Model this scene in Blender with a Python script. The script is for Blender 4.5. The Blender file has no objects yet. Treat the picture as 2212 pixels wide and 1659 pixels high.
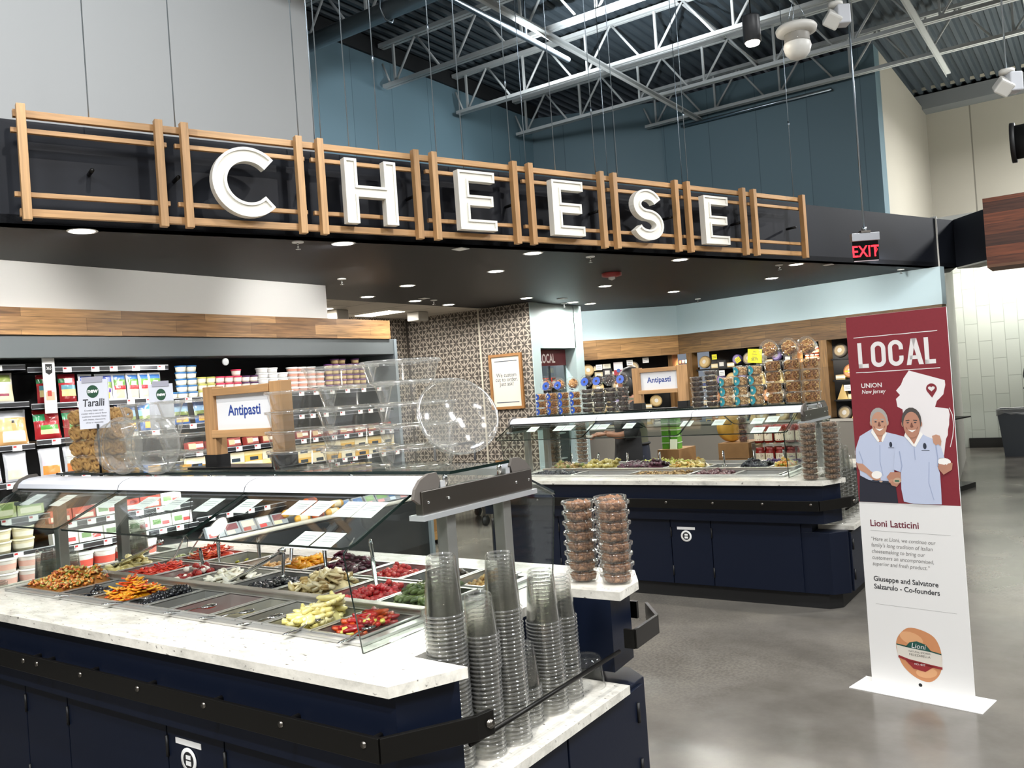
import bpy, math, random
from mathutils import Vector, Matrix, Euler
from mathutils.geometry import tessellate_polygon
random.seed(7)
C = bpy.context.scene.collection
PI = math.pi
ORG = {}
ORD = 'first second third fourth fifth sixth seventh eighth ninth tenth eleventh twelfth thirteenth fourteenth fifteenth sixteenth seventeenth eighteenth nineteenth twentieth'.split()
LAYER = ['bottom', 'second', 'third', 'fourth', 'fifth', 'sixth', 'seventh', 'eighth', 'ninth', 'tenth', 'eleventh', 'twelfth']

# ------------------------------------------------------------------ materials
def lin(h):
    h = h.lstrip('#')
    r = []
    for i in (0, 2, 4):
        c = int(h[i:i + 2], 16) / 255
        r.append(c / 12.92 if c <= 0.04045 else ((c + 0.055) / 1.055) ** 2.4)
    return (*r, 1)
MATS = {}
def newmat(name):
    m = bpy.data.materials.new(name)
    m.use_nodes = True
    nt = m.node_tree
    return m, nt, nt.nodes['Principled BSDF'], nt.nodes['Material Output']
def M(hexc, rough=.55, metal=0.0, bump=0.0, bscale=40, var=0.0, emit=0.0, spec=.5, coat=0.0):
    key = (hexc, rough, metal, bump, bscale, var, emit, spec, coat)
    if key in MATS:
        return MATS[key]
    m, nt, b, out = newmat('mat_' + hexc.strip('#') + '_%d' % len(MATS))
    b.inputs['Base Color'].default_value = lin(hexc)
    b.inputs['Roughness'].default_value = rough
    b.inputs['Metallic'].default_value = metal
    b.inputs['Specular IOR Level'].default_value = spec
    b.inputs['Coat Weight'].default_value = coat
    if emit:
        b.inputs['Emission Color'].default_value = lin(hexc)
        b.inputs['Emission Strength'].default_value = emit
    if bump or var:
        g = nt.nodes.new('ShaderNodeNewGeometry')
        n = nt.nodes.new('ShaderNodeTexNoise')
        n.inputs['Scale'].default_value = bscale
        n.inputs['Detail'].default_value = 4
        nt.links.new(g.outputs['Position'], n.inputs['Vector'])
        if bump:
            bp = nt.nodes.new('ShaderNodeBump')
            bp.inputs['Strength'].default_value = bump
            bp.inputs['Distance'].default_value = .01
            nt.links.new(n.outputs['Fac'], bp.inputs['Height'])
            nt.links.new(bp.outputs['Normal'], b.inputs['Normal'])
        if var:
            mx = nt.nodes.new('ShaderNodeMix'); mx.data_type = 'RGBA'
            c = lin(hexc)
            mx.inputs['A'].default_value = (*[x * (1 - var) for x in c[:3]], 1)
            mx.inputs['B'].default_value = (*[min(1, x * (1 + var)) for x in c[:3]], 1)
            nt.links.new(n.outputs['Fac'], mx.inputs['Factor'])
            nt.links.new(mx.outputs['Result'], b.inputs['Base Color'])
    MATS[key] = m
    return m
def clear(name, tint, rough, lo, hi, ior=5.0, haze=0.0):
    """thin clear sheet: see-through with a mirror coat that grows at grazing angles"""
    m, nt, b, out = newmat(name)
    nt.nodes.remove(b)
    t = nt.nodes.new('ShaderNodeBsdfTransparent'); t.inputs['Color'].default_value = lin(tint)
    g = nt.nodes.new('ShaderNodeBsdfGlossy'); g.inputs['Roughness'].default_value = rough
    g.inputs['Color'].default_value = (.95, .96, .96, 1)
    f = nt.nodes.new('ShaderNodeLayerWeight'); f.inputs['Blend'].default_value = .5
    pw = nt.nodes.new('ShaderNodeMath'); pw.operation = 'POWER'; pw.inputs[1].default_value = ior
    mr = nt.nodes.new('ShaderNodeMapRange')
    mr.inputs['To Min'].default_value = lo; mr.inputs['To Max'].default_value = hi
    mx = nt.nodes.new('ShaderNodeMixShader')
    nt.links.new(f.outputs['Facing'], pw.inputs[0]); nt.links.new(pw.outputs[0], mr.inputs['Value']); nt.links.new(mr.outputs[0], mx.inputs[0])
    nt.links.new(t.outputs[0], mx.inputs[1]); nt.links.new(g.outputs[0], mx.inputs[2])
    last = mx.outputs[0]
    if haze:
        d = nt.nodes.new('ShaderNodeBsdfDiffuse'); d.inputs['Color'].default_value = (.9, .9, .88, 1)
        tl = nt.nodes.new('ShaderNodeBsdfTranslucent'); tl.inputs['Color'].default_value = (.9, .9, .88, 1)
        m1 = nt.nodes.new('ShaderNodeMixShader'); nt.links.new(d.outputs[0], m1.inputs[1]); nt.links.new(tl.outputs[0], m1.inputs[2])
        m2 = nt.nodes.new('ShaderNodeMixShader'); m2.inputs[0].default_value = haze
        nt.links.new(last, m2.inputs[1]); nt.links.new(m1.outputs[0], m2.inputs[2]); last = m2.outputs[0]
    nt.links.new(last, out.inputs[0])
    return m
GLASS = clear('guard_glass', '#f2f6f4', .0, .03, .8, 5.0)
EDGE = M('#0f1f1c', .15, 0, spec=.6)
PLASTIC = clear('clear_plastic', '#fbfbf9', .08, .03, .6, 3.0, .05)
RIMPL = clear('clear_rim_plastic', '#f6f6f4', .08, .08, .7, 2.5, .12)
CUP = clear('clear_cup_plastic', '#f8f8f7', .06, .03, .55, 2.6, .007)

def nodes_pos(nt, u, v):
    """(u.P, v.P, 0) of the world position"""
    g = nt.nodes.new('ShaderNodeNewGeometry')
    cb = nt.nodes.new('ShaderNodeCombineXYZ')
    for k, d in enumerate((u, v)):
        dt = nt.nodes.new('ShaderNodeVectorMath'); dt.operation = 'DOT_PRODUCT'
        dt.inputs[1].default_value = d
        nt.links.new(g.outputs['Position'], dt.inputs[0])
        nt.links.new(dt.outputs['Value'], cb.inputs[k])
    return cb.outputs[0], g.outputs['Position']
def planks(name, u, c1, c2, width=1.1, row=.11, rough=.5, v=(0, 0, 1), mortar=.0015, grain=.55):
    m, nt, b, out = newmat(name)
    vec, pos = nodes_pos(nt, u, v)
    br = nt.nodes.new('ShaderNodeTexBrick')
    br.offset = .37; br.squash = 1
    br.inputs['Color1'].default_value = lin(c1); br.inputs['Color2'].default_value = lin(c2)
    br.inputs['Mortar'].default_value = (*[x * .35 for x in lin(c2)[:3]], 1)
    br.inputs['Scale'].default_value = 1
    br.inputs['Mortar Size'].default_value = mortar
    br.inputs['Bias'].default_value = 0
    br.inputs['Brick Width'].default_value = width; br.inputs['Row Height'].default_value = row
    nt.links.new(vec, br.inputs['Vector'])
    mp = nt.nodes.new('ShaderNodeMapping'); mp.inputs['Scale'].default_value = (1.6, 26, 1)
    nt.links.new(vec, mp.inputs['Vector'])
    n = nt.nodes.new('ShaderNodeTexNoise'); n.inputs['Scale'].default_value = 2.2; n.inputs['Detail'].default_value = 6
    n.inputs['Distortion'].default_value = .6
    nt.links.new(mp.outputs[0], n.inputs['Vector'])
    cr = nt.nodes.new('ShaderNodeMapRange'); cr.inputs['From Min'].default_value = .3; cr.inputs['From Max'].default_value = .7
    cr.inputs['To Min'].default_value = 1 - grain; cr.inputs['To Max'].default_value = 1.15
    nt.links.new(n.outputs['Fac'], cr.inputs['Value'])
    mx = nt.nodes.new('ShaderNodeMix'); mx.data_type = 'RGBA'; mx.blend_type = 'MULTIPLY'
    mx.inputs['Factor'].default_value = 1
    nt.links.new(br.outputs['Color'], mx.inputs['A']); nt.links.new(cr.outputs[0], mx.inputs['B'])
    nt.links.new(mx.outputs['Result'], b.inputs['Base Color'])
    b.inputs['Roughness'].default_value = rough
    return m
def tiles(name, u, v, c1, c2, mortar_c, width, row, mortar, rough, bump=0):
    m, nt, b, out = newmat(name)
    vec, pos = nodes_pos(nt, u, v)
    br = nt.nodes.new('ShaderNodeTexBrick'); br.offset = .5
    br.inputs['Color1'].default_value = lin(c1); br.inputs['Color2'].default_value = lin(c2)
    br.inputs['Mortar'].default_value = lin(mortar_c)
    br.inputs['Scale'].default_value = 1; br.inputs['Mortar Size'].default_value = mortar
    br.inputs['Brick Width'].default_value = width; br.inputs['Row Height'].default_value = row
    nt.links.new(vec, br.inputs['Vector'])
    nt.links.new(br.outputs['Color'], b.inputs['Base Color'])
    b.inputs['Roughness'].default_value = rough
    if bump:
        n = nt.nodes.new('ShaderNodeTexNoise'); n.inputs['Scale'].default_value = 5
        nt.links.new(pos, n.inputs['Vector'])
        bp = nt.nodes.new('ShaderNodeBump'); bp.inputs['Strength'].default_value = bump; bp.inputs['Distance'].default_value = .02
        nt.links.new(n.outputs['Fac'], bp.inputs['Height']); nt.links.new(bp.outputs['Normal'], b.inputs['Normal'])
    return m
def ramp(nt, stops):
    r = nt.nodes.new('ShaderNodeValToRGB')
    e = r.color_ramp.elements
    e[0].position, e[0].color = stops[0][0], lin(stops[0][1])
    e[1].position, e[1].color = stops[-1][0], lin(stops[-1][1])
    for p, c in stops[1:-1]:
        x = e.new(p); x.color = lin(c)
    return r
def granite():
    m, nt, b, out = newmat('granite')
    g = nt.nodes.new('ShaderNodeNewGeometry')
    n = nt.nodes.new('ShaderNodeTexNoise'); n.inputs['Scale'].default_value = 9; n.inputs['Detail'].default_value = 8; n.inputs['Roughness'].default_value = .7
    mp = nt.nodes.new('ShaderNodeMapping'); mp.inputs['Scale'].default_value = (.7, 1.6, 1.2); mp.inputs['Rotation'].default_value = (0, 0, .5)
    nt.links.new(g.outputs['Position'], mp.inputs['Vector']); nt.links.new(mp.outputs[0], n.inputs['Vector'])
    r = ramp(nt, [(.3, '#a9a79f'), (.45, '#cfccc2'), (.6, '#e3e0d6'), (.75, '#efede6')])
    nt.links.new(n.outputs['Fac'], r.inputs[0])
    n2 = nt.nodes.new('ShaderNodeTexNoise'); n2.inputs['Scale'].default_value = 55; n2.inputs['Detail'].default_value = 2
    nt.links.new(mp.outputs[0], n2.inputs['Vector'])
    r2 = ramp(nt, [(.66, '#000000'), (.72, '#ffffff')])
    nt.links.new(n2.outputs['Fac'], r2.inputs[0])
    mx = nt.nodes.new('ShaderNodeMix'); mx.data_type = 'RGBA'
    mx.inputs['B'].default_value = lin('#56514c')
    nt.links.new(r.outputs[0], mx.inputs['A'])
    mul = nt.nodes.new('ShaderNodeMath'); mul.operation = 'MULTIPLY'; mul.inputs[1].default_value = .8
    nt.links.new(r2.outputs[0], mul.inputs[0]); nt.links.new(mul.outputs[0], mx.inputs['Factor'])
    nt.links.new(mx.outputs['Result'], b.inputs['Base Color'])
    b.inputs['Roughness'].default_value = .22
    return m
def concrete():
    m, nt, b, out = newmat('polished_concrete')
    g = nt.nodes.new('ShaderNodeNewGeometry')
    n = nt.nodes.new('ShaderNodeTexNoise'); n.inputs['Scale'].default_value = 1.1; n.inputs['Detail'].default_value = 8; n.inputs['Roughness'].default_value = .62
    nt.links.new(g.outputs['Position'], n.inputs['Vector'])
    r = ramp(nt, [(.3, '#59554e'), (.5, '#6d6963'), (.7, '#7f7a71')])
    nt.links.new(n.outputs['Fac'], r.inputs[0])
    n3 = nt.nodes.new('ShaderNodeTexNoise'); n3.inputs['Scale'].default_value = 60; n3.inputs['Detail'].default_value = 3
    nt.links.new(g.outputs['Position'], n3.inputs['Vector'])
    n4 = nt.nodes.new('ShaderNodeTexNoise'); n4.inputs['Scale'].default_value = .55; n4.inputs['Detail'].default_value = 2
    nt.links.new(g.outputs['Position'], n4.inputs['Vector'])
    k = nt.nodes.new('ShaderNodeMapRange'); k.inputs['From Min'].default_value = .5; k.inputs['From Max'].default_value = .72
    k.inputs['To Max'].default_value = .3
    nt.links.new(n4.outputs['Fac'], k.inputs['Value'])
    r3 = ramp(nt, [(.42, '#4c4842'), (.58, '#92897b')])
    nt.links.new(n3.outputs['Fac'], r3.inputs[0])
    mx = nt.nodes.new('ShaderNodeMix'); mx.data_type = 'RGBA'
    nt.links.new(k.outputs[0], mx.inputs['Factor'])
    nt.links.new(r.outputs[0], mx.inputs['A']); nt.links.new(r3.outputs[0], mx.inputs['B'])
    nt.links.new(mx.outputs['Result'], b.inputs['Base Color'])
    rr = nt.nodes.new('ShaderNodeMapRange'); rr.inputs['To Min'].default_value = .1; rr.inputs['To Max'].default_value = .34
    nt.links.new(n.outputs['Fac'], rr.inputs['Value']); nt.links.new(rr.outputs[0], b.inputs['Roughness'])
    b.inputs['Specular IOR Level'].default_value = .6
    return m
GRANITE = granite(); CONCRETE = concrete()
NAVY = M('#0b1324', .45, spec=.25, bump=.02, bscale=160)
NAVYFASCIA = M('#0c1019', .6, spec=.3)
SOFFIT = M('#0c0d10', .5, spec=.14, bump=.01, bscale=8)
STEEL = M('#b9b8b5', .28, 1.0, bump=.02, bscale=90)
STEELDK = M('#77736d', .32, 1.0)
CHROME = M('#d9dadb', .1, 1.0)
BLACK = M('#0c0c0d', .5)
BLACKMETAL = M('#191816', .38, .6)
WHITE = M('#ececea', .5)
PAPER = M('#f1f1ef', .7)
OAK = M('#b98f62', .5, var=.16, bscale=14)
GALV = M('#a9b4bd', .3, 1.0)

# ------------------------------------------------------------------ mesh builder
def ico():
    import bmesh
    bm = bmesh.new(); bmesh.ops.create_icosphere(bm, subdivisions=1, radius=1)
    v = [x.co.copy() for x in bm.verts]; f = [[q.index for q in x.verts] for x in bm.faces]; bm.free()
    return v, f
def ico2():
    import bmesh
    bm = bmesh.new(); bmesh.ops.create_icosphere(bm, subdivisions=2, radius=1)
    v = [x.co.copy() for x in bm.verts]; f = [[q.index for q in x.verts] for x in bm.faces]; bm.free()
    return v, f
ICO = ico(); ICO2 = ico2()
class MB:
    def __init__(self, T=None):
        self.v, self.f, self.m, self.s = [], [], [], []
        self.T = T
    def add(self, vs, fs, mi=0, smooth=False):
        b = len(self.v)
        for p in vs:
            p = Vector(p)
            self.v.append(self.T @ p if self.T else p)
        for k, q in enumerate(fs):
            self.f.append([b + i for i in q]); self.m.append(mi if isinstance(mi, int) else mi[k]); self.s.append(smooth)
        return self
    def box(self, x0, x1, y0, y1, z0, z1, mi=0):
        if x0 > x1: x0, x1 = x1, x0
        if y0 > y1: y0, y1 = y1, y0
        if z0 > z1: z0, z1 = z1, z0
        v = [(x0, y0, z0), (x1, y0, z0), (x1, y1, z0), (x0, y1, z0), (x0, y0, z1), (x1, y0, z1), (x1, y1, z1), (x0, y1, z1)]
        return self.add(v, [(3, 2, 1, 0), (4, 5, 6, 7), (0, 1, 5, 4), (1, 2, 6, 5), (2, 3, 7, 6), (3, 0, 4, 7)], mi)
    def sheet(self, corners, n, t, mi=0, me=0):
        """thin slab from a flat outline: faces mi, rim me"""
        n = Vector(n).normalized() * t / 2; k = len(corners)
        a = [Vector(c) + n for c in corners]; b = [Vector(c) - n for c in corners]
        f = [list(range(k)), list(range(2 * k - 1, k - 1, -1))] + [(i, k + i, k + (i + 1) % k, (i + 1) % k) for i in range(k)]
        return self.add(a + b, f, [mi, mi] + [me] * k)
    def prism(self, poly, z0, z1, mi=0, hole=None, ms=None):
        ms = mi if ms is None else ms
        loops = [poly] + ([hole] if hole else [])
        flat = [p for l in loops for p in l]; k = len(flat)
        tri = tessellate_polygon([[Vector((p[0], p[1], 0)) for p in l] for l in loops])
        vs = [(p[0], p[1], z0) for p in flat] + [(p[0], p[1], z1) for p in flat]
        fs, mm = [], []
        for t in tri:
            a, b, c = [Vector(flat[i]).to_2d() for i in t]
            t = tuple(t) if (b - a).cross(c - a) > 0 else tuple(reversed(t))
            fs += [tuple(reversed(t)), tuple(k + i for i in t)]; mm += [mi, mi]
        o = 0
        for j, l in enumerate(loops):
            L = len(l); ccw = sum(l[i][0] * l[(i + 1) % L][1] - l[(i + 1) % L][0] * l[i][1] for i in range(L)) > 0
            for i in range(L):
                a, b = o + i, o + (i + 1) % L
                q = (a, b, k + b, k + a)
                fs.append(q if ccw == (j == 0) else tuple(reversed(q))); mm.append(ms)
            o += L
        return self.add(vs, fs, mm)
    def lathe(self, prof, n=20, c=(0, 0, 0), mi=0, smooth=True):
        vs, fs = [], []; c = Vector(c); rows = []
        for r, z in prof:
            if r < 1e-6:
                rows.append([len(vs)]); vs.append(c + Vector((0, 0, z)))
            else:
                rows.append(list(range(len(vs), len(vs) + n)))
                vs += [c + Vector((r * math.cos(2 * PI * i / n), r * math.sin(2 * PI * i / n), z)) for i in range(n)]
        for a, b in zip(rows, rows[1:]):
            for i in range(n):
                j = (i + 1) % n
                if len(a) == 1 and len(b) == 1: continue
                if len(a) == 1: fs.append((a[0], b[j], b[i]))
                elif len(b) == 1: fs.append((a[i], a[j], b[0]))
                else: fs.append((a[i], a[j], b[j], b[i]))
        return self.add(vs, fs, mi, smooth)
    def tube(self, pts, r, n=8, mi=0, smooth=True, cap=True, flat=1.0):
        pts = [Vector(p) for p in pts]; k = len(pts)
        rs = r if isinstance(r, (list, tuple)) else [r] * k
        vs, fs = [], []; up = None
        for i, p in enumerate(pts):
            t = (pts[min(i + 1, k - 1)] - pts[max(i - 1, 0)]).normalized()
            a = Vector((0, 0, 1)) if abs(t.z) < .9 else Vector((1, 0, 0))
            if up is None: up = (a - t * a.dot(t)).normalized()
            else: up = (up - t * up.dot(t)).normalized()
            sd = t.cross(up)
            vs += [p + (sd * math.cos(2 * PI * j / n) + up * math.sin(2 * PI * j / n) * flat) * rs[i] for j in range(n)]
        for i in range(k - 1):
            for j in range(n):
                q = (j + 1) % n
                fs.append((i * n + j, i * n + q, (i + 1) * n + q, (i + 1) * n + j))
        if cap:
            fs += [tuple(range(n - 1, -1, -1)), tuple(range((k - 1) * n, k * n))]
        return self.add(vs, fs, mi, smooth)
    def cyl(self, a, b, r, n=14, mi=0, smooth=True):
        return self.tube([a, b], r, n, mi, smooth)
    def blob(self, loc, sc, rot=(0, 0, 0), mi=0, tpl=None):
        tpl = tpl or ICO
        R = Euler(rot).to_matrix(); loc = Vector(loc)
        sc = (sc, sc, sc) if isinstance(sc, (int, float)) else sc
        return self.add([loc + R @ Vector((p.x * sc[0], p.y * sc[1], p.z * sc[2])) for p in tpl[0]], tpl[1], mi, True)
    def poly(self, pts, mi=0):
        """flat face from 3D points (any simple outline lying in one plane)"""
        tri = tessellate_polygon([[Vector(p) for p in pts]])
        a = Vector((0, 0, 0))
        for i in range(len(pts)):
            a += Vector(pts[i]).cross(Vector(pts[(i + 1) % len(pts)]))
        fs = []
        for t in tri:
            p, q, r = [Vector(pts[i]) for i in t]
            fs.append(tuple(t) if (q - p).cross(r - p).dot(a) > 0 else tuple(reversed(t)))
        return self.add(pts, fs, mi)
    def text(self, s, size, x, y, z=0, align='CENTER', mi=0, sx=1.0, shear=0.0, bold=0.0, ext=0.0):
        cu = bpy.data.curves.new('t', 'FONT'); cu.body = s; cu.size = size; cu.align_x = align; cu.shear = shear
        cu.offset = bold; cu.extrude = ext; cu.resolution_u = 3; cu.space_line = 1.0
        ob = bpy.data.objects.new('t', cu)
        me = bpy.data.meshes.new_from_object(ob)
        self.add([(v.co.x * sx + x, v.co.y + y, v.co.z + z) for v in me.vertices], [list(p.vertices) for p in me.polygons], mi)
        bpy.data.objects.remove(ob); bpy.data.meshes.remove(me); bpy.data.curves.remove(cu)
        return self
def mesh_of(mb, name, mats, off=Vector((0, 0, 0))):
    me = bpy.data.meshes.new(name)
    me.from_pydata([tuple(p - off) for p in mb.v], [], mb.f)
    for m in (mats if isinstance(mats, (list, tuple)) else [mats]): me.materials.append(m)
    me.polygons.foreach_set('material_index', mb.m); me.polygons.foreach_set('use_smooth', mb.s)
    me.update()
    return me
def tag(o, label, cat, group=None, kind=None):
    o['label'] = label; o['category'] = cat
    if group: o['group'] = group
    if kind: o['kind'] = kind
    return o
def thing(name, label, cat, loc=(0, 0, 0), group=None):
    o = bpy.data.objects.new(name, None); C.objects.link(o); o.location = loc; o.empty_display_size = .05
    ORG[o.name] = Vector(loc)
    return tag(o, label, cat, group)
def part(mb, name, mats, parent, label=None, kind=None, bevel=0):
    off = ORG[parent.name]
    o = bpy.data.objects.new(name, mesh_of(mb, name, mats, off)); C.objects.link(o); o.parent = parent
    ORG[o.name] = off
    if label: o['label'] = label
    if kind: o['kind'] = kind
    if bevel:
        b = o.modifiers.new('b', 'BEVEL'); b.width = bevel; b.segments = 2; b.limit_method = 'ANGLE'
    return o
def single(mb, name, mats, label, cat, group=None, kind=None, bevel=0):
    lo = Vector([min(p[i] for p in mb.v) for i in range(3)]); hi = Vector([max(p[i] for p in mb.v) for i in range(3)])
    off = Vector(((lo.x + hi.x) / 2, (lo.y + hi.y) / 2, lo.z))
    o = bpy.data.objects.new(name, mesh_of(mb, name, mats, off)); C.objects.link(o); o.location = off
    ORG[o.name] = off
    if bevel:
        b = o.modifiers.new('b', 'BEVEL'); b.width = bevel; b.segments = 2; b.limit_method = 'ANGLE'
    return tag(o, label, cat, group, kind)
def struct(mb, name, mats):
    o = bpy.data.objects.new(name, mesh_of(mb, name, mats)); C.objects.link(o); o['kind'] = 'structure'
    ORG[o.name] = Vector((0, 0, 0))
    return o
def dup(root, loc, label, group=None, rot=None, cat=None):
    def cp(o, par):
        c = o.copy(); C.objects.link(c)
        if par: c.parent = par
        for ch in o.children: cp(ch, c)
        return c
    r = cp(root, None); r.location = loc
    if rot: r.rotation_euler = rot
    r['label'] = label
    if cat: r['category'] = cat
    if group: r['group'] = group
    elif 'group' in r.keys(): del r['group']
    return r
class Proto:
    """first use moves the built thing itself, later uses copy it"""
    def __init__(self, root): self.root, self.used = root, False
    def at(self, loc, label, group=None, rot=None):
        if self.used: return dup(self.root, loc, label, group, rot)
        self.used = True; r = self.root; r.location = loc; r['label'] = label
        if rot: r.rotation_euler = rot
        if group: r['group'] = group
        return r
R = random.Random(11)
def frame(o, ux, uy):
    """matrix whose x, y axes are ux, uy and origin o"""
    ux = Vector(ux).normalized(); uy = Vector(uy).normalized(); uz = ux.cross(uy)
    return Matrix(((ux.x, uy.x, uz.x, o[0]), (ux.y, uy.y, uz.y, o[1]), (ux.z, uy.z, uz.z, o[2]), (0, 0, 0, 1)))

# ------------------------------------------------------------------ camera
def setup_camera():
    f, pit, rol, yaw = 1855.98, math.radians(.3532), math.radians(-4.0461), math.radians(34.7818)
    c, s = math.cos(yaw), math.sin(yaw)
    fw = Vector((-s, c, 0)); rt = Vector((c, s, 0)); up = Vector((0, 0, 1))
    w = fw * math.cos(pit) + up * math.sin(pit); u2 = up * math.cos(pit) - fw * math.sin(pit)
    r = rt * math.cos(rol) + u2 * math.sin(rol); u = u2 * math.cos(rol) - rt * math.sin(rol)
    cd = bpy.data.cameras.new('camera'); cam = bpy.data.objects.new('camera', cd); C.objects.link(cam)
    cd.sensor_width = 36; cd.lens = 36 * f / 2212; cd.clip_start = .05; cd.clip_end = 100
    cam.matrix_world = Matrix(((r.x, u.x, -w.x, 0), (r.y, u.y, -w.y, 0), (r.z, u.z, -w.z, 1.6), (0, 0, 0, 1)))
    bpy.context.scene.camera = cam
setup_camera()

# ------------------------------------------------------------------ setting
SD = Vector((.34346, .93917, 0)); SN = Vector((.93917, -.34346, 0)); S0 = Vector((-4.725, 2.345, 0))
def SP(s, off=0.0, z=0.0):
    p = S0 + SD * s + SN * off
    return Vector((p.x, p.y, z))
def xy(p): return (p.x, p.y)
CZ = 2.70
H0, H1, H2 = Vector((-6.508, 11.265, 0)), Vector((-5.363, 12.248, 0)), Vector((-1.574, 11.321, 0))
struct(MB().box(-13, 9, -5, 21, -.1, 0), 'floor', CONCRETE)
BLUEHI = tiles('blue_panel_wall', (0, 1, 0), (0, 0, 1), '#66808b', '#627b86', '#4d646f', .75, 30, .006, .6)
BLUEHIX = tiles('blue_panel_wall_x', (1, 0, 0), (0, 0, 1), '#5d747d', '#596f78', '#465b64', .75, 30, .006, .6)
BEIGE = tiles('beige_panel_wall', (1, 0, 0), (0, 0, 1), '#a19c90', '#9a9589', '#6f6b62', 1.15, 30, .012, .65)
WHITEWALL = M('#cfcdc9', .62, bump=.01, bscale=3)
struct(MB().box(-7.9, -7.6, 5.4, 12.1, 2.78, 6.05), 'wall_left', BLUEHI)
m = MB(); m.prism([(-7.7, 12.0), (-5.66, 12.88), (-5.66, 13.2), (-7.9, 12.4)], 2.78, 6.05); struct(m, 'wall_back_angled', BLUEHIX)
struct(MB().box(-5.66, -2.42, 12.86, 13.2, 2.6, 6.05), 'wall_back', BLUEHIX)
struct(MB().box(-2.62, -2.42, 13.2, 17.2, 3.3, 6.05), 'wall_back_return', BEIGE)
struct(MB().box(-2.62, 9, 17.1, 17.4, 3.4, 7.0), 'wall_back_right', BEIGE)
DKTRIM = M('#17191b', .7)
m = MB(); m.box(-7.75, -7.56, 5.4, 12.2, 6.05, 6.27); struct(m, 'trim_1', DKTRIM)
struct(MB().box(-13, -6.0, -5, 5.68, 2.385, 6.2), 'wall_side', WHITEWALL)
struct(MB().box(8.7, 9, -5, 21, 0, 6.3), 'wall_right', M('#8d8a83', .7))
struct(MB().box(-13, 9, -5.3, -5, 0, 6.3), 'wall_front', M('#8d8a83', .7))
# fluted roof deck
m = MB(); x = -8.6; pts = []
while x < 9:
    pts += [(x, 6.28), (x + .055, 6.28), (x + .075, 6.33), (x + .13, 6.33)]; x += .15
n = len(pts)
m.add([(a, -5, b) for a, b in pts] + [(a, 18, b) for a, b in pts], [(i, n + i, n + i + 1, i + 1) for i in range(n - 1)])
struct(m, 'ceiling_roof_deck', M('#3b444a', .6))
# soffit over the cheese department and its fascia
F0, F1 = SP(-3.2, -.13), Vector((-1.45, 11.73, 0))
m = MB(); m.prism([xy(F0), xy(F1), (-1.6, 12.3), (-6.8, 12.4), (-6.8, 5.68), (-6.0, 5.68), (-6.0, -.8)], CZ, CZ + .05)
struct(m, 'ceiling', SOFFIT)
m = MB(); m.prism([xy(F0), xy(F1), xy(F1 - SN * .12), xy(F0 - SN * .12)], CZ, 3.275); struct(m, 'trim_2', NAVYFASCIA)
e = Vector((.62, -.785, 0)); g = Vector((.785, .62, 0)) * .3
m = MB(); m.prism([xy(F1), xy(F1 + e * 4), xy(F1 + e * 4 + g), xy(F1 + g - e * .15)], CZ, 3.28, ms=0); struct(m, 'trim_3', M('#12161f', .6))
m = MB(); m.prism([xy(F1 + SN * .01), xy(F1 + e * 4), xy(F1 + e * 4 + g), xy(F1 + g)], CZ - .02, CZ - .001); struct(m, 'trim_4', M('#bdbdb6', .7))
# acoustic ceiling over the service alcove
ACOU = tiles('acoustic_tile', (1, 0, 0), (0, 1, 0), '#b9b4aa', '#b3aea4', '#8a867e', 1.2, .6, .012, .85)
struct(MB().box(-8.3, -6.8, 5.3, 9.3, CZ, CZ + .05), 'ceiling_alcove', ACOU)

# patterned wall: dark ground with cut-paper fleur motifs lying on it
def petal(cx, cz, a, rx, rz, n=8):
    return [(cx + rx * math.cos(t) * math.cos(a) - rz * math.sin(t) * math.sin(a), cz + rx * math.cos(t) * math.sin(a) + rz * math.sin(t) * math.cos(a)) for t in [2 * PI * i / n for i in range(n)]]
def fleur(m, x, z, s, T, big):
    def put(poly):
        poly = clip(poly, *WH)
        if poly: m.add([T(p[0], p[1]) for p in poly], [list(range(len(poly)))], 1)
    for q in range(4):
        a = q * PI / 2 + PI / 2
        ca, sa = math.cos(a), math.sin(a)
        def P(u, v): return (x + u * ca - v * sa, z + u * sa + v * ca)
        if big:
            put([P(.05 * s, 0), P(.3 * s, -.075 * s), P(.52 * s, 0), P(.3 * s, .075 * s)])
            for sg in (-1, 1):
                c = P(.26 * s, .155 * s * sg); put(petal(c[0], c[1], a + .95 * sg, .115 * s, .05 * s))
        else:
            put([P(.03 * s, 0), P(.16 * s, -.06 * s), P(.2 * s, 0), P(.16 * s, .06 * s)])
    if not big: put(petal(x, z, 0, .03 * s, .03 * s, 6))
def clip(poly, w, h):
    for ax, lim, sg in ((0, 0, 1), (0, w, -1), (1, 0, 1), (1, h, -1)):
        out = []
        for i in range(len(poly)):
            a, b = poly[i - 1], poly[i]; da, db = (a[ax] - lim) * sg, (b[ax] - lim) * sg
            if (da < 0) != (db < 0):
                k = da / (da - db); out.append((a[0] + (b[0] - a[0]) * k, a[1] + (b[1] - a[1]) * k))
            if db >= 0: out.append(b)
        poly = out
        if len(poly) < 3: return []
    return poly
WH = [1, 1]
def pattern_wall(name, base, T, w, h, ox=0):
    WH[:] = [w, h]
    p = .235; i = 0; z = .05
    while z < h + .1:
        x = (i % 2) * p / 2 + ox - p
        while x < w + p / 2:
            fleur(base, x, z, .205, T, True); fleur(base, x + p / 2, z, .15, T, False)
            x += p
        i += 1; z += p / 2
    struct(base, name, [M('#443e38', .75), M('#a0978a', .75)])
m = MB().box(-6.87, -6.05, 9.22, 9.4, 0, CZ); pattern_wall('wall_pattern', m, lambda a, b: (-6.87 + a, 9.2185, b), .82, CZ)
m = MB().box(-8.2, -6.87, 9.25, 9.4, 0, CZ); pattern_wall('wall_alcove_back', m, lambda a, b: (-8.16 + a, 9.2485, b), 1.29, CZ, .03)
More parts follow.
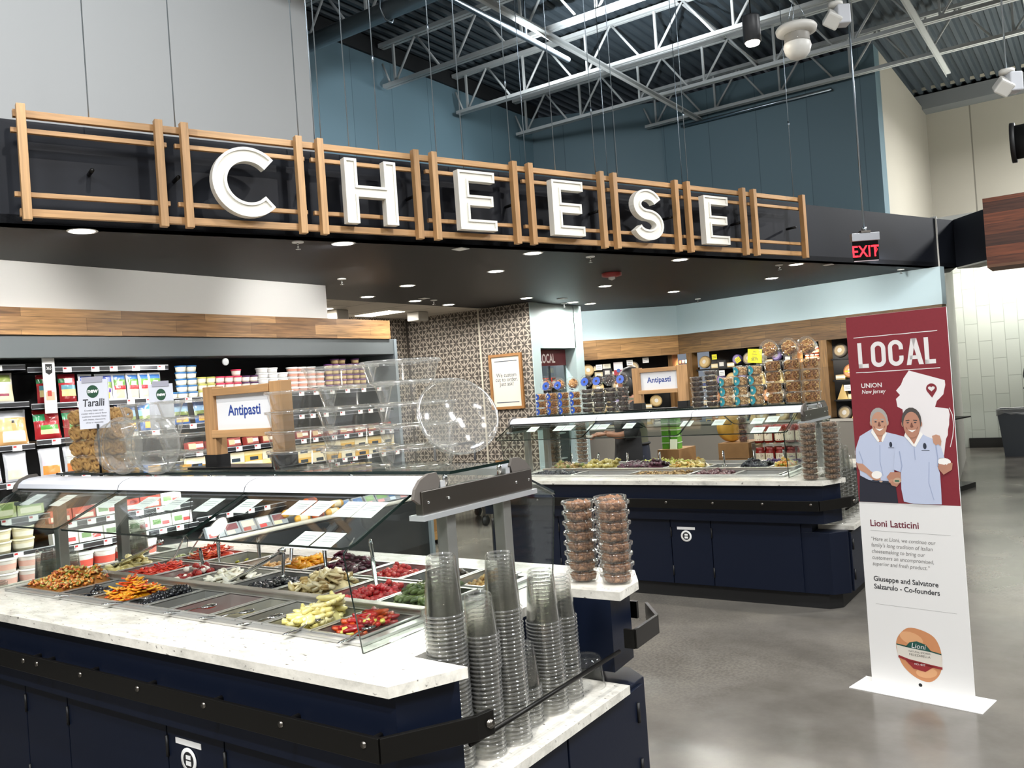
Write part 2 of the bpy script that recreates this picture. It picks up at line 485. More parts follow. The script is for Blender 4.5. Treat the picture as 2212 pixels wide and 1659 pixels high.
m = MB().box(-8.3, -8.16, 5.3, 9.3, 0, CZ); pattern_wall('wall_alcove_side', m, lambda a, b: (-8.1585, 7.0 + a, b), 2.2, CZ, .03)
struct(MB().box(-6.885, -6.86, 9.21, 9.22, 0, CZ), 'trim_5', M('#b9b2a2', .5))
# pale blue column with the niche for the small cooler
PALE = M('#a9bcbd', .5)
m = MB(); m.box(-6.9, -6.06, 9.4, 9.42, 0, CZ); m.box(-6.05, -6.04, 9.21, 9.4, 0, CZ); m.box(-6.9, -6.06, 10.33, 10.55, 0, CZ); m.box(-6.9, -6.06, 9.4, 10.35, 2.11, CZ)
m.box(-6.95, -6.9, 9.3, 10.5, 0, CZ)
struct(m, 'wall_niche_column', PALE)
# header band over the cheese case
HEAD = M('#bcd2d8', .55)
def along(a, b, z0, z1, t0, t1, mb=None):
    """slab along the wall line a-b, from t0 to t1 behind it"""
    d = (b - a).normalized(); nn = Vector((-d.y, d.x, 0))
    mb = mb or MB()
    return mb.prism([xy(a + nn * t0), xy(b + nn * t0), xy(b + nn * t1), xy(a + nn * t1)], z0, z1)
m = along(H0 + (H0 - H1) * .25, H1, 2.25, CZ, 0, .12); along(H1, H2, 2.25, CZ, 0, .12, m); struct(m, 'wall_header', HEAD)
d1 = (H1 - H0).normalized(); d2 = (H2 - H1).normalized()
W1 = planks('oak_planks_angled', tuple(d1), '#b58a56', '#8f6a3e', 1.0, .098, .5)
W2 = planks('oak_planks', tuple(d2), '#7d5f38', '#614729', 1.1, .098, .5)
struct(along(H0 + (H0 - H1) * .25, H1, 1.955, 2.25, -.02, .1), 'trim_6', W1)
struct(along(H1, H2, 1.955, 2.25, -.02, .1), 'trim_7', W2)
# white end wall, tiled wall, its plinth
m = MB(); m.prism([(-1.574, 11.33), (-1.95, 15.3), (-2.075, 15.98), (-2.6, 17.1), (-2.6, 12.0)], 0, 3.3); struct(m, 'wall_end', M('#d5d3cc', .5))
TILE = tiles('white_tile', (0, 0, 1), (1, 0, 0), '#c9cdc4', '#bfc5bc', '#a4a9a0', .62, .205, .006, .08, .05)
struct(MB().box(-2.62, 9, 17.05, 17.3, 0, 3.4), 'wall_tiled', TILE)
struct(MB().box(-2.1, 9, 17.0, 17.06, 0, .17), 'baseboard_back', M('#1c1b19', .5))
struct(MB().box(-2.6, 9, 11.9, 17.2, 3.3, 3.36), 'ceiling_back', M('#c8c8c0', .8))
# panel band and trim over the dairy case
W0 = planks('oak_planks_side', (0, 1, 0), '#b78c5c', '#7d5935', .72, .093, .5, mortar=.001)
struct(MB().box(-6.1, -5.975, -2, 6.5, 2.2, 2.385), 'trim_8', W0)
struct(MB().box(-7.55, -6.6, -5, 5.6, 0, 2.385), 'wall_behind_case', BLACK)
struct(MB().box(-7.55, -6.12, 5.6, 6.45, 2.2, 2.38), 'trim_9', M('#6d6254', .7))

# ------------------------------------------------------------------ roof steel
JOIST = M('#b4b6b4', .5, bump=.02, bscale=30)
def joist(y, x0, x1, label, zt=6.2, zb=5.62):
    t = thing('steel_joist', label, 'roof joist', ((x0 + x1) / 2, y, zb), 'open web roof joists')
    m = MB(); m.box(x0 - .03, x1, y - .055, y - .008, zt - .05, zt); m.box(x0 - .03, x1, y + .008, y + .055, zt - .05, zt); part(m, 'top_chord', JOIST, t)
    m = MB(); m.box(x0, x1, y - .05, y - .008, zb, zb + .045); m.box(x0, x1, y + .008, y + .05, zb, zb + .045); part(m, 'bottom_chord', JOIST, t)
    x = x0 + .18; k = 0; sp = .76
    while x + sp < x1 - .2:
        a = (x, y, zb + .03); b = (x + sp / 2, y, zt - .03); c = (x + sp, y, zb + .03)
        if -9 < x < 4.5:
            part(MB().tube([a, b], .016, 6), 'web_bar', JOIST, t); part(MB().tube([b, c], .016, 6), 'web_bar', JOIST, t)
            part(MB().box(x - .014, x + .014, y - .014, y + .014, zb + .03, zt - .03), 'web_post', JOIST, t)
        x += sp * 1.55 if False else sp * 1.3; k += 1
    part(MB().tube([(x0 + .1, y, zb + .03), (x0 - .02, y, zt - .25)], .014, 6), 'end_strut', JOIST, t)
for i, (y, x0, lb) in enumerate([(5.33, -5.95, 'pale grey open web joist crossing over the sign, the one nearest the aisle'), (6.86, -7.5, 'pale grey open web joist beside the large round pipe'),
        (8.39, -7.5, 'pale grey open web joist brightly lit from the lamp under it'), (9.92, -7.5, 'pale grey open web joist two bays before the blue back wall'),
        (11.45, -7.5, 'pale grey open web joist one bay before the blue back wall'), (12.7, -5.85, 'short pale grey open web joist along the blue back wall')]):
    joist(y, x0, 7.5, lb)
for x, lb in ((-5.0, 'long pale bracing angle tying the joists over the sign'), (-1.6, 'long pale bracing angle tying the joists near the hanging exit sign')):
    m = MB(); m.box(x - .03, x + .03, -1, 13.6, 5.60, 5.62); m.box(x - .03, x - .024, -1, 13.6, 5.56, 5.62)
    single(m, 'bracing_angle', JOIST, lb, 'roof bracing', 'bracing angles under the joists')
for x, lb in ((-4.0, 'thin upper bracing bar just under the roof deck over the sign'), (-.6, 'thin upper bracing bar just under the roof deck near the white speakers')):
    single(MB().box(x - .02, x + .02, -1, 13.6, 6.15, 6.17), 'upper_brace', JOIST, lb, 'roof bracing', 'upper bracing bars')
t = thing('roof_drain_pipe', 'thick grey round pipe slung under the roof by the white wall', 'pipe', (-4, 6.54, 5.35))
part(MB().cyl((-7.6, 6.54, 5.5), (3, 6.54, 5.5), .09, 20), 'pipe_run', M('#8f989d', .4, .6), t)
for x in (-5.75, -3.2): part(MB().tube([(x, 6.54, 6.2), (x, 6.45, 5.62), (x, 6.44, 5.5), (x, 6.5, 5.4), (x, 6.6, 5.4), (x, 6.64, 5.5)], .012, 6), 'pipe_hanger', GALV, t)
t = thing('sprinkler_pipe', 'thin grey sprinkler pipe running across the roof bays', 'pipe', (-5.1, 8, 5.4))
part(MB().cyl((-5.1, 2, 5.5), (-5.1, 9.0, 5.5), .035, 12), 'pipe_run', GALV, t)
for y in (6.2, 8.1): part(MB().cyl((-5.1, y, 5.5), (-5.1, y, 6.25), .012, 8), 'pipe_hanger', GALV, t)
t = thing('wall_pipe', 'slim pale pipe fixed along the top of the blue back wall', 'pipe', (-4, 12.8, 5.4))
part(MB().cyl((-5.3, 12.8, 5.55), (-3.0, 12.8, 5.55), .022, 10), 'pipe_run', GALV, t)
t = thing('wall_duct', 'long pale boxed duct along the top of the beige wall', 'duct', (1, 16.6, 6.2))
part(MB().cyl((-2.9, 16.6, 6.42), (8, 16.6, 6.42), .12, 16), 'round_rail', M('#a7a294', .6), t)
part(MB().box(-2.7, 8, 16.7, 17.1, 6.0, 6.25), 'duct_box', M('#6f7274', .6), t)
t = thing('black_duct', 'black round duct end with flange over the wooden sign box', 'duct', (-.2, 9.6, 3.5))
part(MB().cyl((-.62, 9.6, 3.62), (1.2, 9.6, 3.62), .16, 24), 'duct_tube', M('#151617', .6), t)
part(MB().cyl((-.64, 9.6, 3.62), (-.6, 9.6, 3.62), .19, 24), 'flange', M('#101112', .6), t)
# red brown slatted box sign
RW = planks('red_brown_planks', (1, 0, 0), '#8a4a2c', '#4a2a1c', .9, .1, .5, grain=.6)
t = thing('plank_sign_box', 'red brown wooden plank box hanging by the black duct', 'sign box', (0, 9.2, 2.43))
part(MB().box(-.86, 1.4, 9.0, 9.45, 2.43, 3.04), 'plank_box', RW, t)
part(MB().box(-.86, 1.4, 9.0, 9.45, 2.405, 2.43), 'bottom_panel', M('#6b4a35', .6), t)
part(MB().cyl((.1, 9.2, 3.04), (.1, 9.2, 5.7), .008), 'hanger', GALV, t)

# ------------------------------------------------------------------ big wooden sign with letters
def inset(poly, d):
    n = len(poly); out = []
    for i in range(n):
        p0, p1, p2 = Vector(poly[i - 1]), Vector(poly[i]), Vector(poly[(i + 1) % n])
        a = (p1 - p0).normalized(); b = (p2 - p1).normalized()
        na = Vector((-a.y, a.x)); nb = Vector((-b.y, b.x))
        k = max(.35, 1 + na.dot(nb))
        q = p1 + (na + nb) * (d / k); out.append((q.x, q.y))
    return out
def block_letter(m, poly, depth=.055, rim=.017, rec=.012):
    """raised letter: side walls, flat rim, recessed face. poly counter-clockwise, local x,y; z out of the wall"""
    n = len(poly); q = inset(poly, rim)
    v = [(*p, 0) for p in poly] + [(*p, depth) for p in poly] + [(*p, depth) for p in q] + [(*p, depth - rec) for p in q]
    f = []
    for i in range(n):
        j = (i + 1) % n
        for k in range(3): f.append((k * n + i, k * n + j, (k + 1) * n + j, (k + 1) * n + i))
    tri = tessellate_polygon([[Vector((*p, 0)) for p in q]])
    for t in tri:
        a, b, c = [Vector(q[i]) for i in t]
        t = t if (b - a).cross(c - a) > 0 else tuple(reversed(t))
        f.append(tuple(3 * n + i for i in t))
    tri = tessellate_polygon([[Vector((*p, 0)) for p in poly]])
    for t in tri:
        a, b, c = [Vector(poly[i]) for i in t]
        t = t if (b - a).cross(c - a) < 0 else tuple(reversed(t))
        f.append(tuple(t))
    m.add(v, f)
def stroke(path, w):
    L, Rr = [], []
    for i, p in enumerate(path):
        a = Vector(path[max(i - 1, 0)]); b = Vector(path[min(i + 1, len(path) - 1)]); t = (b - a).normalized(); nn = Vector((-t.y, t.x)) * w / 2
        L.append((p[0] + nn.x, p[1] + nn.y)); Rr.append((p[0] - nn.x, p[1] - nn.y))
    poly = Rr + L[::-1]
    area = sum(poly[i - 1][0] * poly[i][1] - poly[i][0] * poly[i - 1][1] for i in range(len(poly)))
    return poly if area > 0 else poly[::-1]
def letter_poly(ch, w, h, t):
    if ch == 'E':
        b = t * .86
        return [(0, 0), (w, 0), (w, b), (t, b), (t, h / 2 - b / 2), (w * .93, h / 2 - b / 2), (w * .93, h / 2 + b / 2), (t, h / 2 + b / 2), (t, h - b), (w, h - b), (w, h), (0, h)]
    if ch == 'H':
        b = t * .86
        return [(0, 0), (t, 0), (t, h / 2 - b / 2), (w - t, h / 2 - b / 2), (w - t, 0), (w, 0), (w, h), (w - t, h), (w - t, h / 2 + b / 2), (t, h / 2 + b / 2), (t, h), (0, h)]
    if ch == 'C':
        rx, ry = (w * 1.06 - t) / 2, (h - t) / 2
        return stroke([(w * .53 + rx * math.cos(a), h / 2 + ry * math.sin(a)) for a in [math.radians(42 + (318 - 42) * i / 36) for i in range(37)]], t)
    if ch == 'S':
        rx, ry = (w - t) / 2, (h - t) / 4
        p = [(w / 2 + rx * .92 * math.cos(a), h / 2 + ry + ry * math.sin(a)) for a in [math.radians(18 + (262 - 18) * i / 22) for i in range(23)]]
        p += [(w / 2 + rx * math.cos(a), h / 2 - ry + ry * math.sin(a)) for a in [math.radians(82 - (82 + 162) * i / 22) for i in range(23)]]
        return stroke(p, t)
sign = thing('department_sign', 'long wooden lattice sign spelling CHEESE in white letters along the dark fascia', 'sign', tuple(SP(3.37, 0, 2.69)))
FR = frame(SP(0, 0, 0), SD, (0, 0, 1))      # x along the sign, y up, z out of it
OAKS = planks('sign_oak', tuple(SD), '#c39a6b', '#b08658', 2.4, .5, .48, mortar=0, grain=.22)
OAKV = planks('sign_oak_upright', (0, 0, 1), '#c39a6b', '#ad8355', 2.4, .5, .48, v=tuple(SD), mortar=0, grain=.22)
POSTS = [(0.0, .70), (.845, 1.55), (1.694, 2.40), (2.545, 3.24), (3.39, 4.108), (4.249, 4.962), (5.112, 5.848), (6.004, 6.74)]
for a in (.0, .54):
    pass
part(MB(FR).box(-.035, 6.775, 3.253, 3.293, -.035, 0), 'top_rail', OAKS, sign, bevel=.002)
part(MB(FR).box(-.03, 6.775, 2.715, 2.757, -.035, 0), 'bottom_rail', OAKS, sign, bevel=.002)
for a, b in POSTS:
    for s in (a, b): part(MB(FR).box(s - .022, s + .022, 2.688, 3.312, 0, .05), 'upright', OAKV, sign, bevel=.002)
    for z in (3.168, 2.821): part(MB(FR).box(a - .05, b + .05, z, z + .026, -.03, -.002), 'slat', OAKS, sign, bevel=.0015)
LET = M('#e9e6dc', .5)
for ch, s, w in (('C', .975, .415), ('H', 1.834, .375), ('E', 2.704, .315), ('E', 3.55, .31), ('S', 4.39, .345), ('E', 5.25, .315)):
    m = MB(frame(SP(s, .028, 2.763), SD, (0, 0, 1)))
    block_letter(m, letter_poly(ch, w, .428, .088), .06)
    part(m, 'letter', LET, sign)
for s in (.342, .81, 1.6, 2.4, 3.257, 4.102, 4.95, 5.85, 6.677):
    part(MB().cyl(SP(s, -.13, 3.0), SP(s, -.02, 3.0), .012, 8), 'standoff', BLACKMETAL, sign)
# hanger rods between roof and soffit frame
def rod(s, off, zb, label, r=.0035, coup=None):
    t = thing('hanger_rod', label, 'hanger rod', tuple(SP(s, off, zb)), 'thin steel hanger rods over the sign')
    part(MB().cyl(SP(s, off, zb), SP(s, off, 6.26), r, 8), 'rod', GALV, t)
    if coup: part(MB().cyl(SP(s, off, coup), SP(s, off, coup + .05), r * 2.3, 8), 'coupling', GALV, t)
for s, c, lb in ((.342, 4.35, 'thin steel hanger rod over the blank first bay of the sign'), (.81, 4.1, 'thin steel hanger rod rising beside the upright before letter C'),
                 (1.578, 4.2, 'thin steel hanger rod at the upright after letter C'), (1.732, None, 'thin steel hanger rod at the upright before letter H'),
                 (1.928, None, 'thin steel hanger rod rising over the first stem of letter H'), (2.15, 3.9, 'thin steel hanger rod rising over the second stem of letter H'),
                 (2.607, 4.2, 'thin steel hanger rod at the first upright of the bay with the first letter E'), (2.83, None, 'thin steel hanger rod over the stem of the first letter E'),
                 (3.257, 3.9, 'thin steel hanger rod at the second upright of the bay with the first letter E'), (3.684, None, 'thin steel hanger rod over the middle of the second letter E'),
                 (4.102, 3.8, 'thin steel hanger rod at the second upright of the bay with the second letter E'), (4.344, None, 'thin steel hanger rod over the start of letter S'),
                 (5.183, 3.9, 'thin steel hanger rod at the first upright of the bay with the last letter E'), (6.677, 4.0, 'thin steel hanger rod at the far end of the wooden sign')):
    rod(s, -.02, 3.29, lb, coup=c)
for s, lb in ((2.0, 'thin rod hanging the soffit behind letter H'), (3.3, 'thin rod hanging the soffit behind the first letter E'), (3.95, 'thin rod hanging the soffit behind the second letter E'),
              (4.9, 'thin rod hanging the soffit behind letter S'), (5.9, 'thin rod hanging the soffit behind the last letter E')):
    rod(s, -.75, CZ + .05, lb)

# ------------------------------------------------------------------ soffit fittings
LAMP = M('#fff6e6', .5, emit=9)
def spot(loc, power, size=1.9, blend=.6, color=(1, .94, .86), target=None, radius=.06):
    l = bpy.data.lights.new('spot', 'SPOT'); l.energy = power; l.spot_size = size; l.spot_blend = blend; l.color = color; l.shadow_soft_size = radius
    o = bpy.data.objects.new('spot', l); C.objects.link(o); o.location = loc
    d = (Vector(target) - Vector(loc)) if target else Vector((0, 0, -1))
    o.rotation_euler = d.to_track_quat('-Z', 'Y').to_euler()
    return o
def area(loc, sx, sy, power, color=(1, .985, .97), target=None, spread=PI):
    l = bpy.data.lights.new('area', 'AREA'); l.shape = 'RECTANGLE'; l.size = sx; l.size_y = sy; l.energy = power; l.color = color; l.spread = spread
    o = bpy.data.objects.new('area', l); C.objects.link(o); o.location = loc
    d = (Vector(target) - Vector(loc)) if target else Vector((0, 0, -1))
    o.rotation_euler = d.to_track_quat('-Z', 'Y').to_euler()
    return o
DL = [(-4.866, 2.726, 'near the blank first bay of the sign'), (-4.331, 4.297, 'under letter H of the sign'), (-4.594, 6.481, 'behind the bay of the first letter E, one row back'),
      (-3.809, 5.916, 'under the second letter E of the sign'), (-5.656, 6.448, 'between the white bulkhead and the sign'), (-6.47, 6.721, 'at the corner of the white bulkhead'),
      (-6.533, 7.566, 'along the white alcove ceiling, second of the edge row'), (-6.642, 8.313, 'along the white alcove ceiling, last of the edge row'), (-5.786, 8.767, 'just before the patterned wall'),
      (-5.802, 9.913, 'in front of the niche column'), (-5.798, 10.368, 'in front of the corner of the blue header'), (-4.655, 8.697, 'mid soffit beyond the red alarm'),
      (-3.23, 7.548, 'under letter S of the sign'), (-4.503, 10.242, 'before the bend of the blue header'), (-3.222, 10.196, 'before the straight blue header'), (-2.628, 9.167, 'at the far end of the wooden sign')]
m = MB(); m.lathe([(.062, 0), (.078, -.004), (.082, 0)], 24)
t = thing('downlight', 'x', 'downlight', (0, 0, CZ), 'recessed soffit downlights')
ORG[t.name] = Vector((0, 0, 0))
part(MB().lathe([(.066, 0), (.08, -.004), (.085, -.001)], 24), 'trim_ring', WHITE, t)
part(MB().lathe([(0, -.0025), (.066, -.0025)], 24), 'lens', LAMP, t)
DLP = Proto(t)
for i, (x, y, lb) in enumerate(DL):
    DLP.at((x, y, CZ), 'round recessed downlight ' + lb, 'recessed soffit downlights')
    tgt = {0: (-6.0, 2.6, 2.3), 1: (-6.0, 4.2, 2.35), 13: (-4.6, 12.05, 2.3), 14: (-3.2, 11.72, 2.3), 10: (-6.3, 11.4, 2.3)}.get(i)
    if tgt: spot((x, y, CZ - .025), 32, 1.5, .9, (1, .98, .94), tgt)
    spot((x, y, CZ - .025), 26, 3.0, .35, (1, .97, .92))
for y in (.9, 2.0): spot((-5.25, y, CZ - .025), 26, 1.6, .9, (1, .98, .95), (-6.0, y, 2.35))  # unseen spots without fittings, added to brighten the white panel band
spot((-5.0, 5.2, CZ - .025), 26, 1.5, .9, (1, .98, .95), (-6.0, 5.2, 2.35))  # added wash on the same panel, no fitting behind it
for x in (-2.0,): spot((x, 9.9, CZ - .025), 28, 1.5, .9, (1, .98, .94), (x - .1, 11.4, 2.35))  # added wash on the blue header, no fitting behind it
if True:
    pass
t = thing('ceiling_sprinkler', 'x', 'sprinkler head', (0, 0, CZ), 'sprinkler heads'); ORG[t.name] = Vector((0, 0, 0))
part(MB().lathe([(.04, 0), (.04, -.008), (.012, -.012), (.012, -.0)], 18), 'escutcheon', WHITE, t)
part(MB().cyl((0, 0, -.008), (0, 0, -.05), .007, 8).cyl((0, 0, -.05), (0, 0, -.054), .018, 12), 'deflector', CHROME, t)
SPP = Proto(t)
for x, y, lb in ((-4.449, 3.987, 'under the upright between letters C and H'), (-5.602, 5.505, 'between the white bulkhead and letter H'), (-3.622, 6.537, 'under the second letter E'),
                 (-2.757, 9.0, 'under the last bay of the sign'), (-4.739, 11.6, 'before the bend of the blue header'), (-1.963, 11.1, 'near the far end of the blue header'), (-6.382, 7.72, 'by the white alcove ceiling'), (-5.923, 9.874, 'in front of the niche column')):
    SPP.at((x, y, CZ), 'white pendent sprinkler head ' + lb, 'sprinkler heads')
for x, y, lb in ((-4.0, 5.2, 'just under the upright before the first letter E'), (-6.3, 7.45, 'among the downlights by the alcove'), (-5.6, 9.3, 'before the niche column'), (-2.405, 9.564, 'at the far corner of the sign')):
    single(MB().box(x - .05, x + .05, y - .05, y + .05, CZ - .008, CZ - .0005), 'ceiling_speaker_plate', WHITE, 'small white square plate on the soffit ' + lb, 'ceiling plate', 'ceiling plates', bevel=.002)
t = thing('ceiling_fire_alarm', 'red fire alarm with clear strobe on the dark soffit', 'fire alarm', (-4.06, 7.742, CZ - .07))
part(MB().lathe([(.1, CZ), (.1, CZ - .03), (.06, CZ - .04), (0, CZ - .04)], 24, (-4.06, 7.742, 0)), 'red_base', M('#8e1d1c', .4), t)
part(MB().lathe([(.035, CZ - .04), (.035, CZ - .06), (0, CZ - .075)], 16, (-4.06, 7.742, 0)), 'strobe', M('#d8d8d6', .2), t)
for x, y, lb in ((-7.6, 7.35, 'beside the white bulkhead'), (-7.4, 8.6, 'nearer the patterned back wall')):
    m = MB(); m.box(x - .1, x + .1, y - .1, y + .1, CZ - .12, CZ - .002); single(m, 'wall_speaker_box', M('#a9a69e', .6), 'grey speaker box hung from the alcove ceiling ' + lb, 'speaker', 'alcove speakers', bevel=.012)
for x, y, lb in ((-7.75, 7.0, 'beside the white bulkhead'), (-7.7, 8.2, 'above the patterned back wall')):
    single(MB().box(x - .3, x + .3, y - .15, y + .15, CZ - .006, CZ - .001), 'ceiling_troffer', M('#fff3df', .5, emit=5), 'lit flat troffer in the white alcove ceiling ' + lb, 'ceiling light', 'alcove troffers')
    area((x, y, CZ - .03), .6, .3, 9)

# ------------------------------------------------------------------ things hanging in the hall
t = thing('pendant_spotlight', 'black cylinder spotlight glowing below the roof joists', 'spotlight', (-1.9, 5.967, 3.88))
part(MB().lathe([(0, 4.08), (.058, 4.08), (.06, 4.07), (.06, 3.90), (.053, 3.895), (.05, 3.93), (0, 3.93)], 24, (-1.9, 5.967, 0)), 'can', M('#2c2e31', .45), t)
part(MB().lathe([(.045, 3.93), (.05, 3.90), (.044, 3.882), (0, 3.876)], 20, (-1.9, 5.967, 0)), 'lamp', M('#fff4e2', .5, emit=25), t)
part(MB().cyl((-1.9, 5.967, 4.08), (-1.9, 5.967, 6.2), .004), 'stem', BLACKMETAL, t)
spot((-1.9, 5.967, 3.86), 60, 1.2)
c = (-1.645, 6.144)
t = thing('ceiling_globe', 'white globe on a round dish hanging by thin wires', 'ceiling globe', (c[0], c[1], 3.75))
WP = M('#dddcd6', .45)
part(MB().lathe([(0, 3.985), (.13, 3.985), (.14, 3.97), (.135, 3.945), (.1, 3.935), (.085, 3.93)], 28, (*c, 0)), 'dish', WP, t)
part(MB().lathe([(.085, 3.94), (.085, 3.885), (.09, 3.87)], 24, (*c, 0)), 'collar', M('#8d8a83', .5), t)
part(MB().blob((*c, 3.845), .095, tpl=ICO2), 'globe', WP, t)
for a in (0.6, 2.7, 4.8): part(MB().tube([(c[0] + .1 * math.cos(a), c[1] + .1 * math.sin(a), 3.985), (c[0], c[1], 4.2)], .002, 5), 'wire', GALV, t)
part(MB().cyl((*c, 4.2), (*c, 6.2), .003, 6), 'wire', GALV, t)
def box_speaker(c, z, label, top):
    t = thing('white_speaker', label, 'speaker', (*c, z - .1), 'white hanging speakers')
    part(MB().lathe([(0, z + .1), (.05, z + .1), (.05, z + .075), (0, z + .07)], 20, (*c, 0)), 'ceiling_cup', WP, t)
    m = MB(Matrix.Translation((c[0], c[1], z)) @ Euler((0, .0, .6)).to_matrix().to_4x4())
    m.box(-.005, .085, -.05, .05, -.06, .075); part(m, 'arm', M('#c9ccd2', .5), t, bevel=.01)
    m = MB(Matrix.Translation((c[0], c[1], z - .03)) @ Euler((.7, .5, .6)).to_matrix().to_4x4())
    m.box(-.085, .02, -.05, .05, -.05, .05); part(m, 'speaker_box', WP, t, bevel=.012)
    part(MB().cyl((*c, z + .1), (*c, top), .006, 8), 'stem', GALV, t)
box_speaker((-1.41, 6.305), 4.03, 'white angled speaker hanging beside the white globe', 6.2)
box_speaker((-.46, 6.97), 3.48, 'white angled speaker on a long steel rod over the plank sign box', 6.2)
# exit sign
EX = 8 / 6
def E6(p): return Vector((p[0] * EX, p[1] * EX, 1.6 + (p[2] - 1.6) * EX))
pL, pR = E6((-1.422, 6.311, 2.484)), E6((-1.263, 6.422, 2.50))
u = (pR - pL); u.z = 0; wd = u.length; u.normalize(); mid = (pL + pR) / 2
t = thing('exit_sign', 'edge lit red EXIT sign hanging on a long steel rod', 'exit sign', (mid.x, mid.y, 2.62))
FX = frame((mid.x, mid.y, 0), u, (0, 0, 1))
zt = mid.z
part(MB(FX).box(-wd / 2, wd / 2, zt - .045, zt + .03, -.03, .03), 'housing', M('#a8abb0', .35, .7), t, bevel=.004)
part(MB(FX).box(-.045, .045, zt + .03, zt + .05, -.035, .035), 'canopy_plate', STEELDK, t)
part(MB(FX).cyl((0, zt + .05, 0), (0, zt + .085, 0), .022, 10), 'swivel', GALV, t)
part(MB(FX).cyl((0, zt + .08, 0), (0, 6.2, 0), .009, 10), 'rod', GALV, t)
part(MB(FX).box(-wd * .46, wd * .46, zt - .225, zt - .045, -.004, .004), 'panel', clear('exit_panel', '#5a5d66', .05, .05, .8), t)
RED = M('#ff1522', .5, emit=2.2)
m = MB(FX).text('EXIT', .15, -.005, zt - .19, .006, sx=.82, bold=.0015, mi=0); part(m, 'lettering', RED, t)
m = MB(FX); m.add([(wd * .37, zt - .10, .006), (wd * .42, zt - .128, .006), (wd * .37, zt - .156, .006), (wd * .35, zt - .156, .006), (wd * .395, zt - .128, .006), (wd * .35, zt - .10, .006)], [(0, 5, 4, 1), (1, 4, 3, 2)]); part(m, 'arrow', RED, t)
m = MB(FX); m.box(-wd * .44, wd * .44, zt - .232, zt - .225, -.005, .005); part(m, 'bottom_edge', M('#c9b7bd', .3), t)

# ------------------------------------------------------------------ light
w = bpy.data.worlds.new('world'); bpy.context.scene.world = w; w.use_nodes = True
w.node_tree.nodes['Background'].inputs[0].default_value = (.75, .85, 1, 1); w.node_tree.nodes['Background'].inputs[1].default_value = .12
for x, y, p in ((1.2, -1.5, 150), (1.6, 3.0, 110), (2.2, 8.0, 130), (1.0, 14.0, 260), (-2.5, -2.6, 150), (4.5, 3, 110)):
    area((x, y, 5.3), 1.2, .35, p, (.98, .99, 1))
for x in (-1.2, .6): area((x, 16.2, 3.27), 1.6, .08, 21, (1, .99, .95), (x, 16.9, 1.6))  # added wash to brighten the tiled wall, no fixture built
# track spots that wash the sign and the counters
for s in (-.2, 1.6, 3.2, 4.8, 6.6):
    q = SP(s + .7, 2.1, 4.75); spot(q, 70, .62, .7, (1, .96, .91), SP(s, 0, 2.95), .03)
spot((-.9, .4, 4.9), 220, .42, .8, (1, .96, .91), (-2.0, 1.75, .86), .04)
spot((-2.2, .2, 4.9), 160, .5, .8, (1, .96, .91), (-3.2, 2.1, .86), .04)
spot((-1.4, 1.2, 4.9), 130, .5, .8, (1, .96, .91), (-1.7, 2.4, 1.0), .04)
spot((-.6, 3.6, 4.9), 70, .4, .8, (1, .96, .91), (-.9, 4.4, .9), .04)
for x, y in ((-2.6, 1.2), (-2.6, 3.6)): area((x, y, 5.9), 1.4, .4, 26, (.84, .92, 1), (-6.0, y, 4.1))  # added area lights without fixtures, brightening the white upper wall
for x in (-5.6, -3.6): area((x, 9.2, 5.5), 1.0, .3, 9, (.9, .96, 1), (x - .6, 12.6, 4.0))  # added wash on the blue back wall, no fixture built
area((-5.0, 8.6, 5.5), 1.6, .3, 14, (.9, .96, 1), (-7.6, 8.4, 4.0))  # added wash on the blue left wall, no fixture built
spot((-4.4, 6.4, 3.6), 130, 1.0, .25, (.88, .95, 1), (-7.6, 8.0, 3.9), .05)  # added spot brightening the lower left blue wall, no fixture built
spot((-3.6, 7.2, 4.6), 420, 1.0, .6, (.85, .93, 1), (-4.0, 8.39, 5.7), .03)
sc = bpy.context.scene
sc.view_settings.view_transform = 'Standard'; sc.view_settings.look = 'None'; sc.view_settings.gamma = 1; sc.view_settings.exposure = 1.3
sc.cycles.transparent_max_bounces = 80; sc.cycles.max_bounces = 6; sc.cycles.diffuse_bounces = 3; sc.cycles.glossy_bounces = 3
sc.cycles.caustics_reflective = False; sc.cycles.caustics_refractive = False; sc.cycles.use_adaptive_sampling = True; sc.cycles.adaptive_threshold = .04
sc.cycles.sample_clamp_indirect = 6

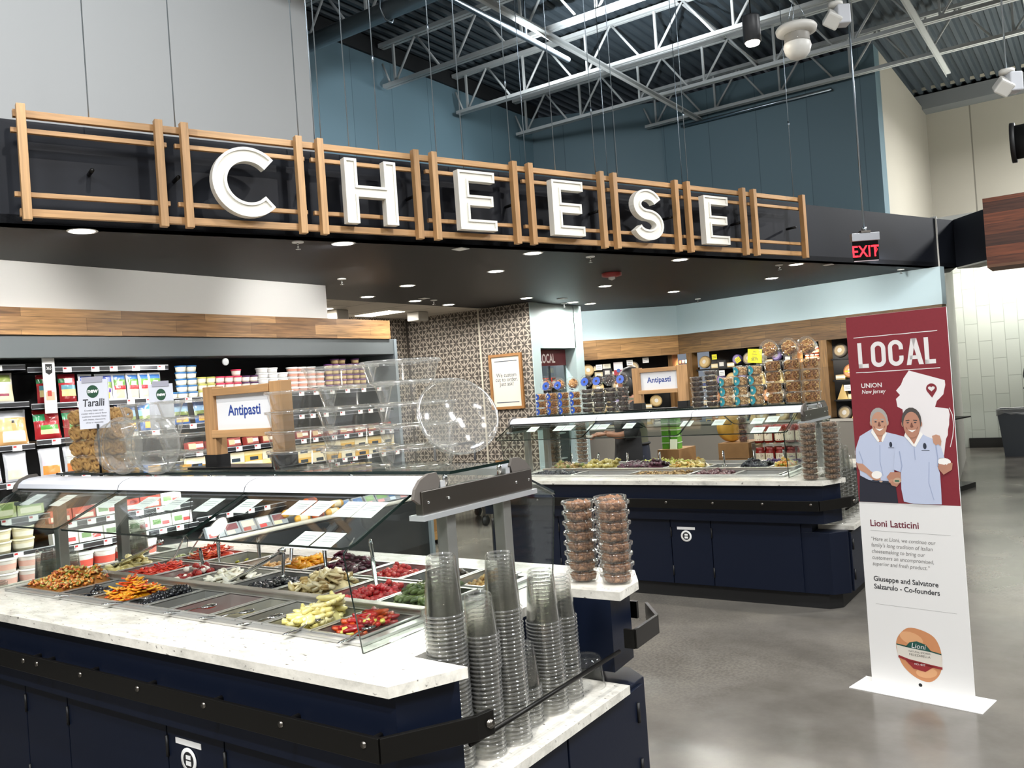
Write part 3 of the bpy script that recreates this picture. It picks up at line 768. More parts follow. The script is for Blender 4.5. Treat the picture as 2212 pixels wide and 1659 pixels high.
# ------------------------------------------------------------------ serving islands
ZW = .865
RIM = M('#d6d5d2', .34, .8)
def outline(g=0.0, notch=True):
    """counter outline (island coordinates), g = set back from the stone edge"""
    l = [(-4.32, 1.59 + g), (-1.555 - g * .4, 1.59 + g), (-1.46 - g, 1.80 + g * .2)]
    if notch: l += [(-1.66, 1.81), (-1.66, 2.65)]
    l += [(-1.45 - g, 2.655), (-1.465 - g, 2.83), (-1.56 - g * .4, 2.99 - g), (-4.32, 2.99 - g), (-4.42 + g, 2.78)]
    if notch: l += [(-4.22, 2.77), (-4.22, 1.81)]
    return l + [(-4.42 + g, 1.80)]
def island(ox, oy, who, where):
    def O(l): return [(a + ox, b + oy) for a, b in l]
    # base cabinet
    t = thing('serving_counter', 'navy %s serving counter with black bumper rail %s' % (who, where), 'counter', (-2.94 + ox, 2.29 + oy, 0), 'navy serving counters')
    wellbox = O([(-4.0, 1.9), (-1.95, 1.9), (-1.95, 2.7), (-4.0, 2.7)])
    part(MB().prism(O(outline(.04)), .58, .71).prism(O(outline(.04)), .71, .8345, hole=O([(-4.075, 1.83), (-1.88, 1.83), (-1.88, 2.76), (-4.075, 2.76)])), 'apron', NAVY, t)
    low = O([(-4.3, 1.69), (-1.56, 1.69), (-1.47, 1.78), (-1.47, 2.83), (-1.56, 2.9), (-4.3, 2.9), (-4.38, 2.8), (-4.38, 1.78)])
    m = MB().prism(low, .105, .514); m.prism(O([(-4.2, 1.69), (-1.67, 1.69), (-1.67, 2.9), (-4.2, 2.9)]), .514, .58)
    part(m, 'cabinet', NAVY, t, bevel=.003)
    m = MB().prism(O([(-4.25, 1.73), (-1.6, 1.73), (-1.53, 1.8), (-1.53, 2.78), (-1.6, 2.86), (-4.25, 2.86)]), 0, .105); part(m, 'toe_kick', M('#0b0b0c', .55), t)
    # doors on the front and the cup end, each with its gaps and hinges
    fy = 1.69 + oy
    edges = [-4.28, -3.64, -3.32, -2.68, -2.37, -1.74]
    for a, b in zip(edges, edges[1:]):
        d = part(MB().box(a + ox + .003, b + ox - .003, fy - .014, fy - .0005, .11, .575), 'door', NAVY, t, bevel=.002)
        for z in (.17, .45): part(MB().cyl((a + ox + .004, fy - .017, z), (a + ox + .004, fy - .017, z + .07), .006, 8), 'hinge', BLACK, d)
    ex = -1.47 + ox
    for a, b in ((1.82, 2.26), (2.27, 2.8)):
        d = part(MB().box(ex + .0005, ex + .013, a + oy, b + oy, .11, .5), 'door', NAVY, t, bevel=.002)
        for z in (.18, .38): part(MB().cyl((ex + .016, b + oy - .06 if a > 2 else a + oy + .03, z), (ex + .016, b + oy - .06 if a > 2 else a + oy + .03, z + .07), .007, 8), 'hinge', BLACK, d)
    # bumper rail
    m = MB()
    path = O([(-4.3, 1.572), (-1.58, 1.572), (-1.44, 1.80)])
    for a, b in zip(path, path[1:]):
        dx, dy = b[0] - a[0], b[1] - a[1]; L = math.hypot(dx, dy); nx, ny = dy / L * .007, -dx / L * .007
        m.prism([(a[0] + nx, a[1] + ny), (b[0] + nx, b[1] + ny), (b[0] - nx, b[1] - ny), (a[0] - nx, a[1] - ny)], .672, .738)
    b = path[2]; m.prism([(b[0] - .012, b[1] - .01), (b[0] + .004, b[1] - .005), (b[0] + .016, b[1] + .055), (b[0], b[1] + .055)], .672, .738)
    rail = part(m, 'bumper_rail', BLACKMETAL, t, bevel=.002)
    m = MB(); path = O([(-1.445, 2.66), (-1.405, 2.66), (-1.415, 2.86), (-1.53, 3.01)])
    for a, b in zip(path, path[1:]):
        dx, dy = b[0] - a[0], b[1] - a[1]; L = math.hypot(dx, dy); nx, ny = dy / L * .006, -dx / L * .006
        m.prism([(a[0] + nx, a[1] + ny), (b[0] + nx, b[1] + ny), (b[0] - nx, b[1] - ny), (a[0] - nx, a[1] - ny)], .672, .738)
    part(m, 'bumper_rail', BLACKMETAL, t)
    m = MB(); m.box(-4.3 + ox, -1.57 + ox, 3.005 + oy, 3.019 + oy, .672, .738); part(m, 'bumper_rail', BLACKMETAL, t)
    for x in (-4.1, -3.75, -3.4, -3.3, -3.0, -2.65, -2.3, -1.95, -1.63):
        part(MB().cyl((x + ox, 1.561 + oy, .715), (x + ox, 1.632 + oy, .715), .009, 10), 'rail_bolt', STEELDK, rail)
    part(MB().cyl((-1.45 + ox, 1.845 + oy, .705), (-1.42 + ox, 1.835 + oy, .705), .012, 10), 'rail_bolt', STEELDK, rail)
    # stickers, cup rod
    s = part(MB().box(-2.628 + ox, -2.49 + ox, fy - .0165, fy - .0145, .503, .522), 'door_label', PAPER, t, 'narrow white paper label')
    m = MB(frame((-2.56 + ox, fy - .0165, .457), (1, 0, 0), (0, 0, 1)))
    m.lathe([(.041, 0), (.041, .002), (.028, .002)], 28); m.lathe([(.028, .001), (0, .001)], 28, mi=1); m.box(-.012, .012, .003, .016, .0, .003, 0); m.box(-.013, .013, -.017, -.003, 0, .003, 0)
    part(m, 'door_emblem', [PAPER, M('#1a1a1d', .5)], t, 'round white printed emblem', bevel=0)
    part(MB().cyl((-1.47 + ox, 1.80 + oy, .655), (-1.47 + ox, 2.66 + oy, .655), .0075, 10), 'cup_rod', BLACKMETAL, t)
    # stone
    hole = O([(-4.06, 1.845), (-1.895, 1.845), (-1.895, 2.745), (-4.06, 2.745)])
    single(MB().prism(O(outline()), .835, ZW, hole=hole), 'stone_worktop', GRANITE, 'speckled white stone worktop of the %s serving counter %s' % (who, where), 'worktop', 'stone worktops')
    single(MB().box(-1.665 + ox, -1.432 + ox, 1.815 + oy, 2.648 + oy, .5155, .545), 'stone_cup_shelf', GRANITE, 'low white stone shelf under the cup stacks of the %s counter' % who, 'shelf', 'low stone cup shelves')
    if oy == 0:
        single(MB().box(-4.43 + ox, -4.215 + ox, 1.815 + oy, 2.765 + oy, .5155, .545), 'stone_cup_shelf', GRANITE, 'low white stone shelf at the dairy case end of the near counter', 'shelf', 'low stone cup shelves')
    # food well
    t = thing('food_well', 'stainless drop-in food well frame set in the %s stone worktop' % who, 'food well', (-2.98 + ox, 2.29 + oy, ZW), 'stainless food wells')
    m = MB(); m.prism(O([(-4.085, 1.82), (-1.87, 1.82), (-1.87, 2.765), (-4.085, 2.765)]), ZW + .0008, ZW + .010, hole=O([(-4.05, 1.856), (-1.905, 1.856), (-1.905, 2.735), (-4.05, 2.735)]))
    part(m, 'rim', RIM, t, bevel=.002)
    m = MB(); m.box(-4.05 + ox, -1.905 + ox, 2.128 + oy, 2.172 + oy, ZW - .035, ZW + .032); part(m, 'step_bar', M('#b5afa6', .34, .85), t, bevel=.003)
    m = MB(); m.box(-4.05 + ox, -1.905 + ox, 2.455 + oy, 2.478 + oy, ZW - .02, ZW + .022); part(m, 'rear_bar', RIM, t, bevel=.002)
    m = MB(); a = .14
    X0, X1, Y0, Y1 = -4.052 + ox, -1.903 + ox, 1.853 + oy, 2.738 + oy
    m.box(X0, X1, Y0, Y1, ZW - a - .01, ZW - a); m.box(X0, X0 + .004, Y0, Y1, ZW - a, ZW + .002); m.box(X1 - .004, X1, Y0, Y1, ZW - a, ZW + .002); m.box(X0, X1, Y0, Y0 + .004, ZW - a, ZW + .002); m.box(X0, X1, Y1 - .004, Y1, ZW - a, ZW + .002)
    part(m, 'basin', STEEL, t)
    # sneeze guard
    g = thing('sneeze_guard', 'glass sneeze guard with white top trims over the %s counter' % who, 'sneeze guard', (-3.0 + ox, 2.29 + oy, ZW), 'glass sneeze guards')
    for x in (-1.785, -4.195):
        for y in (2.143, 2.455):
            part(MB().box(x - .023 + ox, x + .023 + ox, y - .023 + oy, y + .023 + oy, ZW + .0005, 1.23), 'post', M('#8f908c', .4, .6), g, bevel=.003)
    for x, sx in ((-1.75, 1), (-4.25, -1)):
        f = part(MB().box(x - .03 + ox, x + ox, 1.995 + oy, 2.605 + oy, 1.232, 1.306), 'end_rail', STEELDK, g, bevel=.002)
        part(MB().box(x - .05 + ox, x + .012 + ox, 1.985 + oy, 2.615 + oy, 1.216, 1.232), 'rail_lip', M('#c9cdd0', .3, .6), f)
        for y in (2.02, 2.12, 2.5, 2.58): part(MB().cyl((x + ox, y + oy, 1.27), (x + .004 + ox, y + oy, 1.27), .005, 8), 'rivet', CHROME, f)
    for sgn, lbl in ((1, 'front'), (-1, 'back')):
        def Y(v): return oy + (v if sgn == 1 else 4.58 - v)
        # curved white trim in three lengths
        prof = [(1.985, 1.298), (1.993, 1.318), (2.012, 1.332), (2.04, 1.340), (2.085, 1.343), (2.085, 1.325), (2.03, 1.318), (2.0, 1.298)]
        for a, b in ((-4.26, -3.412), (-3.408, -2.592), (-2.588, -1.772)):
            m = MB(); k = len(prof)
            vs = [(a + ox, Y(p[0]), p[1]) for p in prof] + [(b + ox, Y(p[0]), p[1]) for p in prof]
            fs = [(i, (i + 1) % k, k + (i + 1) % k, k + i) if sgn == -1 else (i, k + i, k + (i + 1) % k, (i + 1) % k) for i in range(k)]
            m.add(vs, fs); m.box(a + ox, b + ox, Y(1.995), Y(2.0), 1.294, 1.30, 1)
            part(m, 'top_trim', [M('#dcdfe6', .25), BLACK], g)
        for x in (-1.768, -4.268):
            m = MB(); pr = [(1.965, 1.285), (1.975, 1.315), (2.0, 1.34), (2.04, 1.355), (2.08, 1.356), (2.095, 1.33), (2.085, 1.305), (2.06, 1.29), (2.0, 1.262)]
            m.sheet([(x + .004 + ox, Y(p[0]), p[1]) for p in pr], (1, 0, 0), .012); part(m, 'end_cap', M('#5f5a55', .45), g)
        # sloped panes
        for a, b in ((-4.25, -3.413), (-3.407, -2.593), (-2.587, -1.80)):
            m = MB(); r = .03
            lo, hi = (1.725, 1.178), (2.005, 1.296)
            def Q(x, s): return (x + ox, Y(lo[0] + (hi[0] - lo[0]) * s), lo[1] + (hi[1] - lo[1]) * s)
            m.sheet([Q(a + r, 0), Q(b - r, 0), Q(b - .008, .03), Q(b, .1), Q(b, 1), Q(a, 1), Q(a, .1), Q(a + .008, .03)], (0, -.39 * sgn, .92), .008, 0, 1)
            part(m, 'glass_pane', [GLASS, EDGE], g)
    for x in (-1.822, -4.178):
        m = MB(); z0 = ZW + .001
        m.sheet([(x + ox, a + oy, b) for a, b in ((1.772, z0), (1.722, 1.165), (1.74, 1.18), (2.0, 1.285), (2.58, 1.285), (2.84, 1.18), (2.858, 1.165), (2.808, z0))], (1, 0, 0), .006, 0, 1)
        part(m, 'end_glass', [GLASS, EDGE], g)
    part(MB().sheet([(-4.17 + ox, 2.125 + oy, 1.349), (-1.74 + ox, 2.125 + oy, 1.349), (-1.74 + ox, 2.455 + oy, 1.349), (-4.17 + ox, 2.455 + oy, 1.349)], (0, 0, 1), .010, 0, 1), 'top_shelf', [GLASS, EDGE], g)
    for x in (-1.775, -2.2, -2.6, -3.0, -3.4, -3.8, -4.14):
        for y in (2.14, 2.44): part(MB().cyl((x + ox, y + oy, 1.306 if x in (-1.775,) else 1.325), (x + ox, y + oy, 1.344), .009, 10), 'standoff', CHROME, g)
    m = MB()
    for y in (2.11, 2.47): m.box(-4.25 + ox, -1.76 + ox, y - .012 + oy, y + .012 + oy, 1.300, 1.325)
    part(m, 'frame_tube', M('#d2d4d6', .3, .4), g)
    # printed cards on the panes
    k = 0
    if oy == 0: spots = [(-4.0, .72), (-3.74, .72), (-3.36, .72), (-3.12, .72), (-2.93, .72), (-2.72, .72), (-2.51, .72), (-2.235, .72), (-2.14, .72), (-2.0, .72), (-1.91, .72), (-2.03, .14), (-1.935, .14)]
    else: spots = [(-3.98, .68), (-3.72, .68), (-3.63, .68), (-3.4, .68), (-3.31, .68), (-3.08, .68), (-2.6, .68), (-2.35, .68), (-2.06, .68), (-1.96, .74), (-2.02, .2), (-1.91, .2)]
    for x, s in spots:
        c = Vector((x + ox, 1.725 + .28 * s + oy, 1.178 + .118 * s)) + Vector((0, .39, -.92)) * .0062
        m = MB(frame(c, (1, 0, 0), (0, .921, .388)))
        m.box(-.043, .043, -.045, .045, -.0005, .0005, 0)
        for q in range(3): m.box(-.03, .03, .02 - q * .012, .0225 - q * .012, .0006, .0009, 1)
        single(m, 'price_card', [PAPER, M('#9fa3a8', .7)], 'white printed card on the sloped glass of the %s counter, %s from the dairy end' % (who, ORD[k]), 'price card', 'printed cards under the %s glass' % who)
        k += 1
    return t
island(0, 0, 'near', 'in the aisle')
OX, OY = -.01, 4.087
island(OX, OY, 'far', 'before the cheese wall')

# ------------------------------------------------------------------ food pans
PANM = M('#d2d1ce', .36, .8)
def pan(x0, x1, y0, y1, z, label, depth=.125, who='near'):
    m = MB(); t = .0025; f = .012
    m.prism([(x0, y0), (x1, y0), (x1, y1), (x0, y1)], z, z + .004, hole=[(x0 + f, y0 + f), (x1 - f, y0 + f), (x1 - f, y1 - f), (x0 + f, y1 - f)])
    a, b, c, d = x0 + f, x1 - f, y0 + f, y1 - f
    for q in ((a - t, a, c, d), (b, b + t, c, d), (a, b, c - t, c), (a, b, d, d + t)): m.box(*q, z - depth, z + .002)
    m.box(a, b, c, d, z - depth - t, z - depth)
    return single(m, 'food_pan', PANM, label, 'food pan', 'steel food pans of the %s counter' % who)
def hills(x0, x1, y0, y1, z, h, seed):
    r = random.Random(seed); b = [(r.uniform(x0, x1), r.uniform(y0 + (y1 - y0) * .3, y1), r.uniform(.4, 1), r.uniform(.04, .09)) for _ in range(4)]
    def H(x, y):
        e = min(x - x0, x1 - x, y - y0, y1 - y) / .03
        return z + h * max(0, min(1, e)) * max([.25] + [w * math.exp(-((x - p) ** 2 + (y - q) ** 2) / s ** 2) for p, q, w, s in b])
    return H
def curl(r, L, w, t, bend):
    """a bent strip template: list of points"""
    return [(math.sin(bend * u) / max(bend, .01) * L, 0, (1 - math.cos(bend * u)) / max(bend, .01) * L) for u in (-.5, -.25, 0, .25, .5)]
def heap(name, box, z, h, kind, cols, n, size, label, seed=1, base=None):
    x0, x1, y0, y1 = box; x0 += .021; x1 -= .021; y0 += .021; y1 -= .021
    H = hills(x0, x1, y0, y1, z, h, seed); r = random.Random(seed + 50); m = MB()
    nx, ny = 8, 12; vs = []
    for j in range(ny + 1):
        for i in range(nx + 1):
            x = x0 + (x1 - x0) * i / nx; y = y0 + (y1 - y0) * j / ny; vs.append((x, y, H(x, y) - size * .35))
    m.add(vs, [(j * (nx + 1) + i, j * (nx + 1) + i + 1, (j + 1) * (nx + 1) + i + 1, (j + 1) * (nx + 1) + i) for j in range(ny) for i in range(nx)], len(cols) if base else 0, True)
    for _ in range(n):
        p = size * .6
        x = r.uniform(x0 + p, x1 - p); y = r.uniform(y0 + p, y1 - p); zz = H(x, y) + r.uniform(-.2, .25) * size
        mi = r.randrange(len(cols)); rot = (r.uniform(-.5, .5), r.uniform(-.5, .5), r.uniform(0, 6.3))
        if kind == 'olive': m.blob((x, y, zz), (size * .62, size * .48, size * .48), rot, mi)
        elif kind == 'ball': m.blob((x, y, zz), size * .5 * r.uniform(.85, 1.1), rot, mi)
        elif kind == 'bit': m.blob((x, y, zz), (size * r.uniform(.35, .7), size * r.uniform(.25, .45), size * .25), (rot[0] * 2, rot[1] * 2, rot[2]), mi)
        elif kind == 'slice': m.blob((x, y, zz), (size * r.uniform(.5, .8), size * r.uniform(.35, .5), size * .13), (rot[0] * 1.6, rot[1] * 1.6, rot[2]), mi)
        elif kind == 'pickle':
            a = r.uniform(0, 6.3); dx, dy = math.cos(a) * size * .5, math.sin(a) * size * .5
            m.tube([(x - dx, y - dy, zz), (x - dx * .5, y - dy * .5, zz + size * .1), (x + dx * .5, y + dy * .5, zz + size * .1), (x + dx, y + dy, zz)], [size * .1, size * .22, size * .22, size * .1], 7, mi)
        elif kind in ('strip', 'pepper'):
            a = r.uniform(0, 6.3); L = size * r.uniform(.7, 1.3); b = r.uniform(.3, 2.2); w = size * (.17 if kind == 'strip' else .2)
            c, s = math.cos(a), math.sin(a); tl = r.uniform(-.25, .25); pts = []
            for u in (-.5, -.2, .1, .4, .6):
                X = math.sin(b * u) / b * L; Zv = (1 - math.cos(b * u)) / b * L * r.choice((.3, .6)) + X * tl
                pts.append((min(max(x + X * c, x0), x1), min(max(y + X * s, y0), y1), zz + Zv))
            rr = [w * .7, w, w, w * .8, w * .35] if kind == 'pepper' else [w * .8, w, w, w, w * .7]
            m.tube(pts, rr, 6, mi, flat=.8 if kind == 'pepper' else .4)
    mats = [M(c, .28, coat=.4) if isinstance(c, str) else c for c in cols] + ([M(base, .15)] if base else [])
    return single(m, name, mats, label, 'food', None, 'stuff')
ZF, ZR = ZW + .0005 + .010, ZW + .022
ORANGE = ['#d98a3a', '#b5632a', '#8f8a3a', '#d9a45c', '#a4502a', '#c9b070']
REDS = ['#b3241c', '#c43a22', '#a01a18', '#d2562c']
FRONT = [  # x0, x1, contents
    (-4.045, -3.68, ('relish_heap', .0, .085, 'bit', ORANGE, 620, .02, 'orange and olive chopped vegetable relish heaped in the end pan')),
    (-3.68, -3.45, ('prune_heap', -.055, .05, 'ball', ['#17181f', '#20222c', '#101116'], 80, .034, 'large black prunes low in their steel pan')),
    (-3.45, -3.20, ('pepper_strips', -.02, .075, 'strip', ['#e8a21f', '#efb53a', '#d9501f', '#e8932a'], 190, .05, 'yellow pepper strips with bits of red heaped in the front row')),
    (-3.20, -3.06, ('olive_heap', -.02, .05, 'olive', ['#14151b', '#1c1e27', '#0d0e12'], 170, .021, 'small black olives heaped beside the yellow pepper strips')),
    (-3.06, -2.90, None),
    (-2.90, -2.66, ('red_pepper_shreds', -.085, .03, 'strip', REDS, 90, .035, 'last red pepper shreds in the nearly empty steel pan')),
    (-2.66, -2.51, ('fennel_slices', -.07, .045, 'strip', ['#e2d8a6', '#ded0a0', '#d2c592'], 70, .045, 'pale slices in oil low in the narrow pan')),
    (-2.51, -2.37, ('pickle_brine', -.075, .01, 'bit', ['#b8b48e', '#a9a67c'], 12, .015, 'thin layer of cloudy brine left in the narrow pan')),
    (-2.37, -2.13, ('pepperoncini_heap', -.03, .10, 'pepper', ['#e6dc9a', '#e2d58a', '#ece3ae', '#d8cb78'], 150, .068, 'pale yellow pickled peppers piled high in the front row')),
    (-2.13, -1.91, ('roasted_pepper_heap', -.03, .075, 'pepper', ['#a31a1c', '#8e1519', '#b52a22', '#cdbf5c', '#b5481f'], 150, .062, 'dark red roasted peppers with yellow ones in the end pan'))]
MID = [(-4.045, -3.81, ('artichoke_hearts', -.03, .06, 'slice', ['#d8c88a', '#cdbb78', '#e2d5a0'], 70, .05, 'pale artichoke hearts under the big steel tongs')),
    (-3.81, -3.52, ('tomato_strips', -.03, .055, 'strip', ['#c8311d', '#d9482a', '#b82418'], 150, .045, 'red and orange marinated pepper strips in the middle row')),
    (-3.52, -3.28, ('cheese_salad', -.045, .06, 'ball', ['#8f1b1a', '#a8271f', '#7a1616', '#efe9dc'], 60, .036, 'dark red peppers mixed with white cheese balls')),
    (-3.28, -2.98, ('cheese_batons', -.035, .035, 'strip', ['#efe9d8', '#f3eee0', '#e6dfc8'], 110, .075, 'white cheese batons beside the second pair of tongs')),
    (-2.98, -2.71, ('olive_heap', -.03, .05, 'olive', ['#15161b', '#1f2129', '#0e0f13'], 210, .026, 'black pitted olives in the middle row')),
    (-2.71, -2.43, ('mushroom_heap', -.02, .08, 'slice', ['#d8c79a', '#c9b685', '#e6d9b4', '#a98d58'], 120, .05, 'tan marinated mushrooms heaped in the middle row')),
    (-2.43, -2.16, ('cherry_pepper_heap', -.035, .05, 'ball', ['#b8202a', '#c93a3a', '#a3161f'], 130, .028, 'glossy red cherry peppers in the middle row')),
    (-2.16, -1.915, ('gherkin_heap', -.02, .06, 'pickle', ['#5c6a34', '#6d7a40', '#4b5a2c', '#7f8a55'], 120, .045, 'small green gherkins at the post end of the middle row'))]
BACK = [(-4.045, -3.80, ('greens_heap', -.05, .04, 'slice', ['#6f7a3a', '#8a9150', '#a8a868'], 60, .04, 'olive green leaves in the rear corner pan')),
    (-3.80, -3.57, ('tomato_heap', -.02, .06, 'strip', ['#d9482a', '#c8351e', '#e0602f'], 120, .04, 'orange red tomato strips in the rear row')),
    (-3.57, -3.33, ('herb_oil', -.045, .02, 'slice', ['#a8a23a', '#8b8a2c', '#c2b84e'], 40, .03, 'green herb slices in yellow oil in the rear row')),
    (-3.33, -3.07, ('chickpea_heap', -.04, .04, 'ball', ['#c99d63', '#d6ae78'], 110, .02, 'tan chickpeas in the rear row')),
    (-3.07, -2.89, ('yellow_pepper_heap', -.02, .06, 'slice', ['#efa21a', '#f2b32c', '#e08a14'], 70, .045, 'bright orange pepper pieces in the rear row')),
    (-2.89, -2.58, ('beet_heap', -.02, .07, 'slice', ['#4a0f26', '#5c1430', '#380a1c'], 110, .045, 'dark purple beets heaped in the rear row')),
    (-2.58, -2.33, ('pimento_heap', -.035, .05, 'ball', ['#c2272a', '#d2402f', '#b01c22'], 120, .025, 'shiny red pimentos in the rear row')),
    (-2.33, -2.10, ('brown_olive_heap', -.035, .05, 'olive', ['#4d3a2c', '#5f4a38', '#3a2c24'], 110, .026, 'brown olives behind the clear cup stacks')),
    (-2.10, -1.915, ('bean_heap', -.03, .05, 'ball', ['#d2a860', '#c4924a'], 110, .02, 'golden beans by the steel guard post'))]
def rows(front, mid, back, ox, oy, who, seed):
    k = 0
    for nm, row, y0, y1, z in (('front', front, 1.852, 2.126, ZF), ('middle', mid, 2.174, 2.453, ZR), ('rear', back, 2.48, 2.735, ZR)):
        for i, (a, b, f) in enumerate(row):
            a += ox; b += ox; c = y0 + oy; d = y1 + oy
            pan(a + .002, b - .002, c, d, z, 'stainless food pan in the %s row of the %s counter, %s from the dairy end' % (nm, who, ORD[i]) if f or who == 'far' else 'empty stainless food pan in the front row of the near counter', who=who)
            if f:
                n, dz, h, kind, cols, cnt, sz, lb = f; k += 1
                heap(n, (a, b, c, d), z + dz, h, kind, cols, cnt, sz, lb, seed + k, base='#8a5a2a' if n == 'relish_heap' else ('#7d6a2c' if n in ('herb_oil', 'pickle_brine', 'fennel_slices') else None))
rows(FRONT, MID, BACK, 0, 0, 'near', 1)
FF = [(-4.045, -3.6, ('olive_heap', -.01, .03, 'olive', ['#17181d', '#22242c'], 160, .026, 'black olives in the front row of the far counter')), (-3.6, -3.1, None),
      (-3.1, -2.6, ('nut_heap', -.01, .03, 'bit', ['#9c7e52', '#7d6440', '#b59a6a'], 160, .025, 'tan chopped mix in the front row of the far counter')),
      (-2.6, -2.25, ('mauve_olive_heap', -.01, .03, 'olive', ['#6b4a4e', '#7d5a58', '#54383e'], 120, .027, 'mauve olives in the front row of the far counter')), (-2.25, -1.91, None)]
FM = [(-4.045, -3.75, ('mixed_olive_heap', .0, .05, 'olive', ['#a98a5e', '#7d6248', '#6b7a3a', '#9c8a50'], 130, .03, 'mixed brown olives at the dairy end of the far counter')),
      (-3.75, -3.4, ('green_olive_heap', .0, .06, 'olive', ['#b7a65c', '#a99a50', '#c4b46c'], 150, .032, 'yellow green olives heaped on the far counter')),
      (-3.4, -2.95, ('purple_olive_heap', .0, .06, 'olive', ['#4a2733', '#5a3040', '#3a1e28'], 190, .032, 'purple olives heaped on the far counter')),
      (-2.95, -2.6, ('artichoke_heap', .0, .05, 'slice', ['#cdb86a', '#d9c684', '#c79a4a'], 90, .045, 'golden artichokes beside the purple olives')),
      (-2.6, -2.35, None), (-2.35, -2.1, ('black_olive_heap', .0, .05, 'olive', ['#1a1c24', '#252833'], 120, .028, 'black olives in the middle row of the far counter')),
      (-2.1, -1.915, ('giardiniera_heap', .0, .05, 'bit', ['#d9b24a', '#e2c878', '#8a9a4a', '#d98a3a'], 120, .035, 'yellow and white pickled vegetables at the nut end of the far counter'))]
FB = [(-4.045, -3.4, None), (-3.4, -2.85, ('pepper_ring_heap', -.01, .05, 'slice', ['#b9b84e', '#a8ab42', '#c9c66a'], 100, .045, 'green pepper rings in the rear row of the far counter')), (-2.85, -2.3, None),
      (-2.3, -1.915, ('onion_heap', -.01, .05, 'strip', ['#4b2a5a', '#5c3570'], 90, .04, 'purple onion shreds in the rear row of the far counter'))]
rows(FF, FM, FB, OX, OY, 'far', 300)

# ------------------------------------------------------------------ spoons and tongs
def spoon(b, h, label, who='near'):
    """perforated serving spoon: bowl in the food at b, handle rising to h"""
    b, h = Vector(b), Vector(h); d = (h - b); L = d.length
    if L < .16: h = b + d.normalized() * .16
    t = thing('serving_spoon', label, 'spoon', tuple(b), 'steel serving spoons of the %s counter' % who)
    mid = b.lerp(h, .55) + Vector((0, 0, -.004))
    part(MB().tube([b, b.lerp(h, .25), mid, b.lerp(h, .85), h], [.005, .006, .008, .009, .006], 8, flat=.45), 'handle', CHROME, t)
    dn = Vector((-(h - b).x, -(h - b).y, 0)); dn = dn.normalized() if dn.length > 1e-3 else Vector((0, -1, 0))
    part(MB().blob(b + dn * .012, (.032, .024, .008), (0, 0, math.atan2(dn.y, dn.x)), tpl=ICO2), 'bowl', CHROME, t)
for b, h, lb in [((-3.84, 2.564, .87), (-3.806, 2.604, .94), 'short spoon leaning between the greens and the orange red tomatoes'),
        ((-3.821, 2.678, .87), (-3.785, 2.718, .95), 'spoon standing at the back of the orange red tomatoes'), ((-3.687, 2.369, .87), (-3.665, 2.409, .95), 'spoon in the red and orange pepper strips of the middle row'),
        ((-3.52, 2.532, .86), (-3.575, 2.572, .95), 'spoon standing in the yellow herb oil'), ((-3.411, 2.373, .86), (-3.485, 2.413, .93), 'spoon in the dark red peppers with white cheese balls'),
        ((-3.315, 2.607, .86), (-3.37, 2.647, .93), 'spoon standing in the tan chickpeas'), ((-3.1, 2.6, .86), (-3.155, 2.66, .93), 'spoon standing in the bright orange pepper pieces'),
        ((-2.752, 2.5, .87), (-2.80, 2.54, .93), 'spoon between the beets and the mushrooms'), ((-2.83, 2.62, .87), (-2.765, 2.67, .985), 'long spoon leaning out of the purple beets'),
        ((-2.6, 2.63, .87), (-2.65, 2.67, .95), 'spoon standing in the shiny red pimentos'), ((-2.278, 2.313, .868), (-2.33, 2.353, .96), 'bright spoon standing in the red cherry peppers'),
        ((-2.89, 2.38, .87), (-2.94, 2.43, .93), 'spoon standing in the black pitted olives of the middle row')]:
    spoon(b, h, lb)
for b, h, lb in [((-3.165, 1.93, .882), (-3.23, 1.80, .884), 'spoon lying over the front rim at the small black olives'), ((-2.81, 1.95, .872), (-2.84, 1.80, .884), 'spoon lying over the front rim at the red pepper shreds'),
        ((-2.59, 1.95, .872), (-2.64, 1.80, .884), 'spoon lying over the front rim at the pale slices'), ((-2.43, 1.95, .87), (-2.42, 1.80, .884), 'spoon lying over the front rim at the cloudy brine'),
        ((-2.2, 1.93, .885), (-2.17, 1.79, .884), 'spoon lying over the front rim at the pale yellow peppers'), ((-1.96, 1.93, .885), (-1.93, 1.80, .884), 'spoon lying over the front rim at the dark red roasted peppers'),
        ((-3.57, 1.95, .865), (-3.60, 1.81, .884), 'spoon lying over the front rim at the large black prunes')]:
    spoon(b, h, lb)
for i, (x, z) in enumerate([(-3.9, 1.0), (-3.63, 1.0), (-3.35, 1.0), (-3.05, 1.0), (-2.5, 1.0), (-2.25, 1.0), (-2.02, 1.0)]):
    spoon((x + OX, 2.36 + OY, .885), (x - .04 + OX, 2.45 + OY, .98), 'dark spoon handle standing in the far counter, %s from the dairy end' % ORD[i], 'far')
def tongs(b, h, label):
    b, h = Vector(b), Vector(h); d = (h - b).normalized(); sd = d.cross(Vector((0, 0, 1))).normalized(); up = sd.cross(d)
    t = thing('serving_tongs', label, 'tongs', tuple(b), 'steel tongs on the near counter')
    for s in (-1, 1):
        path = [h, h.lerp(b, .3) + sd * .016 * s, h.lerp(b, .7) + sd * .026 * s, b + sd * .03 * s]
        part(MB().tube(path, [.012, .014, .013, .017], 8, flat=.35), 'arm', CHROME, t)
    part(MB().tube([h - d * .01, h + d * .012], .013, 10), 'spring_end', CHROME, t)
tongs((-3.98, 2.29, .885), (-3.70, 2.345, 1.0), 'long steel tongs standing in the pale artichoke hearts')
tongs((-3.08, 2.287, .88), (-2.83, 2.335, 1.005), 'long steel tongs resting on the white cheese batons')

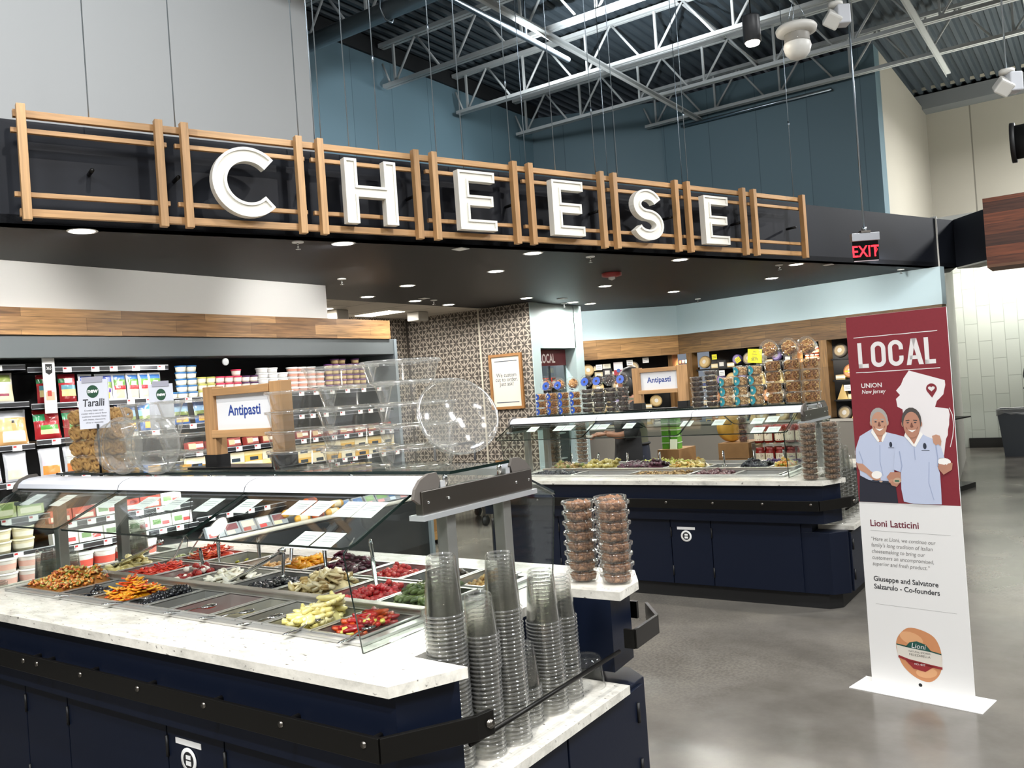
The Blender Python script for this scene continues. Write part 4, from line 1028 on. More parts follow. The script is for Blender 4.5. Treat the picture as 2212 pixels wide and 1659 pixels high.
# ------------------------------------------------------------------ nested clear cups
def cup_mesh(name, r0, r1, h):
    """upside-down cup: rim down, ribs near the rim"""
    rim = [(r0 + .0035, 0), (r0 + .0048, .0022), (r0 + .0036, .0048), (r0, .0052)]
    pr = [(r0, .0052), (r0 - .001, .012)]
    pr += [(r0 + (r1 - r0) * k / 3, .012 + (h - .02) * k / 3) for k in (1, 2, 3)]
    pr += [(r1 - .003, h - .002), (r1 - .007, h)]
    m = MB().lathe(rim, 24, mi=1); m.lathe(pr, 24); m.lathe([(r1 - .007, h), (r1 - .012, h - .004)], 24, mi=1); m.lathe([(r1 - .012, h - .004), (0, h - .005)], 24)
    return mesh_of(m, name, [CUP, CUPRIM])
CUPRIM = clear('clear_cup_rim', '#efefee', .08, .12, .8, 2.2, .10)
BIGCUP = cup_mesh('clear_cup', .056, .043, .17)
MIDCUP = cup_mesh('clear_cup', .052, .041, .12)
SMLCUP = cup_mesh('clear_cup', .048, .036, .14)
def stack(me, x, y, z, n, pitch, where, lean=0.0):
    for k in range(n):
        o = bpy.data.objects.new('clear_cup', me); C.objects.link(o)
        o.location = (x + R.uniform(-.0008, .0008) + lean * k * pitch, y + R.uniform(-.0008, .0008), z + .0008 + k * pitch); o.rotation_euler = (0, 0, R.uniform(0, .3))
        top = k == n - 1
        tag(o, 'clear plastic cup %s %s' % ('on top of' if top else 'nested in', where), 'cup', 'nested cups of ' + where)
ZS = .545
stack(BIGCUP, -1.590, 1.877, ZS, 38, .0116, 'the wide cup stack against the chamfered counter corner', -.01)
stack(SMLCUP, -1.55, 1.985, ZS, 20, .0125, 'the shorter second stack, below its taller loose cups', -.01)
stack(MIDCUP, -1.5525, 1.985, ZS + .2512, 9, .012, 'the second stack (its wider upper cups)')
stack(BIGCUP, -1.545, 2.098, ZS, 35, .0116, 'the tallest cup stack by the steel guard post', -.015)
stack(SMLCUP, -1.575, 2.225, ZS, 10, .0125, 'the low stack midway along the stone shelf')
stack(BIGCUP, -1.565, 2.345, ZS, 26, .0116, 'the wide cup stack fifth along the stone shelf', -.02)
stack(SMLCUP, -1.568, 2.462, ZS, 23, .0125, 'the slim cup stack next to the lone clear bowl', -.02)
# the lone upturned bowl at the end of the shelf
t = thing('clear_bowl', 'single upturned clear bowl at the end of the stone cup shelf', 'bowl', (-1.565, 2.585, ZS + .0008))
o = bpy.data.objects.new('shell', mesh_of(MB().lathe([(.062, 0), (.066, .002), (.063, .006), (.058, .09), (.05, .105), (.03, .108), (0, .105)], 28), 'bowl', CUP)); C.objects.link(o); o.parent = t
# dairy-end stacks of the near counter, seen past the food
for i, (x, y, me, n, p, w) in enumerate([(-4.33, 1.90, BIGCUP, 14, .012, 'the aisle side cup stack at the dairy end'), (-4.31, 2.12, BIGCUP, 24, .0116, 'the cup stack before the first dairy-end post'),
        (-4.31, 2.24, SMLCUP, 23, .0125, 'the cup stack behind the first dairy-end post'), (-4.31, 2.36, MIDCUP, 12, .012, 'the low cup stack between the dairy-end posts'),
        (-4.32, 2.475, MIDCUP, 14, .012, 'the low cup stack before the second dairy-end post'), (-4.31, 2.60, BIGCUP, 30, .0116, 'the cup stack behind the second dairy-end post')]):
    stack(me, x, y, ZS, n, p, w)
for i, (y, n, me) in enumerate([(1.89, 16, BIGCUP), (2.02, 15, BIGCUP), (2.14, 14, BIGCUP), (2.27, 12, SMLCUP), (2.39, 8, SMLCUP), (2.51, 6, SMLCUP)]):
    stack(me, -1.56 + OX, y + OY, ZS, n, .0255, 'the %s cup stack past the far nut tubs' % ORD[i])

# ------------------------------------------------------------------ big clear tubs on the near glass shelf
ZG = 1.3545
def tub_shell(rt, rb, h, n=28, lid=True, lip=.006):
    pr = [(0, .003), (rb - .012, .003), (rb - .006, .0), (rb, .004), (rt - .002, h - .012), (rt, h - .011)]
    m = MB().lathe(pr, n)
    if lid: m.lathe([(rt, h - .012), (rt + lip, h - .011), (rt + lip, h - .001), (rt + lip - .003, h), (rt - .004, h), (rt - .006, h - .005), (0, h - .005)], n)
    return m
t = thing('clear_tub', 'x', 'tub', (0, 0, 0)); ORG[t.name] = Vector((0, 0, 0))
part(MB().lathe([(0, .004), (.105, .004), (.112, .0), (.118, .005), (.134, .062), (.136, .064)], 36), 'bowl', PLASTIC, t)
part(MB().lathe([(.136, .063), (.143, .064), (.143, .0735), (.139, .0745), (.13, .0745), (.127, .069), (0, .069)], 36), 'lid', RIMPL, t)
TUB = Proto(t)
for L in range(4):
    for i, x in enumerate((-2.565, -2.273, -1.985)):
        TUB.at((x + R.uniform(-.004, .004), 2.262 + R.uniform(-.006, .006), ZG + L * .0752), 'empty clear tub, %s layer, %s from the wooden sign' % (LAYER[L], ORD[i]), 'empty clear tubs beside the sign')
for i, x in enumerate((-2.345, -2.045)):
    TUB.at((x, 2.265, ZG + 4 * .0752), 'empty clear tub on the very top of the stack, %s from the wooden sign' % ORD[i], 'empty clear tubs beside the sign')
TUB.at((-1.852, 2.295, ZG + .139), 'loose clear tub tipped on its rim at the end of the tub stack', 'loose clear tubs', (0, math.radians(62), math.radians(-32)))
for L in range(4):
    for i, x in enumerate((-3.575, -3.285)):
        TUB.at((x, 2.27, ZG + L * .0752), 'empty clear tub between ring biscuits and sign, %s layer, %s column' % (LAYER[L], ('ring biscuit side', 'sign side')[i]), 'empty clear tubs beside the ring biscuits')
TUB.at((-3.55, 2.045, ZG - .008 + .1275), 'loose clear tub standing on edge by the ring biscuits', 'loose clear tubs', (0, math.radians(90), math.radians(99))).scale = (.88, .88, .88)
TUB.at((-3.285, 2.045, ZG - .008 + .1275), 'loose clear tub standing on edge before the tub stack', 'loose clear tubs', (0, math.radians(90), math.radians(106))).scale = (.88, .88, .88)
# ring biscuits in clear boxes
def torus(m, c, Rr, r, rot, mi=0):
    E3 = Euler(rot).to_matrix(); n, k = 12, 7; vs = []
    for i in range(n):
        a = 2 * PI * i / n
        for j in range(k):
            b = 2 * PI * j / k
            vs.append(Vector(c) + E3 @ Vector(((Rr + r * math.cos(b)) * math.cos(a), (Rr + r * math.cos(b)) * math.sin(a), r * math.sin(b))))
    m.add(vs, [(i * k + j, ((i + 1) % n) * k + j, ((i + 1) % n) * k + (j + 1) % k, i * k + (j + 1) % k) for i in range(n) for j in range(k)], mi, True)
t = thing('biscuit_box', 'x', 'biscuit box', (0, 0, 0)); ORG[t.name] = Vector((0, 0, 0))
m = MB(); m.box(-.1525, .1525, -.10, .10, 0, .066); m.box(-.16, .16, -.107, .107, .066, .0735); part(m, 'box_shell', PLASTIC, t, bevel=.008)
m = MB(); rr = random.Random(4)
for _ in range(120):
    face = rr.random()
    if face < .5: c = (rr.uniform(-.122, .122), -.078 + rr.uniform(0, .012), rr.uniform(.018, .05)); rot = (PI / 2 + rr.uniform(-.6, .6), rr.uniform(-.3, .3), rr.uniform(-.5, .5))
    elif face < .7: c = (.125, rr.uniform(-.07, .07), rr.uniform(.018, .05)); rot = (rr.uniform(-.5, .5), PI / 2 + rr.uniform(-.5, .5), 0)
    else: c = (rr.uniform(-.12, .12), rr.uniform(-.07, .07), rr.uniform(.045, .056)); rot = (rr.uniform(-.6, .6), rr.uniform(-.6, .6), 0)
    torus(m, c, rr.uniform(.017, .021), rr.uniform(.0065, .008), rot, rr.randrange(2))
part(m, 'ring_biscuits', [M('#c79a55', .6, var=.15, bscale=120), M('#b98b48', .6, var=.15, bscale=120)], t, kind='stuff')
BIS = Proto(t)
for L in range(4): BIS.at((-3.985, 2.262, ZG + L * .0742), 'clear box of ring biscuits, %s layer of the stack' % LAYER[L], 'boxes of ring biscuits')

# wooden frame signs
def frame_sign(x0, x1, y, z0, who):
    t = thing('table_sign', 'oak framed Antipasti sign standing on the %s counter shelf' % who, 'sign', ((x0 + x1) / 2, y, z0), 'oak framed table signs')
    w = .07; zt = z0 + .345
    for a in (x0, x1 - w): part(MB().box(a, a + w, y - .0275, y + .0275, z0 + .025, zt), 'upright', OAKV2, t, bevel=.002)
    for a in (x0 - .003, x1 - w - .005): part(MB().box(a, a + w + .008, y - .034, y + .034, z0 + .012, z0 + .06), 'foot', BLACK, t)
    part(MB().box(x0 + w, x1 - w, y - .033, y + .005, zt - .04, zt - .008), 'top_bar', OAKH, t, bevel=.002)
    part(MB().box(x0 + w - .02, x1 - w, y - .033, y + .005, zt - .215, zt - .183), 'lower_bar', OAKH, t, bevel=.002)
    p = part(MB().box(x0 + w - .002, x1 - w + .002, y - .013, y - .005, zt - .185, zt - .038), 'sign_panel', M('#dfe0e2', .5), t)
    m = MB(frame(((x0 + x1) / 2, y - .0136, zt - .125), (1, 0, 0), (0, 0, 1))).text('Antipasti', .062, 0, 0, bold=.0012, sx=.93)
    part(m, 'lettering', M('#27418c', .6), p)
    part(MB().box(x0 - .08, x1 + .01, y - .07, y + .07, z0 + .0005, z0 + .012), 'base_plate', M('#101112', .25), t, bevel=.002)
OAKH = planks('sign_frame_oak', (1, 0, 0), '#b88f62', '#a98156', 2, .4, .5, mortar=0, grain=.2)
OAKV2 = planks('sign_frame_oak_upright', (0, 0, 1), '#b88f62', '#a98156', 2, .4, .5, v=(1, 0, 0), mortar=0, grain=.2)
frame_sign(-3.14, -2.645, 2.26, ZG, 'near')
frame_sign(-3.18 + OX, -2.72 + OX, 2.25 + OY, ZG, 'far')
# tall printed cards on black rods
def rod_card(x, y, z0, z1, ang, w, h, label, txt):
    t = thing('shelf_card', label, 'product card', (x, y, z0))
    Fm = frame((x, y, z1), (math.cos(ang), math.sin(ang), 0), (0, 0, 1))
    part(MB(Fm).box(-w / 2, w / 2, 0, h, -.004, .004), 'card', M('#d3d5de', .6), t)
    part(MB(Fm).box(-w * .34, w * .34, h - .012, h + .014, -.006, .007), 'clip', M('#a9a8b4', .25), t)
    part(MB().cyl((x + .02, y, z0), (x + .02, y, z1 + .02), .005, 8), 'rod', BLACK, t)
    part(MB().lathe([(0, z0), (.035, z0), (.035, z0 + .004), (0, z0 + .005)], 16, (x + .02, y, 0)), 'foot', BLACK, t)
    m = MB(Fm)
    m.add([(p[0], p[1], .0044) for p in petal(0, h * .76, 0, w * .2, h * .13, 24)], [list(range(24))], 1)
    m.text('new', w * .2, 0, h * .735, .0048, bold=.001, mi=2)
    if txt:
        m.text('Taralli', w * .34, 0, h * .46, .0044, bold=.0008, shear=.12, sx=.86, mi=3)
        for i, s in enumerate(('Crunchy Italian snack', 'cracker with a natural flavor', 'traditional seasoned. Enjoy', 'with cheese, charcuterie,', 'olives or tapenades')):
            m.text(s, w * .075, 0, h * (.36 - .062 * i), .0044, mi=3)
    part(m, 'print', [PAPER, M('#1f4a33', .6), PAPER, M('#33333a', .6)], t)
rod_card(-3.80, 2.128, ZG - .006, 1.556, math.radians(32), .14, .222, 'white Taralli card with green new badge on a black rod', True)
rod_card(-3.735, 2.425, ZG, 1.53, math.radians(64), .11, .215, 'white card with green new badge behind the clear tubs', False)

# ------------------------------------------------------------------ filled tubs
def contents(r, z0, z1, cols, n, size, seed, kind='ball'):
    m = MB(); q = random.Random(seed)
    m.lathe([(r * .72, z0 + .002), (r * .72, z1 - size * .4), (0, z1 - size * .4)], 14)
    for i in range(n):
        a = q.uniform(0, 2 * PI); top = i % 4 == 0
        rad = q.uniform(0, .8) * r if top else r - size * .55 - q.uniform(0, .3) * size
        z = z1 - size * .5 if top else q.uniform(z0 + size * .5, z1 - size * .4)
        s = size * q.uniform(.42, .6)
        m.blob((rad * math.cos(a), rad * math.sin(a), z), (s, s * q.uniform(.6, .9), s * q.uniform(.6, .85)), (q.uniform(0, 3), q.uniform(0, 3), q.uniform(0, 3)), q.randrange(len(cols)), ICO2 if size > .018 and kind == 'near' else ICO)
    return m
def label_disc(R0, zc, rad, ang, col, n=20):
    """round sticker bent round the tub wall, with a small picture in the middle"""
    m = MB()
    for k, (f, e) in enumerate(((1, .0008), (.3, .0014))):
        vs = [((R0 + e) * math.cos(ang), (R0 + e) * math.sin(ang), zc)]
        for i in range(n):
            a = 2 * PI * i / n; u = rad * f * math.cos(a); v = rad * f * math.sin(a); th = ang + u / R0
            vs.append(((R0 + e) * math.cos(th), (R0 + e) * math.sin(th), zc + v))
        m.add(vs, [(0, 1 + i, 1 + (i + 1) % n) for i in range(n)], k)
    return m
def tub_kind(name, rt, rb, h, cols, n, size, seed, fill=.8, lab=None, kind=''):
    t = thing(name, 'x', 'tub', (0, 0, 0)); ORG[t.name] = Vector((0, 0, 0))
    part(tub_shell(rt, rb, h, 22, True, .004), 'tub_shell', PLASTIC, t)
    part(contents(rb * .97, .004, h * fill, cols, n, size, seed, kind), 'contents', [M(c, .6, var=.2, bscale=200) for c in cols], t, kind='stuff')
    if lab: part(label_disc((rt + rb) / 2 + .001, h * .48, h * .46, -PI / 2 + lab[1], None), 'label', [M(lab[0], .4), M('#d8cfae', .5)], t, 'round %s sticker' % lab[2])
    return Proto(t)
ALM = tub_kind('almond_tub', .06, .054, .0375, ['#8a6244', '#7d573b', '#966c4c', '#6f4b34'], 190, .019, 5, .97, kind='near')
for st, (x, y, n, w) in enumerate([(-1.665, 2.775, 8, 'aisle side'), (-1.525, 2.785, 8, 'outer end'), (-1.60, 2.905, 8, 'rear')]):
    for L in range(n):
        ALM.at((x + R.uniform(-.002, .002), y + R.uniform(-.002, .002), ZW + .0008 + L * .0376), 'clear tub of coated almonds in the %s stack, %s' % (w, LAYER[L] + ' layer' if L < n - 1 else 'the top one'), 'almond tubs at the counter end')
# far shelf
YS = 2.29 + OY
HON = tub_kind('honey_nut_tub', .052, .046, .0635, ['#b5803f', '#8f5a28', '#c9995a', '#6e4320'], 150, .014, 6, .9, ('#2f55b0', -.35, 'blue'))
DRK = tub_kind('chocolate_tub', .052, .047, .04, ['#2a1813', '#3a221a', '#1d100c'], 90, .013, 7, .95)
TEA = tub_kind('seed_mix_tub', .056, .05, .0745, ['#c9a271', '#b38a58', '#d9bd92'], 150, .014, 8, .9, ('#2a8c9a', -.55, 'teal'))
CAR = tub_kind('caramel_nut_tub', .066, .06, .08, ['#a06d38', '#c2975a', '#7a4a22', '#cdab70'], 170, .017, 9, .95)
def wall(proto, xs, n, h, word, grp, extra=0, y=YS):
    for i, x in enumerate(xs):
        for L in range(n[i] if isinstance(n, (list, tuple)) else n):
            proto.at((x + R.uniform(-.003, .003), y + R.uniform(-.004, .004), ZG + .0005 + L * (h + .0004)), '%s, %s layer, %s column from the patterned wall' % (word, LAYER[L], ORD[i]), grp, (0, 0, R.uniform(-.12, .12)))
wall(HON, [-4.125, -4.01, -3.893, -3.776], 3, .0635, 'clear honey nut tub with blue sticker', 'honey nut tubs')
wall(DRK, [-3.662, -3.548, -3.433, -3.318], 5, .04, 'chocolate tub before the sign', 'chocolate tubs')
wall(DRK, [-2.66, -2.548], [6, 7], .04, 'chocolate tub past the sign', 'chocolate tubs past the sign')
wall(TEA, [-2.425, -2.305, -2.187], [3, 4, 4], .0745, 'clear seed mix tub with teal sticker', 'seed mix tubs')
wall(CAR, [-2.055, -1.917, -1.80 + .018], 4, .08, 'clear caramel nut tub', 'caramel nut tubs')
q = (math.radians(70), 0, math.radians(10))
for p, x, z, lb in ((HON, -4.05, .19, 'tipped honey nut tub on top, nearest the patterned wall'), (HON, -3.93, .19, 'tipped honey nut tub on top, second from the patterned wall'), (HON, -3.80, .19, 'tipped honey nut tub on top beside the chocolate tubs'),
        (DRK, -3.66, .203, 'tipped chocolate tub on top beside the honey nuts'), (DRK, -3.545, .203, 'tipped chocolate tub on top, second from the honey nuts'), (DRK, -3.43, .203, 'tipped chocolate tub on top, third from the honey nuts'), (DRK, -3.32, .203, 'tipped chocolate tub on top beside the wooden sign'),
        (CAR, -2.06, .32, 'tipped caramel nut tub on top beside the teal stickers'), (CAR, -1.92, .32, 'tipped caramel nut tub in the middle of the top'), (CAR, -1.78, .32, 'tipped caramel nut tub on top at the counter end')):
    r0 = {HON: .056, DRK: .056, CAR: .07}[p]
    o = p.at((x, YS + .03, ZG + z + r0 + .003), lb, 'tipped tubs on the far shelf', (math.radians(74), R.uniform(-.2, .2), R.uniform(-.3, .35)))
DISC = [M('#2f55b0', .4), M('#3a241c', .5)]
for i, x in enumerate((-4.05, -3.93, -3.66, -3.545, -3.32)):
    zc = ZG + (.19 if i < 2 else .203) + .062
    m = MB(frame((x, YS - .031, zc), (1, 0, 0), (0, .26, .966))); m.lathe([(.036, 0), (0, .0)], 20); m.lathe([(.011, .0012), (0, .0012)], 10, mi=1)
    single(m, 'round_sticker', DISC, 'round blue sticker on the tipped tub lid, %s from the patterned wall' % ORD[i], 'sticker', 'lid stickers')
# nut stacks on the far counter
NUT = tub_kind('brown_nut_tub', .06, .054, .0375, ['#5f4630', '#6f5238', '#4e3926', '#7d6046'], 130, .02, 10, .97)
for st, (x, y, n, w) in enumerate([(-1.655, 5.755, 10, 'chamfered end of the far counter'), (-1.525 + .0, 5.80, 10, 'beside the far cup stacks'), (-4.24, 6.72, 11, 'dairy end of the far counter'), (-4.1, 6.98, 11, 'rear dairy corner of the far counter')]):
    for L in range(n):
        NUT.at((x + R.uniform(-.003, .003), y + R.uniform(-.003, .003), ZW + .0008 + L * .0376), 'clear tub of brown nuts, %s layer, %s' % (LAYER[L], w), 'brown nut tubs')

# ------------------------------------------------------------------ dairy case along the white bulkhead
CASEGREY = M('#5f6567', .4)
SHELFM = M('#16171a', .5)
t = thing('dairy_display_case', 'long open refrigerated dairy case with grey canopy under the plank band', 'display case', (-6.2, 3, 0))
part(MB().box(-6.58, -6.55, -1, 6.56, 0, 2.2), 'back_panel', M('#0f1013', .6), t)
part(MB().box(-6.55, -6.0, -1, 6.6, 2.045, 2.2), 'canopy', CASEGREY, t, bevel=.004)
part(MB().prism([(-6.56, 6.56), (-5.66, 6.56), (-5.66, 6.6), (-6.56, 6.6)], 0, .5).box(-6.56, -5.99, 6.56, 6.6, .5, 2.2), 'end_panel', M('#7c868c', .45), t)
part(MB().box(-6.55, -5.7, -1, 6.56, 0, .12), 'plinth', BLACK, t)
part(MB().box(-6.55, -5.70, -1, 6.56, .12, .558), 'deck_body', M('#26282a', .5), t)
part(MB().box(-5.735, -5.69, -1, 6.55, .575, .607), 'deck_lip', M('#c9c4b8', .35), t, bevel=.012)
part(MB().box(-6.5, -5.745, -1, 6.55, .558, .572), 'deck_pan', M('#8d9094', .4), t)
TAGW, TAGR = M('#f0f0f0', .5), M('#b3262a', .5)
def shelf(x, y0, y1, z, tags, light=False, who=''):
    s = part(MB().box(-6.545, x, y0, y1, z - .02, z), 'shelf', SHELFM, t)
    part(MB().box(x, x + .008, y0, y1, z - .03, z + .008), 'price_rail', M('#b5b8bd', .25, .3), s)
    part(MB().box(x + .008, x + .0095, y0, y1, z - .026, z + .002), 'rail_insert', M('#1c1d21', .4), s)
    y = y0 + .1
    while y < y1 - .08 and tags:
        m = MB().box(x + .0095, x + .011, y, y + .062, z - .034, z + .003, 0); m.box(x + .011, x + .0115, y + .005, y + .026, z - .012, z + .001, 1)
        part(m, 'price_tag', [TAGW, TAGR], s); y += R.uniform(.13, .24)
    return s
S0Y, S1Y, S2Y = (1.7, 2.955), (2.97, 4.05), (4.065, 6.55)
shelf(-6.12, *S0Y, 2.0, True); shelf(-6.12, *S1Y, 1.98, True)
shelf(-6.1, *S0Y, 1.745, True); shelf(-6.1, *S1Y, 1.725, True); shelf(-6.1, *S2Y, 1.712, True)
shelf(-6.06, *S0Y, 1.455, True); shelf(-6.06, *S1Y, 1.475, True); shelf(-6.06, *S2Y, 1.50, True)
shelf(-6.0, *S0Y, 1.21, True); shelf(-6.0, *S1Y, 1.215, True); shelf(-6.0, *S2Y, 1.28, True)
shelf(-5.92, *S0Y, .985, True); shelf(-5.92, *S1Y, .90, True); shelf(-5.98, *S2Y, 1.06, True)
shelf(-5.86, *S0Y, .77, True); shelf(-5.86, *S1Y, .745, True); shelf(-5.9, 4.065, 4.95, .765, True)
part(MB(frame((-5.999, 4.5, 1.995), (0, 1, 0), (0, 0, 1))).lathe([(0, 0), (.03, 0), (.03, .012), (.024, .014), (0, .013)], 24), 'thermometer', M('#c9ccce', .3), t)
for z, x, p in ((2.03, -6.06, 9), (1.70, -6.14, 4), (1.47, -6.12, 4), (1.26, -6.06, 4), (1.04, -6.02, 4), (.74, -5.95, 6)):
    o = area((x, 3.9, z), .02, 5.0, p * 2.1, (1, .98, .94), (x - .18, 3.9, z - .6))
# hanging strip card on the rail
t3 = thing('strip_card', 'tall narrow white strip card with black shield hanging from the shelf rail', 'shelf card', (-6.07, 3.09, 1.66))
FK = frame((-6.07, 3.09, 1.66), (0, 1, 0), (0, 0, 1))
part(MB(FK).box(-.042, .042, 0, .40, -.003, .003), 'card', PAPER, t3)
part(MB(FK).box(-.042, .042, .395, .415, -.01, .006), 'clip', M('#9a9a9e', .3), t3)
m = MB(FK); m.poly([(-.024, .345, .0036), (-.024, .285, .0036), (0, .268, .0036), (.024, .285, .0036), (.024, .345, .0036)], 0); m.text('365', .03, 0, .305, .004, mi=1, sx=.8)
m.text('Real quality', .011, 0, .06, .0036, mi=0); m.text('you can trust', .011, 0, .045, .0036, mi=0); m.text('every day', .011, 0, .03, .0036, mi=0)
m.box(-.03, .03, .09, .15, .003, .0036, 2); m.box(-.02, .01, .12, .16, .003, .0037, 3)
part(m, 'print', [M('#141416', .6), PAPER, M('#b9a58a', .6), M('#a63a30', .6)], t3)

def pack(name, w, h, th, cols, rows, crinkle=.5, seed=0, rough=.22):
    """soft bag facing +x: cols = list of colours, rows(u, v) -> colour index; u across, v up"""
    q = random.Random(seed); m = MB(); nx, nz = 10, 13; vs = []
    for s in (1, -1):
        for j in range(nz + 1):
            for i in range(nx + 1):
                u, v = i / nx, j / nz
                bul = (4 * u * (1 - u)) ** .45 * (4 * v * (1 - v)) ** .4
                pin = 1 - .05 * math.sin(PI * v)
                vs.append((s * (th / 2 * bul + (q.uniform(-1, 1) * .006 * crinkle * bul if s == 1 else 0)) if 0 < i < nx and 0 < j < nz else 0, (u - .5) * w * pin, v * h))
    k = (nx + 1) * (nz + 1); fs, mm = [], []
    for j in range(nz):
        for i in range(nx):
            a = j * (nx + 1) + i
            fs.append((a, a + 1, a + nx + 2, a + nx + 1)); mm.append(rows((i + .5) / nx, (j + .5) / nz))
            fs.append((k + a, k + a + nx + 1, k + a + nx + 2, k + a + 1)); mm.append(0)
    m.add(vs, fs, mm, True)
    me = mesh_of(m, name, [M(c, rough, coat=.3) for c in cols])
    return me
def rowf(*bands):
    """bands: (v0, v1, u0, u1, colour) painted in order"""
    def f(u, v):
        r = 0
        for v0, v1, u0, u1, c in bands:
            if v0 <= v <= v1 and u0 <= u <= u1: r = c
        return r
    return f
CLR = '#c9ccd0'
P_LAND = [pack('cheese_bag', .125, .205, .03, [CLR, '#3d6fb3', '#5d8a3a', '#b3262f', '#e3cf94', '#eef0f0'], rowf((.75, .9, .1, .9, 1), (.45, .75, .1, .9, 2), (.55, .68, .35, .65, 5), (.36, .5, .15, .85, 3), (.1, .36, .2, .8, 4)), 1, 1),
          pack('cheese_bag', .125, .205, .03, [CLR, '#4a5fb5', '#7c9c4a', '#4a2f80', '#e6b45a', '#eef0f0'], rowf((.72, .9, .1, .95, 1), (.5, .72, .1, .95, 2), (.55, .68, .35, .65, 5), (.3, .46, .15, .9, 3), (.1, .3, .2, .8, 4)), 1, 2)]
P_RED = [pack('cheese_bag', .125, .21, .04, ['#8e1c22', '#e8e4da', '#5d9aa8', '#e3cf94', '#2f7a4a', '#a82830'], rowf((.6, .95, .05, .95, 5), (.72, .88, .3, .8, 1), (.45, .58, .15, .95, 2), (.25, .45, .15, .95, 3), (.7, .85, .05, .25, 4)), 1, 3),
         pack('shredded_cheese_bag', .2, .225, .05, ['#9c1f24', '#3aa06a', '#4c9a3c', '#e8d9a0', '#7a1a22', '#b3323a'], rowf((.8, 1, .5, 1, 4), (.6, .85, .05, .35, 1), (.42, .58, .25, .85, 5), (.3, .46, .2, .9, 2), (.14, .3, .25, .85, 3)), 1.5, 4)]
P_PALE = pack('cheese_bag', .2, .22, .05, ['#d3cfc4', '#e6d9b4', '#8a9a52', '#9a4a5c', '#e0d2bc'], rowf((.08, .6, .05, .95, 1), (.3, .55, .2, .8, 4), (.72, .92, .1, .9, 2), (.22, .28, .2, .8, 3)), 1.2, 5)
P_SHRED = pack('shredded_cheese_bag', .22, .24, .06, ['#d9a96e', '#e6b888', '#cfd2d6', '#f0e6d2', '#2a2a2c'], rowf((.78, 1, 0, 1, 2), (.1, .4, .2, .85, 3), (.6, .7, .4, .6, 4), (.4, .75, .1, .5, 1)), 1.2, 6)
P_BLUE = pack('shredded_cheese_bag', .19, .23, .05, ['#2b5b9e', '#7fa5c9', '#6a7a3a', '#1c1d1f', '#e6b050', '#c9ccd0'], rowf((.5, .75, 0, 1, 1), (.3, .55, 0, 1, 2), (.28, .4, .1, .9, 3), (.05, .28, .25, .9, 4)), 1.2, 7)
P_SLICE = [pack('sliced_cheese_pack', .15, .2, .03, ['#b3b5ba', c1, c2, '#d8d5cc'], rowf((.35, .85, .12, .85, 1), (.05, .35, .12, .9, 2), (.6, .7, .2, .6, 3)), .8, 8 + i) for i, (c1, c2) in enumerate((('#d0d8d4', '#dcd3b8'), ('#d9c3cf', '#e0873a'), ('#cdd6d3', '#d97a2e'), ('#c9c4d6', '#d96f28')))]
def put(me, name, x, y, z, label, cat, group, tilt=.12, rz=0.0, s=1.0):
    o = bpy.data.objects.new(name, me); C.objects.link(o); o.location = (x, y, z + .002 + .03 * tilt); o.rotation_euler = (0, -tilt, rz); o.scale = (s, s, s)
    return tag(o, label, cat, group)
for i, (y, me, lb) in enumerate([(3.13, P_RED[0], 'red cheese bag half behind the strip card'), (3.285, P_RED[0], 'red cheese bag with blue band beside the strip card'), (3.425, P_LAND[1], 'cheese bag with purple band next to the red bags'),
        (3.56, P_LAND[1], 'cheese bag with purple band behind the Taralli card'), (3.685, P_LAND[0], 'landscape cheese bag at the edge of the Taralli card'), (3.80, P_LAND[0], 'landscape cheese bag third from the end of the rail'), (3.90, P_LAND[0], 'landscape cheese bag second from the end of the rail'), (3.985, P_LAND[0], 'landscape cheese bag at the end of the rail')]):
    put(me, 'cheese_bag', -6.2, y, 1.725, lb, 'cheese bag', 'bags on the top dairy shelf', .08, R.uniform(-.1, .25))
put(P_PALE, 'cheese_bag', -6.2, 2.82, 1.745, 'clear bag of pale cheese with green top at the frame edge', 'cheese bag', None, .08, .1, .95)
put(P_PALE, 'cheese_bag', -6.2, 2.6, 1.745, 'second clear bag of pale cheese at the frame edge', 'cheese bag', None, .08, .1, .95)
put(P_SHRED, 'shredded_cheese_bag', -6.16, 2.86, 1.455, 'bag of orange and white shredded cheese at the frame edge', 'cheese bag', None, .15)
put(P_SHRED, 'shredded_cheese_bag', -6.16, 2.63, 1.455, 'shredded cheese bag cut by the frame edge', 'cheese bag', None, .15)
for y, me, lb in ((3.10, P_RED[1], 'red shredded cheese bag with green seal at the shelf end'), (3.30, P_RED[1], 'red shredded cheese bag behind the ring biscuits'), (3.50, P_RED[1], 'red shredded cheese bag behind the Taralli card'),
                  (3.70, P_BLUE, 'blue shredded cheese bag behind the Taralli card'), (3.885, P_BLUE, 'blue shredded cheese bag between card and clear tubs'), (4.16, P_BLUE, 'blue shredded cheese bag behind the clear tubs'), (4.36, P_BLUE, 'blue shredded cheese bag next to the wooden sign')):
    put(me, 'shredded_cheese_bag', -6.15, y, 1.477 if y < 4.06 else 1.502, lb, 'cheese bag', 'shredded cheese bags', .15, R.uniform(-.1, .1), .92 if y < 4.06 else .8)
for i, y in enumerate((2.66, 2.83, 3.06, 3.23, 3.41, 3.6)):
    put(P_SLICE[(i + 3) % 4], 'sliced_cheese_pack', -6.06, y, 1.215 if y > 2.96 else 1.212, 'clear sliced cheese pack, %s along the shelf below the shredded bags' % ORD[i], 'cheese pack', 'sliced cheese packs', .14)

